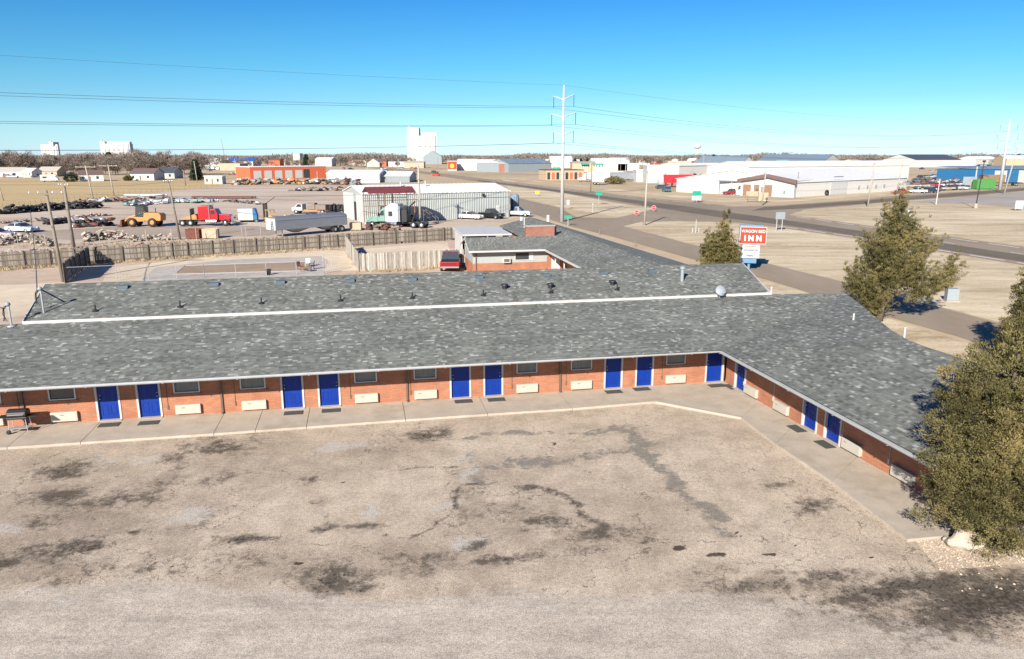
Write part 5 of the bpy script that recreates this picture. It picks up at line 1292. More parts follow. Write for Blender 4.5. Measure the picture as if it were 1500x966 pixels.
def trailer():
    a = G(404, 349); b = G(514, 339); d = b-a; L = d.length; rz = math.atan2(d.y, d.x)
    t = thing('grain_trailer', 'long grey grain trailer with a tarped top and a white end behind the board fence', 'trailer', (a.x, a.y+.3, 0), rz)
    L = 12.6
    mb = MB(); mb.extx([(0,1.05),(0,2.55),(.25,2.75),(2.25,2.75),(2.5,2.55),(2.5,1.05)], .02, L-.02); mb.build('body', M['alum'], t, bevel=.03)
    mb = MB(); mb.extx([(-.03,2.45),(.2,2.80),(.8,2.95),(1.7,2.95),(2.3,2.80),(2.53,2.45),(2.53,2.38),(-.03,2.38)], .25, L-.25); mb.build('tarp', M['tarp'], t)
    mb = MB(); mb.box(-.06,0,1.05,.018,2.5,2.7); o = mb.build('end_panel', M['white2'], t)
    mb = MB(); mb.box(-.14,.5,1.0,-.08,.56,2.3); mb.box(-.14,.95,1.0,-.08,1.01,2.3)
    for z in (1.2,1.55,1.9,2.25): mb.box(-.14,.562,z,-.08,.948,z+.05)
    mb.build('ladder', M['black'], o)
    for x in (2.2, 7.6):
        mb = MB(); mb.add([(x,.1,1.04),(x+3.6,.1,1.04),(x+3.6,2.4,1.04),(x,2.4,1.04),(x+1.4,.9,.45),(x+2.2,.9,.45),(x+2.2,1.6,.45),(x+1.4,1.6,.45)], [(0,1,5,4),(1,2,6,5),(2,3,7,6),(3,0,4,7),(4,5,6,7)]); mb.build('hopper', M['alum'], t)
    for x in (L-2.2, L-.95):
        for y in (.35, 2.15):
            m2 = MB(); m2.lathe([(.25,-.2),(.5,-.2),(.5,.2),(.25,.2)], (x,y,.5), 14, 'Y'); w_ = m2.build('wheel', M['rubber'], t, smooth=True); m2 = MB(); m2.lathe([(0,-.15),(.28,-.15),(.28,.15),(0,.15)], (x,y,.5), 10, 'Y'); m2.build('rim', M['steel'], w_)
    for y in (.4,2.1): mb = MB(); mb.box(1.2,y-.06,.05,1.32,y+.06,1.04); mb.build('landing_leg', M['steel'], t)
trailer()
def loader():
    g = G(204, 333); t = thing('wheel_loader', 'orange wheel loader with a dark glass cab parked on the yard lane', 'wheel loader', (g.x, g.y+1.3, 0), R(178))
    mb = MB(); mb.extr([(-3.6,1.0),(-3.7,1.9),(-3.4,2.25),(-.9,2.35),(-.7,1.6),(-.7,1.0)], -.95, .95); mb.build('body', M['orange'], t, bevel=.08)
    mb = MB(); mb.extr([(-.65,.9),(-.65,1.6),(1.4,1.65),(1.9,1.0),(1.5,.8)], -.7, .7); mb.build('front_frame', M['orange'], t, bevel=.05)
    mb = MB(); mb.extr([(-.85,1.7),(-.8,3.3),(.55,3.35),(.75,1.7)], -.75, .75); c = mb.build('cab', M['glass'], t)
    mb = MB(); mb.box(-.9,-.82,3.36,.7,.82,3.5); mb.build('cab_roof', M['black'], c)
    for sg in (-1,1):
        mb = MB(); mb.path([(.6,sg*.55,1.9),(2.0,sg*.55,1.5),(3.0,sg*.55,.6)], .16, 6); mb.build('lift_arm', M['orange'], t)
    mb = MB(); mb.extr([(2.9,.1),(4.0,.08),(4.05,.16),(3.2,.35),(3.0,1.2),(2.8,1.2)], -1.35, 1.35); mb.build('bucket', M['rust'], t)
    mb = MB(); mb.tube((-2.6,.3,2.3),(-2.6,.3,3.1),.07,.07,8); mb.build('exhaust', M['black'], t)
    wheels(t, (-2.2, 1.25), 1.25, .74, .55, 'orange', 18)
loader()
def forklift():
    g = G(393, 327); t = thing('forklift', 'yellow forklift with a tall mast behind the grain trailer', 'forklift', (g.x, g.y+1, 0), R(150))
    mb = MB(); mb.extr([(-1.3,.4),(-1.3,1.2),(-.6,1.35),(-.2,.9),(.7,.9),(.8,.4)], -.6, .6); mb.build('body', M['yellow'], t, bevel=.05)
    for sx in (-.8,.4):
        for sg in (-.5,.5): mb = MB(); mb.tube((sx,sg,.9),(sx*.8,sg,2.2),.05,.05,6); mb.build('cab_post', M['yellow'], t)
    mb = MB(); mb.box(-.85,-.6,2.2,.5,.6,2.27); mb.build('overhead_guard', M['yellow'], t)
    for sg in (-.42,-.15,.15,.42): mb = MB(); mb.box(.92,sg-.06,.2,1.05,sg+.06,3.4); mb.build('mast', M['black'], t)
    for sg in (-.3,.3): mb = MB(); mb.box(1.06,sg-.07,.15,2.2,sg+.07,.21); mb.build('fork', M['black'], t)
    wheels(t, (-.85,.5), .62, .35, .28, 'yellow')
    mb = MB(); mb.tube((.98,0,3.2),(-3.2,1.5,4.6),.06,.05,6); mb.build('jib', M['black'], t)
forklift()
def boxes():
    for u, v, L, W, h, m, nm, lab, cat, rz in [(361,326,3.2,2.4,2.4,'white2','storage_tank','white box body with a blue side standing between the red lorry and the forklift','box body',R(12)),
            (282,350.5,1.9,1.4,1.35,'rust','scrap_bin','rusty dark red steel bin beyond the board fence','bin',R(2)), (306.5,350,2.0,1.4,1.35,'tanwall','scrap_bin','tan steel bin right of the rusty one','bin',R(2)),
            (520,338,1.8,1.6,1.2,'tanwall','crate','tan crate at the front end of the grain trailer','crate',R(5))]:
        g = G(u, v); t = thing(nm, lab, cat, (g.x, g.y+W/2, 0), rz)
        if cat == 'bin':
            mb = MB(); mb.box(-L/2,-W/2,.08,L/2,-W/2+.05,h); mb.box(-L/2,W/2-.05,.08,L/2,W/2,h); mb.box(-L/2,-W/2+.052,.08,-L/2+.05,W/2-.052,h); mb.box(L/2-.05,-W/2+.052,.08,L/2,W/2-.052,h); mb.box(-L/2+.052,-W/2+.052,.08,L/2-.052,W/2-.052,.14); mb.build('bin_shell', M[m], t)
            mb = MB()
            mb.box(-L/2-.03,-W/2-.03,h+.003,L/2+.03,-W/2+.05,h+.08); mb.box(-L/2-.03,W/2-.05,h+.003,L/2+.03,W/2+.03,h+.08); mb.build('rim', M[m], t)
        elif nm == 'crate':
            mb = MB(); mb.box(-L/2,-W/2,.1,L/2,W/2,h); mb.build('box', M[m], t, bevel=.03); mb = MB()
            for x in (-.7,0,.7): mb.box(x-.1,-W/2,0,x+.1,W/2,.098)
            mb.build('skid', M['brownwood'], t)
        else:
            mb = MB(); mb.box(-L/2,-W/2,.35,L/2-.65,W/2,h); mb.build('box', M[m], t, bevel=.06); mb = MB(); mb.extr([(L/2-.64,.4),(L/2-.64,h-.02),(L/2-.25,h-.1),(L/2,h*.5),(L/2,.4)], -W/2+.05, W/2-.05); mb.build('side_panel', M['bluewall'], t)
            mb = MB(); mb.box(-L/2+.2,-.5,.05,L/2-.3,.5,.345); mb.build('skid', M['black'], t)
boxes()
# white flatbed wreck and a rack of big tyres behind the trailer
g = G(455, 314); t = thing('stripped_truck', 'stripped white lorry chassis with an orange frame beyond the grain trailer', 'lorry', (g.x, g.y+1, 0), R(170))
mb = MB(); mb.extr([(1.6,.7),(1.6,2.0),(2.6,2.1),(3.3,1.4),(3.9,1.3),(3.9,.6)], -.95, .95); c = mb.build('cab', M['white2'], t, bevel=.06)
for sg in (-1,1): mb = MB(); mb.extr([(1.8,1.4),(1.85,1.95),(2.5,2.0),(3.0,1.42)], sg*.955, sg*.97); mb.build('side_window', M['glass'], c)
mb = MB(); mb.box(-3.6,-.5,.6,1.55,.5,.85); mb.build('frame', M['orange'], t)
mb = MB(); mb.box(-3.4,-.9,.9,-1.2,.9,1.9); mb.box(-1.0,-.7,.9,.6,.7,2.2); mb.build('load', M['scrapmix'], t)
wheels(t, (-2.7, 3.0), 1.0, .45, .3)
# tyres: each one is its own thing
mb = MB(); mb.lathe([(.42,-.2),(.62,-.24),(.78,-.2),(.82,-.08),(.82,.08),(.78,.2),(.62,.24),(.42,.2),(.42,-.2)], (0,0,0), 18, 'Y')
tyre0 = None
def tyre(x, y, z, rz, label, group, flat=False, s=1.0):
    global tyre0
    if tyre0 is None: tyre0 = mbT.build('loose_tyre', M['rubber'], smooth=True); o = tyre0
    else: o = tyre0.copy(); COL.objects.link(o)
    o.location = (x, y, z); o.rotation_euler = (R(90) if flat else 0, 0, rz); o.scale = (s, s, s)
    tag(o, label, 'tyre', group)
mbT = mb
g = G(493, 311)
for i in range(7): tyre(g.x+i*.62-1.5, g.y+random.uniform(-.6,.6), .82, R(70+random.uniform(-20,20)), 'big black tyre standing in the row left of the maroon carport', 'row of big tyres left of the carport')
g = G(534, 314)
for i in range(4): tyre(g.x+i*.7-1, g.y-1+random.uniform(-.4,.4), .95, R(60+i*12), 'big black tyre leaning at the left foot of the maroon carport', 'tyres at the foot of the carport', s=1.15)
for u, n in ((1166,2),(1178,3),(1203,2)):
    g = G(u, 287.6-(u-1166)*.03)
    for i in range(n): tyre(g.x+i*1.25, g.y-.8, .82, R(10+20*i), 'black tyre leaning on the long white warehouse wall', 'tyres along the white warehouse wall')
# ---------------------------------------------------------------- heaps in the yard
def heap(name, label, pts, n, r, hmax, mats, seed, kind='stuff', flat=.6):
    random.seed(seed); mb = MB()
    P_ = [G(u, v) for u, v in pts]
    for i in range(n):
        f = random.random()*(len(P_)-1); k = int(f); p = P_[k].lerp(P_[k+1], f-k); rr = r*random.uniform(.45,1.25)
        mb.mat(random.randrange(len(mats))); z = random.random()**1.8*hmax
        q = (p.x+random.gauss(0,r*.9), p.y+random.gauss(0,r*1.1), z+rr*.25)
        if random.random() < .4: mb.rock(q, rr*.8, seed+i, (1.2,1.0,flat), 1, .9)
        else: mb.cbox(*q, rr*random.uniform(1,3), rr*random.uniform(.5,1.2), rr*random.uniform(.2,.7), random.random()*3, random.uniform(-.5,.5), random.uniform(-.4,.4))
    o = mb.build(name, [M[m] for m in mats], fixn=False); o['kind'] = kind; tag(o, label); return o
heap('tarp_heap', 'long dark heap of black sheeting in the salvage yard', [(3,314),(40,311),(90,307),(145,305)], 320, .62, 1.3, ['scrap','black','scrap'], 5)
heap('rubble_heap', 'heap of broken concrete left of the leaning pole', [(2,360),(30,352),(50,356),(75,361)], 190, .36, 1.0, ['rubble','rubble','scrapmix'], 8)
heap('rubble_heap', 'heap of broken concrete slabs beyond the board fence', [(126,354),(150,351),(183,350)], 260, .34, 1.1, ['rubble','rubble','rubble','scrapmix'], 9)
heap('rubble_heap', 'low scatter of concrete lumps below the orange loader', [(188,355),(222,352),(250,352)], 110, .27, .7, ['rubble','stone'], 10)
heap('scrap_heap', 'dark scrap metal around the front of the loader', [(110,333),(135,332),(166,331)], 90, .6, 1.2, ['scrap','scrap','rust','steel'], 11)
heap('scrap_heap', 'dark scrap behind the silver saloon', [(70,329),(100,326)], 50, .6, .7, ['scrap','black'], 12)
heap('scrap_heap', 'mixed scrap between the golden field and the yard', [(122,296),(160,296),(195,293),(240,289)], 110, .9, .6, ['scrapmix','rust','steel','tanwall','scrapmix'], 13, flat=.4)
heap('scrap_heap', 'stacks of pale steel sections lying on the yard', [(185,302),(230,299),(260,296),(300,298)], 60, 1.0, .4, ['steel','trim','alum','steel','mint'], 14, flat=.3)
heap('scrap_heap', 'mixed scrap behind the forklift and the trailer', [(400,323),(430,322),(470,318),(510,316)], 110, .6, .7, ['scrapmix','scrap','rubble','steel','yellow'], 15)
heap('scrap_heap', 'brown machinery scrap along the front of the orange-red building', [(343,271),(400,270),(470,270),(525,271)], 420, 1.15, 1.6, ['scrapmix','rust','scrapmix','steel','scrap','rubble','orange','scrapmix'], 16)
heap('scrap_heap', 'scrap around the wheels of the mint green lorry', [(537,337),(560,336),(580,338)], 60, .5, .8, ['scrapmix','rust','scrap'], 17)
heap('scrap_heap', 'scrap heaped by the stair at the corrugated shed', [(592,331),(610,331)], 50, .5, 1.8, ['scrap','scrapmix','rust'], 18)
heap('scrap_heap', 'scrap behind the flatbed by the far yard edge', [(428,280),(470,280),(520,279)], 70, .9, .8, ['scrapmix','scrap','steel','rust'], 19)
heap('scrap_heap', 'car parts lying in the salvage yard by the long white warehouse', [(1330,274),(1360,270),(1400,270),(1430,268)], 200, 1.4, 1.2, ['scrapmix','scrap','steel','alum','rust'], 20)
heap('scrap_heap', 'scattered scrap along the far side of the yard lane', [(0,328),(60,324),(120,318),(165,316)], 120, .35, .4, ['scrapmix','scrap','rust','steel','rubble'], 41, flat=.4)
heap('scrap_heap', 'pipes and steel offcuts scattered on the yard behind the red lorry', [(180,297),(260,292),(340,296),(380,300)], 150, .5, .35, ['steel','scrapmix','rust','alum','scrap'], 42, flat=.3)
heap('scrap_heap', 'small scrap around the red lorry and white box body', [(325,323),(345,321),(380,326)], 60, .35, .7, ['scrapmix','steel','scrap'], 43)
heap('scrap_heap', 'scrap between the tyres and the stripped lorry', [(470,308),(500,305),(528,309)], 90, .45, .8, ['scrap','scrapmix','steel','rust'], 44)
heap('weed_scrap', 'low debris along the yard side of the board fence', [(0,372),(120,364),(260,357),(400,351)], 170, .22, .25, ['scrapmix','rubble','brownwood'], 45)
random.seed(31)
# long beams and pipes stacked in the yard, each stack one thing
def stack(u, v, L, n, m, label, rz=0, w=.35):
    g = G(u, v); t = thing('steel_stack', label, 'steel stack', tuple(g), rz)
    for s_ in (-L*.3, L*.3): b = MB(); b.box(s_-.1,-.2,0,s_+.1,n*w*.5+.1,.18); b.build('bearer', M['brownwood'], t)
    for i in range(n):
        b = MB(); x = random.uniform(-.6,.6); b.box(-L/2+x, i*w*.5, .185, L/2+x, i*w*.5+w*.42, .185+w*.9); b.build('beam', M[m], t)
stack(213, 288, 11, 5, 'trim', 'long white steel sections stacked beyond the loader', R(3), .5)
stack(327, 291.5, 17, 6, 'rust', 'long dark maroon beams stacked behind the red lorry', R(-4), .55)
stack(290, 297, 7, 6, 'alum', 'short bluish steel sections stacked behind the red lorry\'s bonnet', R(2), .7)
stack(243, 297.5, 8, 6, 'steel', 'short grey steel sections stacked behind the leaning pole', R(-2), .7)
# maroon-roofed carport
def carport():
    a = G(543, 333); t = thing('carport', 'open carport with a maroon metal roof and slim posts before the corrugated shed', 'carport', tuple(a), R(22)); W = 7.6; D = 5.0; h = HT(543,333,283.5)
    mb = MB(); mb.add([(-.2,-.3,h),(W+.3,-.3,h),(W+.3,D/2,h+.95),(-.2,D/2,h+.95),(W+.3,D+.3,h),(-.2,D+.3,h),(-.2,-.3,h-.07),(W+.3,-.3,h-.07),(W+.3,D/2,h+.88),(-.2,D/2,h+.88),(W+.3,D+.3,h-.07),(-.2,D+.3,h-.07)],
                      [(0,1,2,3),(3,2,4,5),(7,6,9,8),(8,9,11,10),(0,6,7,1),(5,4,10,11),(0,3,9,6),(3,5,11,9),(1,7,8,2),(2,8,10,4)]); mb.build('roof', M['maroon'], t)
    for x in (0, W*.33, W*.66, W):
        for y in (0, D):
            p = MB(); p.box(x-.07,y-.07,0,x+.07,y+.07,h-.08); p.build('post', M['brownwood'], t)
    p = MB()
    for z in (h*.55, h*.8): p.box(.08,D-.05,z,W-.08,D+.0,z+.09)
    p.build('rail', M['brownwood'], t)
carport()
g = G(640, 328); t = thing('wooden_stair', 'short grey stair with handrails at the corrugated shed wall', 'stair', (g.x, g.y, 0), R(-20))
for i in range(6): b = MB(); b.box(-2.4+i*.42,-.5,1.5-i*.25,-2.0+i*.42,.5,1.56-i*.25); b.build('step', M['woodpost'], t)
for sy in (-.5,.5): b = MB(); b.path([(-2.4,sy,2.4),(.1,sy,.95)], .05, 6); b.path([(-2.3,sy,0),(-2.3,sy,2.35)], .05, 6); b.path([(.05,sy,0),(.05,sy,.95)], .05, 6); b.build('handrail', M['woodpost'], t)
# ---------------------------------------------------------------- buildings beyond
def bldg(name, label, cat, a, b, h, D, roof='flat', rh=1.5, wall='whitewall', rm='whiteroof', ops=(), over=.35, extra=None, vt=None):
    A = G(*a); B = G(*b); d = B-A; L = d.length; rz = math.atan2(d.y, d.x)
    if vt is not None: h = HT(a[0], a[1], vt)
    t = thing(name, label, cat, tuple(A), rz)
    mb = MB(); mb.box(0,0,0,L,D,h)
    if roof == 'gx': mb.extx([(.01,h+.001),(D-.01,h+.001),(D/2,h+rh-.02)], .01, L-.01)
    if roof == 'gy': mb.extr([(.01,h+.001),(L-.01,h+.001),(L/2,h+rh-.02)], .01, D-.01)
    mb.build('wall', M[wall], t)
    mb = MB(); o = over; k = .12
    if roof == 'flat': mb.box(-.15,-.15,h+.002,L+.15,D+.15,h+.3)
    elif roof == 'gx':
        s = rh/(D/2)
        for y0, y1, z0, z1 in ((-o, D/2, h-o*s, h+rh), (D/2, D+o, h+rh, h-o*s)):
            mb.add([(-o,y0,z0+.02),(L+o,y0,z0+.02),(L+o,y1,z1+.02),(-o,y1,z1+.02),(-o,y0,z0+.02+k),(L+o,y0,z0+.02+k),(L+o,y1,z1+.02+k),(-o,y1,z1+.02+k)], [(0,3,2,1),(4,5,6,7),(0,1,5,4),(1,2,6,5),(2,3,7,6),(3,0,4,7)])
    elif roof == 'gy':
        s = rh/(L/2)
        for x0, x1, z0, z1 in ((-o, L/2, h-o*s, h+rh), (L/2, L+o, h+rh, h-o*s)):
            mb.add([(x0,-o,z0+.02),(x1,-o,z1+.02),(x1,D+o,z1+.02),(x0,D+o,z0+.02),(x0,-o,z0+.02+k),(x1,-o,z1+.02+k),(x1,D+o,z1+.02+k),(x0,D+o,z0+.02+k)], [(0,3,2,1),(4,5,6,7),(0,1,5,4),(1,2,6,5),(2,3,7,6),(3,0,4,7)])
    elif roof == 'mono':
        mb.add([(-o,-o,h+.02),(L+o,-o,h+.02),(L+o,D+o,h+rh),(-o,D+o,h+rh),(-o,-o,h+.02+k),(L+o,-o,h+.02+k),(L+o,D+o,h+rh+k),(-o,D+o,h+rh+k)], [(0,3,2,1),(4,5,6,7),(0,1,5,4),(1,2,6,5),(2,3,7,6),(3,0,4,7)])
    mb.build('roof', M[rm], t)
    for q in ops:
        x0, x1, z0, z1, m, kd = q[:6]
        mb = MB(); mb.box(L*x0,-.09,z0,L*x1,-.002,z1); mb.build(kd, M[m], t)
    t['_L'] = L
    return t, L
# corrugated shed next to the frontage road
t, L = bldg('metal_shed', 'big corrugated metal shed with a white roof behind the lorries', 'shed', (533,326.5), (746,318), 4.9, 14, 'gx', 1.25, 'metalwall', 'whiteroof', [(.905,.928,.1,2.3,'white','door')], .2)
mb = MB(); mb.box(-.03,4.5,.05,-.002,6.2,3.4); mb.build('door', M['black'], t)
mb = MB(); mb.box(-.06,0,0,-.031,4.45,4.9); mb.box(-.06,6.25,0,-.031,14,4.9); mb.build('end_panel', M['white'], t)
mb = MB(); mb.box(0,-.14,3.85,L,-.003,3.93); mb.build('girt', M['steel'], t)
mb = MB(); mb.box(L*.80,-.5,4.1,L*.81,-.01,4.6); mb.build('wall_lamp', M['black'], t)
for x in (.47,.3): mb = MB(); mb.tube((L*x,5,5.5),(L*x,5,7.0),.16,.16,8); mb.build('flue', M['steel'], t)
g = G(754, 313); t = thing('storage_tank', 'dark blue-grey upright tank at the right end of the corrugated shed', 'tank', tuple(g)); mb = MB(); mb.lathe([(0,0),(.9,0),(.9,3.6),(.5,3.95),(0,4.0)], n=16); mb.build('shell', M['greyroof'], t, smooth=True); mb = MB(); mb.path([(.2,-.95,.2),(.2,-.95,3.6)], .04, 5); mb.path([(-.2,-.95,.2),(-.2,-.95,3.6)], .04, 5); mb.build('ladder', M['steel'], t)
# orange-red row of bays
t, L = bldg('workshop_building', 'orange-red workshop with five white roller doors beyond the scrap row', 'workshop', (367,263.6), (478,261), 6, 16, 'flat', 1, 'redwall', 'whiteroof', [(.045+.155*i*.86,.045+.155*i*.86+.095,.3,4.2,'white','roller_door') for i in range(5)] + [(.69,.77,.4,4.6,'glass','window'),(.87,.878,.2,3.5,'white','post')], vt=245.3)
# white sheds next to it
t, L = bldg('white_shed', 'long low white metal shed right of the orange-red workshop', 'shed', (479,268), (556,268), 4.6, 18, 'gx', 1.3, 'whitewall', 'whiteroof', [(.35,.38,2.2,3.0,'greyroof','vent')], vt=254.5)
t, L = bldg('white_shed', 'white roofed shed with a grey wall behind the corrugated shed', 'shed', (554,267.5), (600,267.5), 4.2, 24, 'gx', 1.8, 'greywall', 'whiteroof', vt=258.5)
# left field houses
for a, b, h, D, rf, rh, w, r_, lab in [((-14,259.5),(33,259.5),3,9,'gx',2.0,'whitewall','cream','long pale house at the far left edge of the golden field'),
        ((34,260),(47,260),3,9,'gx',1.7,'whitewall','whiteroof','small pale house, second from the left edge of the field'),
        ((56,259),(84,259),3,9,'gx',2.2,'tanwall','cream','pale roofed house half hidden by the camper van'),
        ((117,266),(152,265.5),3,9,'gx',1.8,'whitewall','brownroof','low white house with a brown roof left of the field poles'),
        ((191,264.5),(226,264.5),3.2,11,'gx',2.2,'white','brownroof','long white-walled house with a dark brown roof at the far field edge'),
        ((229,262),(256,262),3,10,'gx',2.2,'siding','darkroof','grey house left of the dark cedar'),
        ((300,270),(326,270),3,4,'flat',1,'cream','whiteroof','cream box trailer house right of the dark cedar')]:
    t, L = bldg('field_house', lab, 'house', a, b, h, D, rf, rh, w, r_, [(.1,.18,1,2.2,'glass','window'),(.4,.46,.1,2.2,'brownwood','door'),(.7,.8,1,2.2,'glass','window')])
g = G(73, 266.5); t = thing('camper_van', 'white camper van parked at the edge of the field houses', 'camper van', tuple(g), R(20))
mb = MB(); mb.extr([(-3.4,.5),(-3.4,3.1),(2.2,3.3),(3.2,2.9),(2.6,2.3),(3.6,1.3),(3.7,.5)], -1.15, 1.15); mb.build('body', M['white2'], t, bevel=.1)
for sg in (-1,1): mb = MB(); mb.box(-2.4,sg*1.155,1.6,-.8,sg*1.17,2.3); mb.build('window', M['glass'], t)
wheels(t, (-2.2,2.4), 1.1, .4, .25)
# middle distance
def far_b(items):
    for it in items: bldg(*it[:2], 'building', *it[2:])
far_b([
 ('blue_roofed_store', 'long blue roofed store left of the orange-red workshop', (331,243.5),(371,243.5), 5, 25,'gx',3,'cream','blueroof'),
 ('tan_store', 'tan walled low store before the blue roofed one', (322,250),(352,250), 5, 18,'flat',1,'tanwall','cream'),
 ('white_store', 'white roofed stores right of the tall dark pole\'s foot', (292,244),(330,244), 5, 22,'gx',2.5,'white','whiteroof'),
 ('brick_house', 'reddish low building behind the workshop roof', (394,243.5),(410,243.5), 6, 15,'gx',2,'redwall','brownroof'),
 ('white_block', 'narrow white tower block behind the workshop roof', (430,243),(440,243), 13, 12,'flat',1,'cream','cream'),
 ('white_store', 'white store behind the right end of the workshop', (462,244),(486,244), 7, 20,'gx',2,'white','whiteroof'),
 ('small_house', 'small pale gabled house left of the elevator', (538,245),(556,245), 4, 12,'gy',4,'cream','cream'),
 ('small_house', 'reddish house right of the small pale gabled one', (556,244),(566,244), 5, 12,'gx',2,'redwall','brownroof'),
 ('blue_trimmed_store', 'long white store with a thin blue roof edge left of the elevator base', (569,244.5),(612,244.5), 5, 14,'flat',1,'white','blueroof'),
 ('tan_store', 'low tan store before the elevator base', (592,246.5),(621,246.5), 5, 12,'gx',1,'tanwall','cream'),
 ('white_hall', 'white metal hall right of the mural wall', (670,250),(698,250), 7, 25,'gx',1.5,'whitewall','whiteroof'),
 ('grey_hall', 'long grey metal hall with a low roof', (698,252.5),(732,252.5), 6.5, 25,'gx',2,'greywall','whiteroof'),
 ('grey_hall', 'long blue-grey metal hall right of the brick entry', (745,253),(808,252), 6, 25,'gx',3,'greywall','greyroof'),
 ('brick_entry', 'small brick entry with a white canopy on the grey hall', (731,252.8),(744,252.8), 6, 6,'flat',1,'brick_dark','white'),
 ('tan_hall', 'tan hall behind the fuel station', (838,252),(872,252), 6, 20,'gx',1,'tanwall','cream'),
 ('white_hall', 'white hall with a low gable behind the tall pylon', (806,246),(838,246), 8, 30,'gx',2.5,'whitewall','whiteroof'),
 ('white_hall', 'long white hall behind the white lorry trailers', (868,250),(919,250), 6.5, 30,'gx',2.5,'whitewall','whiteroof'),
 ('pale_hall', 'pale hall under the treeline left of the white block', (885,243),(922,243), 6, 30,'gx',3,'cream','cream'),
 ('white_store', 'white low store right of the white lorry trailers', (905,250),(936,250), 5, 15,'flat',1,'whitewall','whiteroof'),
 ('white_block', 'tall plain white shed by the junction pole', (947,268.5),(963,268.5), 7.2, 10,'flat',1,'white','whiteroof'),
 ('white_block', 'small white shed left of the tall plain one', (932,267),(946.5,267), 5, 10,'flat',1,'white','whiteroof'),
 ('white_shed', 'long white shed with open bays beyond the red trailer', (994,260),(1047,258), 6.0, 14,'gx',1.2,'whitewall','whiteroof'),
 ('low_store', 'low white store with a dark roof edge beyond the open-bay shed', (978,247),(1012,247), 6, 14,'flat',1,'tanwall','white'),
 ('red_store', 'reddish store under the treeline at the far centre right', (1040,244.5),(1075,244.5), 6, 20,'gx',2,'redwall','brownroof'),
 ('grey_barn', 'white gabled barn with a blue-grey roof', (1086,250.5),(1104,250), 6, 40,'gy',4.5,'white','greyroof'),
 ('grey_barn', 'second white gabled barn with a blue-grey roof', (1172,247),(1190,246.5), 7, 40,'gy',4.5,'white','greyroof'),
 ('grey_barn', 'third white gabled barn with a long blue-grey roof', (1205,249),(1230,248), 7, 55,'gy',5,'white','greyroof'),
 ('low_store', 'pale low store under the right treeline', (1128,240.5),(1170,240.5), 7, 20,'gx',2,'cream','cream'),
 ('dark_roofed_hall', 'long white hall with a dark navy roof beyond the salvage yard', (1341,245.5),(1407,245), 7, 40,'gx',5,'white','darkroof'),
 ('pale_hall', 'pale rounded hall right of the dark roofed one', (1428,243.5),(1463,243), 7, 20,'gx',3,'white','whiteroof'),
 ('pale_hall', 'pale hall at the right edge under the treeline', (1473,245),(1530,245), 8, 20,'gx',3,'tanwall','whiteroof'),
 ('teal_store', 'teal roofed building at the far right edge', (1490,239),(1540,239), 8, 30,'gx',4,'white','bluewall'),
])
# mural wall, fuel station, canopies
t, L = bldg('mural_building', 'building with an orange mural wall and a yellow spot', 'building', (656,250.5),(669,250.5), 7, 8,'flat',1,'white','white', [(.02,.98,1.2,6.8,'signred','mural')])
mb = MB(); mb.lathe([(0,-.12),(1.6,-.12),(1.6,-.095)], (L*.48,0,3.6), 14, 'Y'); mb.build('spot', M['signyellow'], t)
t, L = bldg('fuel_station', 'low salmon coloured station with a dark red roof edge left of the white lorries', 'shop', (800,264.5),(855,264), 4.6, 12,'flat',1,'tanwall','maroon', [(.03+.12*i,.10+.12*i,.4,3.6,'redwall' if i%2 else 'glass','window') for i in range(8)])
g = G(815, 256); t = thing('fuel_sign', 'tall green and white price board of the fuel station, left of the pylon', 'sign', tuple(g))
mb = MB(); mb.box(-1.9,-.3,1.0,1.9,.3,4.4); mb.build('green_panel', M['green'], t); mb = MB(); mb.box(-1.9,-.3,4.5,1.9,.3,7.4); mb.build('white_panel', M['board'], t)
for x in (-1.95,1.95): mb = MB(); mb.box(x-.12,-.12,0,x+.12,.12,7.6); mb.build('post', M['black'], t)
def canopy(u, v, W, D, h, m, label):
    g = G(u, v); t = thing('fuel_canopy', label, 'canopy', tuple(g)); mb = MB(); mb.box(-W/2,-D/2,h,W/2,D/2,h+1.1); mb.build('roof', M[m], t)
    for x in (-.4,-.13,.13,.4): p = MB(); p.box(W*x-.3,-.3,0,W*x+.3,.3,h-.002); p.build('post', M['trim'], t)
canopy(513, 243.5, 26, 12, 6, 'maroon', 'maroon topped fuel canopy on white posts behind the workshop')
canopy(876, 253, 7, 6, 5, 'green', 'green fuel canopy behind the white lorries, left of its twin'); canopy(856, 252, 5, 5, 5, 'green', 'smaller green canopy right of the pylon')
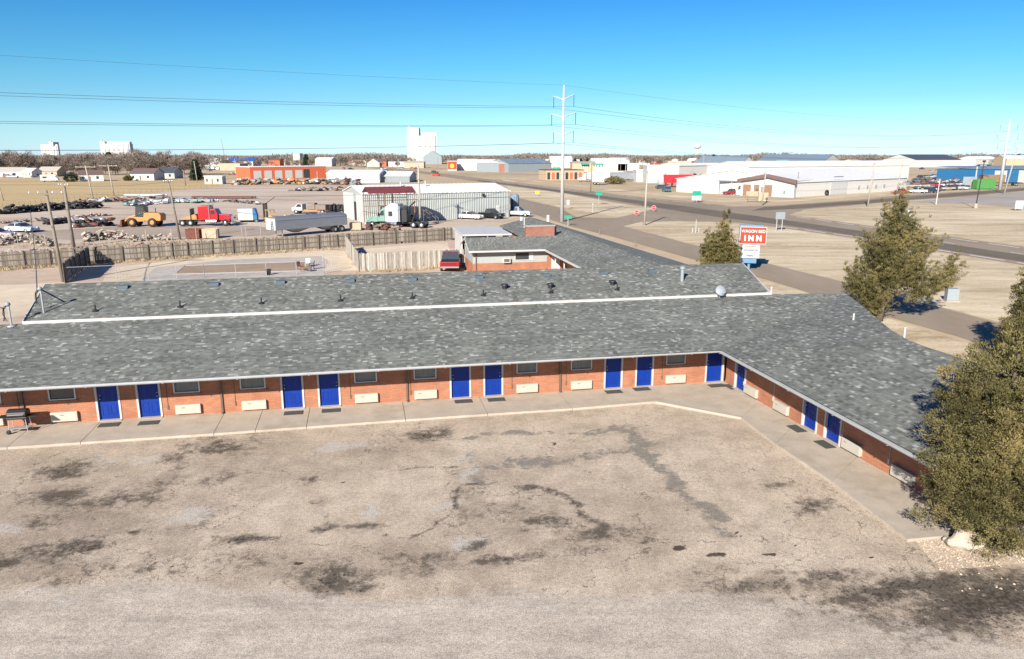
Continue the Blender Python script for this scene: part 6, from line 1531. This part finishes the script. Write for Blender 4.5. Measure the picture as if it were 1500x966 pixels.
# long white warehouse on the right with its brown-fronted gable
A = G(1084,286.8); B = G(1162.5,289.8); C_ = G(1327,279.2)
t, L = bldg('long_warehouse', 'long white warehouse along the side road', 'warehouse', (1163.5,289.6),(1327,279.2), 7.0, 42, 'gx', 3.0, 'whitewall', 'whiteroof', [(.28,.42,.2,4.2,'white','roller_door'),(.52,.535,1.2,2.4,'steel','vent'),(.60,.615,1.2,2.4,'steel','vent'),(.68,.695,1.2,2.4,'steel','vent'),(.76,.775,1.2,2.4,'steel','vent'),(.3,.38,5.2,5.5,'greyroof','vent')], vt=267.5)
t, L = bldg('gabled_front', 'white building front with a brown gable fascia and timber panels', 'building', (1084,286.8),(1162.3,289.8), 4.6, 16, 'gy', 1.4, 'white', 'whiteroof', [(.05,.20,.1,3.3,'brownwood','timber_panel'),(.21,.25,.1,2.8,'trim','window'),(.26,.36,.1,3.3,'brownwood','timber_panel'),(.28,.345,.2,2.0,'white2','cooler'),(.39,.44,.1,2.8,'trim','window'),(.445,.60,.1,3.3,'brownwood','timber_panel'),(.61,.65,.1,2.8,'trim','window'),(.81,.84,.9,1.9,'greyroof','vent')][:5] + [(.39,.44,.1,2.8,'trim','window'),(.445,.60,.1,3.3,'brownwood','timber_panel'),(.61,.65,.1,2.8,'trim','window'),(.81,.84,.9,1.9,'greyroof','vent')], over=.2)
mb = MB(); h_ = 4.6; s_ = 1.4/(L/2)
for x0, x1, z0, z1 in ((-.8,L/2,h_-.1,h_+1.45),(L/2,L+.8,h_+1.45,h_-.1)):
    mb.add([(x0,-.9,z0-.55),(x1,-.9,z1-.75),(x1,-.9,z1+.35),(x0,-.9,z0+.35),(x0,-.25,z0-.55),(x1,-.25,z1-.75),(x1,-.25,z1+.35),(x0,-.25,z0+.35)], [(0,1,2,3),(7,6,5,4),(3,2,6,7),(0,4,5,1),(0,3,7,4),(1,5,6,2)])
mb.build('fascia', M['brownroof'], t)
mb = MB(); mb.box(-9,3,3.9,-.2,14,4.2); mb.build('carport_roof', M['greyroof'], t); mb = MB(); mb.box(-3.5,12,0,-.2,12.3,3.88); mb.build('shaded_wall', M['brownwood'], t)
for x in (-8.7,-4.5): p = MB(); p.box(x,3.2,0,x+.15,3.35,3.88); p.build('post', M['trim'], t)
t, L = bldg('long_warehouse', 'second white warehouse range behind the brown-fronted gable', 'warehouse', (1096,268),(1330,262.5), 6.6, 26, 'gx', 2.2, 'whitewall', 'whiteroof', [(.09,.15,1.5,3.2,'greyroof','vent'),(.26,.30,2.0,4.5,'greyroof','vent')])
g = G(1144, 262); t = thing('roof_sign', 'small mint green board on posts above the white warehouse', 'sign', tuple(g)); mb = MB(); mb.box(-3.2,-.2,6.4,3.2,.2,9.2); mb.build('board', M['mint'], t)
for x in (-2.4,2.4): p = MB(); p.box(x-.15,.22,0,x+.15,.5,8.8); p.build('post', M['trim'], t)
# blue and white building right, containers, trailers
t, L = bldg('blue_white_building', 'blue and white painted building behind the right pylon', 'building', (1427,270.5),(1560,268), 7.2, 18, 'mono', 1.0, 'bluewall', 'greyroof', [(.0,.012,0,7.1,'white','corner_panel'),(.20,.33,.2,5.4,'white','roller_door'),(.46,.70,.2,5.4,'white','roller_door')], vt=248.5)
g = G(1427, 277.5); t = thing('green_container', 'bright green open container before the blue and white building', 'container', tuple(g), R(6))
mb = MB(); W_ = 6.9
mb.extr([(0,.2),(0,3.3),(W_,3.7),(W_,.2)], -1.25, -1.15); mb.extr([(0,.2),(0,3.3),(W_,3.7),(W_,.2)], 1.15, 1.25); mb.box(0,-1.14,.2,.1,1.14,3.2); mb.box(W_-.1,-1.14,.2,W_,1.14,3.6); mb.box(.12,-1.14,.2,W_-.12,1.14,.3); mb.build('container', M['binGreen'], t)
mb = MB(); [mb.box(.6+1.3*i,-1.33,.2,.75+1.3*i,-1.252,3.3) for i in range(5)]; mb.build('rib', M['binGreen'], t)
g = G(1419, 277); t = thing('white_board', 'pale blue and white board beside the green container', 'sign board', tuple(g)); mb = MB(); mb.box(-2.4,-.1,.4,2.4,.1,4.2); mb.build('board', M['dish'], t); p = MB(); p.box(-2.2,.11,0,-2,.3,4); p.box(2,.11,0,2.2,.3,4); p.build('leg', M['steel'], t)
g = G(1461, 272.5); t = thing('flatbed_trailer', 'dark loaded flatbed trailer behind the right pylon', 'trailer', tuple(g)); mb = MB(); mb.box(-8,-1.2,1.0,9,1.2,1.3); mb.build('deck', M['black'], t); mb = MB(); mb.box(-7,-1.1,1.31,2,1.1,4.2); mb.build('load', M['brownwood'], t); wheels(t, (-6,-4.8,6.5), 1.2, .5, .35)
# lorry trailers by the fuel station
def box_trailer(u, v, L, rz, label, m='white2', cab=True):
    g = G(u, v); t = thing('box_trailer', label, 'lorry', tuple(g), rz); mb = MB(); mb.box(-L/2,-1.25,1.1,L/2,1.25,4.1); mb.build('box', M[m], t, bevel=.05)
    if cab:
        mb = MB(); mb.extr([(L/2+.4,.8),(L/2+.4,3.9),(L/2+1.8,3.3),(L/2+2.2,2.0),(L/2+3.8,1.7),(L/2+3.9,.7)], -1.15, 1.15); mb.build('cab', M['white2'], t, bevel=.1)
        mb = MB(); mb.extr([(L/2+1.85,2.1),(L/2+1.85,3.15),(L/2+1.9,3.1),(L/2+2.22,2.1)], -1.0, 1.0); mb.build('windscreen', M['glass'], t); wheels(t, (-L/2+1,-L/2+2.3,L/2-.5,L/2+3), 1.2, .5, .35)
    else: wheels(t, (-L/2+1,-L/2+2.3), 1.2, .5, .35)
box_trailer(889, 264, 15, R(2), 'white box lorry at the fuel station, left one'); box_trailer(873, 266.5, 8, R(176), 'short white lorry before the fuel station'); box_trailer(915, 266, 13, R(0), 'silver tank-like trailer right of the white box lorries', 'alum', False)
box_trailer(875.5, 271, 4.5, R(0), 'small white van body beside the round green shrub', 'white2', False)
g = G(993, 274.5); t = thing('red_trailer', 'bright red hopper trailer in the lot beyond the highway', 'trailer', tuple(g)); mb = MB(); mb.extr([(-5,1.6),(-5.4,4.6),(5.4,4.6),(5,1.6)], -1.3, 1.3); mb.build('body', M['stop'], t)
mb = MB(); [mb.box(-4.6+2.3*i,-1.2,0,-4.4+2.3*i,1.2,1.59) for i in range(5)]; mb.build('legs', M['maroon'], t)
g = G(969, 272); t = thing('white_tank', 'white upright tank left of the red hopper trailer', 'tank', tuple(g)); mb = MB(); mb.lathe([(0,0),(1.6,0),(1.6,4.6),(.9,5.4),(0,5.5)], n=16); mb.build('shell', M['white2'], t, smooth=True); mb = MB(); mb.lathe([(0,5.5),(.4,5.5),(.4,5.9),(0,6)], n=10); mb.build('lid', M['steel'], t)
# cars: copies of the three kinds with their own colours
def put(kind, u, v, rz, col, label, group=None):
    g = G(u, v); return copy_tree(CARS[kind], (g.x, g.y+1, 0), R(rz), label, group, color=col)
for kind, u, v, rz, col, lab in [('sedan',971,277,10,(.05,.07,.09),'dark blue car behind the low green box by the red hopper trailer'),('suv',977,281.5,95,(.03,.12,.16),'teal vehicle seen from the rear before the red hopper trailer'),('pickup',985,257,170,(.5,.07,.03),'orange-red pickup left of the open-bay shed'),
        ('pickup',1018,259.5,0,(.03,.035,.05),'dark pickup in front of the open-bay shed'),('suv',1027,259.6,180,(.6,.6,.6),'pale vehicle in front of the open-bay shed'),('pickup',1083,263,20,(.04,.06,.14),'dark blue pickup left of the white warehouse ranges'),('sedan',1066,259,0,(.03,.05,.1),'dark blue car under the low carport beyond the brown-fronted building'),
        ('suv',10,260.5,0,(.4,.12,.06),'rust coloured car at the far left field house'),('pickup',17,261,0,(.7,.7,.7),'white pickup before the far left field house'),('pickup',52,260.5,180,(.02,.02,.025),'black pickup between the pale field houses'),('sedan',339,256.5,0,(.16,.02,.03),'dark maroon car on the dirt left of the orange-red workshop'),
        ('sedan',1320,284,176,(.38,.02,.035),'bright red car at the front of the salvage yard by the side road'),('pickup',1346,283.5,174,(.62,.63,.64),'white pickup at the front of the salvage yard'),('suv',1367,283,10,(.02,.035,.08),'dark navy vehicle at the front of the salvage yard'),
        ('sedan',638,257.8,160,(.5,.05,.02),'orange car on the highway shoulder by the elevator'),('suv',637,254,0,(.02,.02,.02),'dark vehicle under the canopy by the elevator'),('sedan',604,247.5,0,(.4,.05,.03),'red car before the low tan store by the elevator')]:
    put(kind, u, v, rz, col, lab)
random.seed(77)
cols = [('silver',(.36,.38,.38)),('grey-green',(.20,.24,.21)),('black',(.02,.02,.025)),('white',(.6,.6,.58)),('rusty red',(.20,.05,.04)),('pale blue',(.22,.32,.40)),('tan',(.36,.30,.22))]
rows = [(1342,281,1420,277.5,12),(1335,275,1425,271,14),(1338,268,1410,265.5,10),(1345,261,1400,259.5,8)]
rn = ['front row','second row','third row','last row']
for ri, (u0,v0,u1,v1,n) in enumerate(rows):
    for i in range(n):
        f = (i+.5)/n; nm, c = random.choice(cols) if not (ri == 1 and i == 5) else ('bright red', (.45,.02,.03))
        put(random.choice(['sedan','sedan','suv','pickup']), u0+(u1-u0)*f, v0+(v1-v0)*f, random.choice([80,95,100,260,170]), c, '%s wrecked car in the %s of the salvage yard by the white warehouse' % (nm, rn[ri]), '%s wrecks in the %s' % (nm, rn[ri]))
for i in range(9):
    nm, c = random.choice(cols); u = 352+i*19+random.uniform(-5,5)
    put(random.choice(['sedan','pickup','suv']), u, 268.3, random.choice([0,90,180,30]), c, '%s vehicle parked before the orange-red workshop behind the scrap row' % nm, '%s vehicles behind the scrap row' % nm)
# ---------------------------------------------------------------- the clutter of the town beyond
random.seed(19)
def gate(u):            # lots where small sheds and cars stand
    return not (1075 < u < 1335)
shed_kinds = [('white','whiteroof','small white'),('cream','cream','small cream'),('siding','greyroof','small grey roofed'),('tanwall','brownroof','small tan'),('redwall','darkroof','small reddish'),('greywall','whiteroof','small grey walled')]
for i in range(46):
    u = random.choice([random.uniform(298,352), random.uniform(480,606), random.uniform(700,1072), random.uniform(860,1072), random.uniform(1090,1500)]); v = random.uniform(239.5,243.5)
    w_, r_, nm = random.choice(shed_kinds); wd = random.uniform(4,14)
    side = 'left of the elevator' if u < 606 else ('beyond the white halls' if u < 1075 else 'on the far right')
    t, L = bldg('small_shed', '%s shed under the treeline %s' % (nm, side), 'shed', (u,v), (u+wd,v+random.uniform(-.15,.15)), random.uniform(3,5.5), random.uniform(8,16), random.choice(['gx','gy','flat']), random.uniform(1,2.4), w_, r_, [(.3,.5,.2,2.6,'darkroof','door'),(.65,.8,1.2,2.4,'glass','window')])
    t['group'] = '%s sheds %s' % (nm, side)
for i in range(64):
    u, v = random.choice([(random.uniform(500,610), random.uniform(246.5,252)), (random.uniform(820,945), random.uniform(253,258)), (random.uniform(965,1075), random.uniform(250,257)), (random.uniform(895,1060), random.uniform(246,250)), (random.uniform(1345,1425), random.uniform(247,253)), (random.uniform(1425,1500), random.uniform(246,247.5)), (random.uniform(290,350), random.uniform(246,252))])
    nm, c = random.choice(cols); side = 'left of the elevator' if u < 612 else ('by the white halls' if u < 1076 else 'beyond the right salvage yard')
    put(random.choice(['sedan','pickup','suv']), u, v, random.choice([0,15,90,180,270]), c, '%s vehicle parked far off among the lots %s' % (nm, side), '%s far vehicles %s' % (nm, side))
for i in range(34):
    u = random.choice([random.uniform(300,600), random.uniform(640,1060), random.uniform(900,1060), random.uniform(1080,1420)]); v = random.uniform(244,262) if u < 1075 else random.uniform(241,246)
    g = G(u, v); h = random.uniform(7.5,11); side = 'left of the elevator' if u < 606 else ('by the white halls' if u < 1076 else 'on the far right')
    t = thing('distant_pole', 'slim pole standing far off among the lots %s' % side, 'pole', tuple(g), random.random()*3, 'distant poles %s' % side)
    mb = MB(); mb.tube((0,0,0),(0,0,h),.16,.12,6); mb.build('pole', M[random.choice(['polegrey','pole','trim'])], t)
    if i % 2: mb = MB(); mb.box(-1.2,-.08,h-.7,1.2,.08,h-.55); mb.build('crossarm', M['pole'], t)
# ---------------------------------------------------------------- grain elevators and water tower
def elevator(u, d, label, L, D, h, tower, annex, rz=0):
    x = (u-CU)/F*d*1.02; t = thing('grain_elevator', label, 'grain elevator', (x, d, 0), rz)
    mb = MB(); n = 6
    w = L/n
    for i in range(n):
        for j in (0, 1): mb.tube(((i+.5)*w, w*.5+j*w, 0), ((i+.5)*w, w*.5+j*w, h), w*.62, w*.62, 16)
    mb.build('silo_row', M['elev'], t)
    mb = MB(); mb.box(-.4,w*.55,h+.01,L+.4,w*1.45,h+(4 if tower else 5)); mb.build('gallery', M['elev'], t)
    if tower:
        a0, a1, th = tower; mb = MB(); mb.box(a0,-1.5,0,a1,D+1,th); hd = mb.build('headhouse', M['elev'], t)
        mb = MB()
        for k in (.3,.7): mb.box(a0+(a1-a0)*k-.8,-1.6,th*.80,a0+(a1-a0)*k+.8,-1.502,th*.87)
        mb.build('window', M['elevgrey'], hd); mb = MB(); mb.box(a0+1,1,th+.01,a0+4,4,th+2.5); mb.build('vent', M['elevgrey'], hd)
    if annex: mb = MB(); a0, a1, ah = annex; mb.extr([(a0,0),(a0,ah*.55),((a0+a1)/2,ah),(a1,ah*.55),(a1,0)], -16, -4); mb.build('annex', M['greywall'], t)
    mb = MB(); mb.box(L+.45,1,0,L+2.6,4,h+3); mb.build('leg_tower', M['elevgrey'], t)
elevator(604, 1000, 'tall white grain elevator with a headhouse behind the red carport', 37, 14, 36.0, (1.0, 15.5, 46), (22, 46, 17))
elevator(175, 1650, 'white grain elevator on the left skyline with a dark leg tower', 62, 20, 35, (2,12,39.5), None)
elevator(92, 1750, 'smaller white grain elevator at the far left skyline', 37, 20, 31, (22,31,40), None)
t = thing('water_tower', 'white bulbous water tower on the far skyline right of the pylon', 'water tower', ((1008.5-CU)/F*1700*1.02, 1700, 0))
mb = MB(); mb.lathe([(0,24),(3,24.5),(7,27),(8.2,30.5),(7,34),(3.5,36.5),(0,37.2)], n=20); mb.build('tank', M['elev'], t, smooth=True); mb = MB(); mb.lathe([(5,0),(2.2,3),(1.8,22),(3,24.6)], n=14); mb.build('stem', M['elev'], t, smooth=True)
# ---------------------------------------------------------------- bare trees
def bare(seed, h, w, lab, name, cat, mt, group, dense=1.0, conif=False):
    t = thing(name, lab, cat, (0,0,0), 0, group); rnd = random.Random(seed)
    C, D_ = [], []
    n = int(150*dense)
    mb = MB(); mb.tube((0,0,0), (0,0,h*.45), .26, .14, 7)
    for i in range(9):
        a = rnd.random()*6.28; q = (math.cos(a)*w*.3*rnd.random(), math.sin(a)*w*.3*rnd.random(), h*(.45+.3*rnd.random())); p = (0,0,h*(.2+.2*rnd.random())); mb.tube(p, q, .12, .05, 5); mb.tube(q, (q[0]*2.2, q[1]*2.2, min(h*.95, q[2]+h*.22)), .05, .02, 4)
    mb.build('trunk', M['twigbark'], t)
    for _ in range(n):
        v = Vector((rnd.gauss(0,1), rnd.gauss(0,1), rnd.gauss(0,1))).normalized(); r = rnd.random()**.4
        if conif: z = rnd.random(); rr = (1-z)**.8*w*.5*r; q = Vector((math.cos(v.x*9)*rr, math.sin(v.x*9)*rr, h*(.06+.9*z)))
        else: q = Vector((v.x*w*.5*r, v.y*w*.5*r, h*.62+v.z*h*.36*r))
        q *= 1+.18*noise.noise(q*.4+Vector((seed,0,0))); C.append(tuple(q)); D_.append(tuple(v))
    C = np.array(C); D_ = np.array(D_)
    leaf_cloud('crown', C, D_, np.full(len(C), h*.10), 18 if not conif else 16, h*.12 if not conif else h*.10, h*.012*(1.15 if not conif else 5), M[mt], t, up=.6, spread=.9)
    return t
B_ = [bare(1, 11, 12, 'x', 'bare_tree', 'bare tree', 'oakbrown', None), bare(2, 12, 10, 'x', 'bare_tree', 'bare tree', 'oakbrown', None, 1.2), bare(3, 9, 10, 'x', 'bare_tree', 'bare tree', 'oakbrown', None), bare(4, 10, 13, 'x', 'bare_tree', 'bare tree', 'oakbrown', None, .7)]
EV = bare(8, 9, 6, 'dark green conifer in front of the left skyline elevator', 'conifer_tree', 'conifer', 'evergreen', None, 1.6, True)
random.seed(5); k = 0
zones = [(-30,300,253,257,44,'bare brown tree in the wood behind the field houses'), (-30,300,247,251,30,'bare brown tree at the back of the wood behind the field houses'),
         (300,610,242.5,246,30,'bare brown tree scattered among the stores left of the elevator'), (690,820,243,247,16,'bare brown tree behind the grey halls'), (1060,1500,240.5,244,26,'bare brown tree among the far right halls'), (860,1060,242,245,16,'bare brown tree beyond the white halls')]
for (u0,u1,v0,v1,n,lab) in zones:
    for i in range(n):
        u = u0+(u1-u0)*(i+random.random())/n; v = random.uniform(v0,v1); g = G(u, v); s = random.uniform(.55,1.15)
        if u0 < 0: s = min(1.35, s*1.12)
        else: s *= .8
        src = B_[k % 4]; k += 1
        if k <= 4: src.location = tuple(g); src.rotation_euler = (0,0,random.random()*6); src['label'] = lab; src['group'] = lab.replace('bare brown tree','bare trees'); src.scale = (s,)*3
        else: copy_tree(src, tuple(g), random.random()*6, lab, lab.replace('bare brown tree','bare trees'), s)
def put_ev(u, v, s, lab, first=False):
    g = G(u, v)
    if first: EV.location = tuple(g); EV.scale = (s,)*3; EV['label'] = lab
    else: copy_tree(EV, tuple(g), random.random()*6, lab, None, s)
put_ev(162, 250, 1.35, 'dark green conifer before the left skyline elevator', True)
put_ev(288, 264.5, .95, 'dark cedar beside the tall slim pole at the field edge'); put_ev(449, 244.5, 1.2, 'dark green conifer behind the orange-red workshop')
for i, u in enumerate((833,842,851,860,868)): put_ev(u, 244+i*.1, .8, 'dark evergreen in the clump behind the fuel station, number %s from the pylon' % ['one','two','three','four','five'][i])
put_ev(1045, 241, 1.2, 'dark evergreen on the far treeline right of the water tower'); put_ev(1354, 243, 1.1, 'dark evergreen above the dark roofed hall'); put_ev(1490, 243, 1.2, 'dark evergreen at the far right edge')
for i, (u, v, w, h, lab) in enumerate([(105,266.5,2.6,3.4,'dark round shrub tree left of the brown roofed low house'), (901,270,3.6,2.6,'round olive shrub beside the white lorries'), (136,264,3,3.0,'dark shrub behind the low white house with the brown roof'), (188,265,1.8,1.9,'olive bush before the long white-walled house')]):
    g = G(u, v); t = thing('round_shrub', lab, 'shrub', tuple(g)); C, D_ = lobe_points([(0,0,h*.5,w,w*.8,h*.55)], 140, 40+i); leaf_cloud('foliage', C, D_, np.full(len(C), .5), 14, .5, .22, M['juniper' if i in (1,3) else 'evergreen'], t)
    mb = MB(); mb.tube((0,0,0),(0,0,h*.6),.12,.06,6); mb.build('stem', M['bark'], t)
# the far wood: one mass that nobody could count
def far_wood():
    N = 5200; a = rng.uniform(-.78,.78,N); d = rng.uniform(1100,1900,N) ; X = d*np.tan(a)*1.0; Y = d
    h = rng.uniform(7,12.5,N)*(1+.2*np.sin(a*23)+.12*np.sin(a*61))
    per = 40; C = np.repeat(np.stack([X,Y,h*.55],1), per, 0); hh = np.repeat(h,per)
    o_ = rng.normal(size=(N*per,3)); o_ /= np.linalg.norm(o_,axis=1)[:,None]; o_ *= rng.random((N*per,1))**.4
    C = C + o_*np.stack([hh*.55,hh*.4,hh*.45],1)
    dirs = o_
    tc = np.clip(np.repeat(rng.random(N)**1.2, per)*.9 + rng.normal(size=N*per)*.05, 0, .88); ev = np.repeat(rng.random(N) < .06, per); tc[ev] = 1
    o = leaf_cloud('far_wood', C, dirs, np.full(len(C),.6), 1, 3.0, .85, M['wood_far'], None, tc, up=.6)
    o['kind'] = 'stuff'; o['label'] = 'far off wood of bare trees all along the horizon'
far_wood()
# ---------------------------------------------------------------- dry tufts along fences and verges
def tufts():
    pts = []
    for (u0,v0),(u1,v1),n,sp in [((0,397),(172,385),160,.5),((172,385),(500,365),260,.5),((530,400),(680,392),90,.3),((0,363),(480,350),300,1.2)]:
        for _ in range(n): f = random.random(); g = G(u0+(u1-u0)*f, v0+(v1-v0)*f); pts.append((g.x+random.gauss(0,sp), g.y+random.gauss(0,sp), .03))
    C = np.array(pts); D_ = np.tile([0,0,1.], (len(C),1))
    o = leaf_cloud('dry_grass', C, D_, np.full(len(C), .25), 8, .30, .035, leaf_mat('dry_straw', [(0,(.24,.17,.09)),(1,(.48,.38,.23))]), None, up=1.2, flat=.1); o['kind'] = 'stuff'
tufts()
# ---------------------------------------------------------------- daylight and camera
w = bpy.data.worlds.new('World'); S.world = w; w.use_nodes = True
nt = w.node_tree; bg = nt.nodes['Background']; sky = nt.nodes.new('ShaderNodeTexSky'); sky.sky_type = 'NISHITA'; sky.sun_disc = False
EL, AZ = 27.0, 22.0
sky.sun_elevation = R(EL); sky.sun_rotation = R(180+AZ); sky.altitude = 900; sky.air_density = 1.0; sky.dust_density = .3; sky.ozone_density = 2.2
tc = nt.nodes.new('ShaderNodeTexCoord'); sx = nt.nodes.new('ShaderNodeSeparateXYZ'); nt.links.new(tc.outputs['Generated'], sx.inputs[0])
rp_ = nt.nodes.new('ShaderNodeValToRGB'); el_ = rp_.color_ramp.elements      # clear winter air: how much of each colour the sky keeps at each height
st = [(0,(.56,.80,1.25)),(.024,(.50,.76,1.02)),(.066,(.35,.64,.84)),(.106,(.25,.62,.80)),(.15,(.19,.57,.81)),(.19,(.14,.51,.84)),(.4,(.10,.40,.80)),(1,(.09,.36,.78))]
while len(el_) < len(st): el_.new(.5)
for i, (p, c) in enumerate(st): el_[i].position = p; el_[i].color = (*c, 1)
nt.links.new(sx.outputs[2], rp_.inputs[0])
mxs = nt.nodes.new('ShaderNodeMix'); mxs.data_type = 'RGBA'; mxs.blend_type = 'MULTIPLY'; mxs.inputs[0].default_value = 1
nt.links.new(sky.outputs[0], mxs.inputs[6]); nt.links.new(rp_.outputs[0], mxs.inputs[7]); nt.links.new(mxs.outputs[2], bg.inputs['Color']); bg.inputs['Strength'].default_value = .076
sd = bpy.data.lights.new('sun', 'SUN'); sd.energy = 5.0; sd.angle = R(.53); sd.color = (1, .93, .83)
so = bpy.data.objects.new('sun', sd); COL.objects.link(so)
to_sun = Vector((-math.sin(R(AZ))*math.cos(R(EL)), -math.cos(R(AZ))*math.cos(R(EL)), math.sin(R(EL))))
so.rotation_euler = (-to_sun).to_track_quat('-Z', 'Y').to_euler(); so.location = (0, -20, 40)
cd = bpy.data.cameras.new('camera'); cd.sensor_width = 36; cd.lens = 36*F/1500; cd.clip_end = 30000; cd.clip_start = .1
co = bpy.data.objects.new('camera', cd); COL.objects.link(co); co.location = (0, 0, H); co.rotation_euler = (R(90)-P, 0, 0); S.camera = co
S.view_settings.view_transform = 'Standard'; S.view_settings.look = 'None'; S.view_settings.gamma = 1; S.view_settings.exposure = 1.0
try: S.view_settings.use_curve_mapping = False
except Exception: pass
S.cycles.max_bounces = 5; S.cycles.use_denoising = True
for o in bpy.data.objects:
    if '_L' in o.keys(): del o['_L']
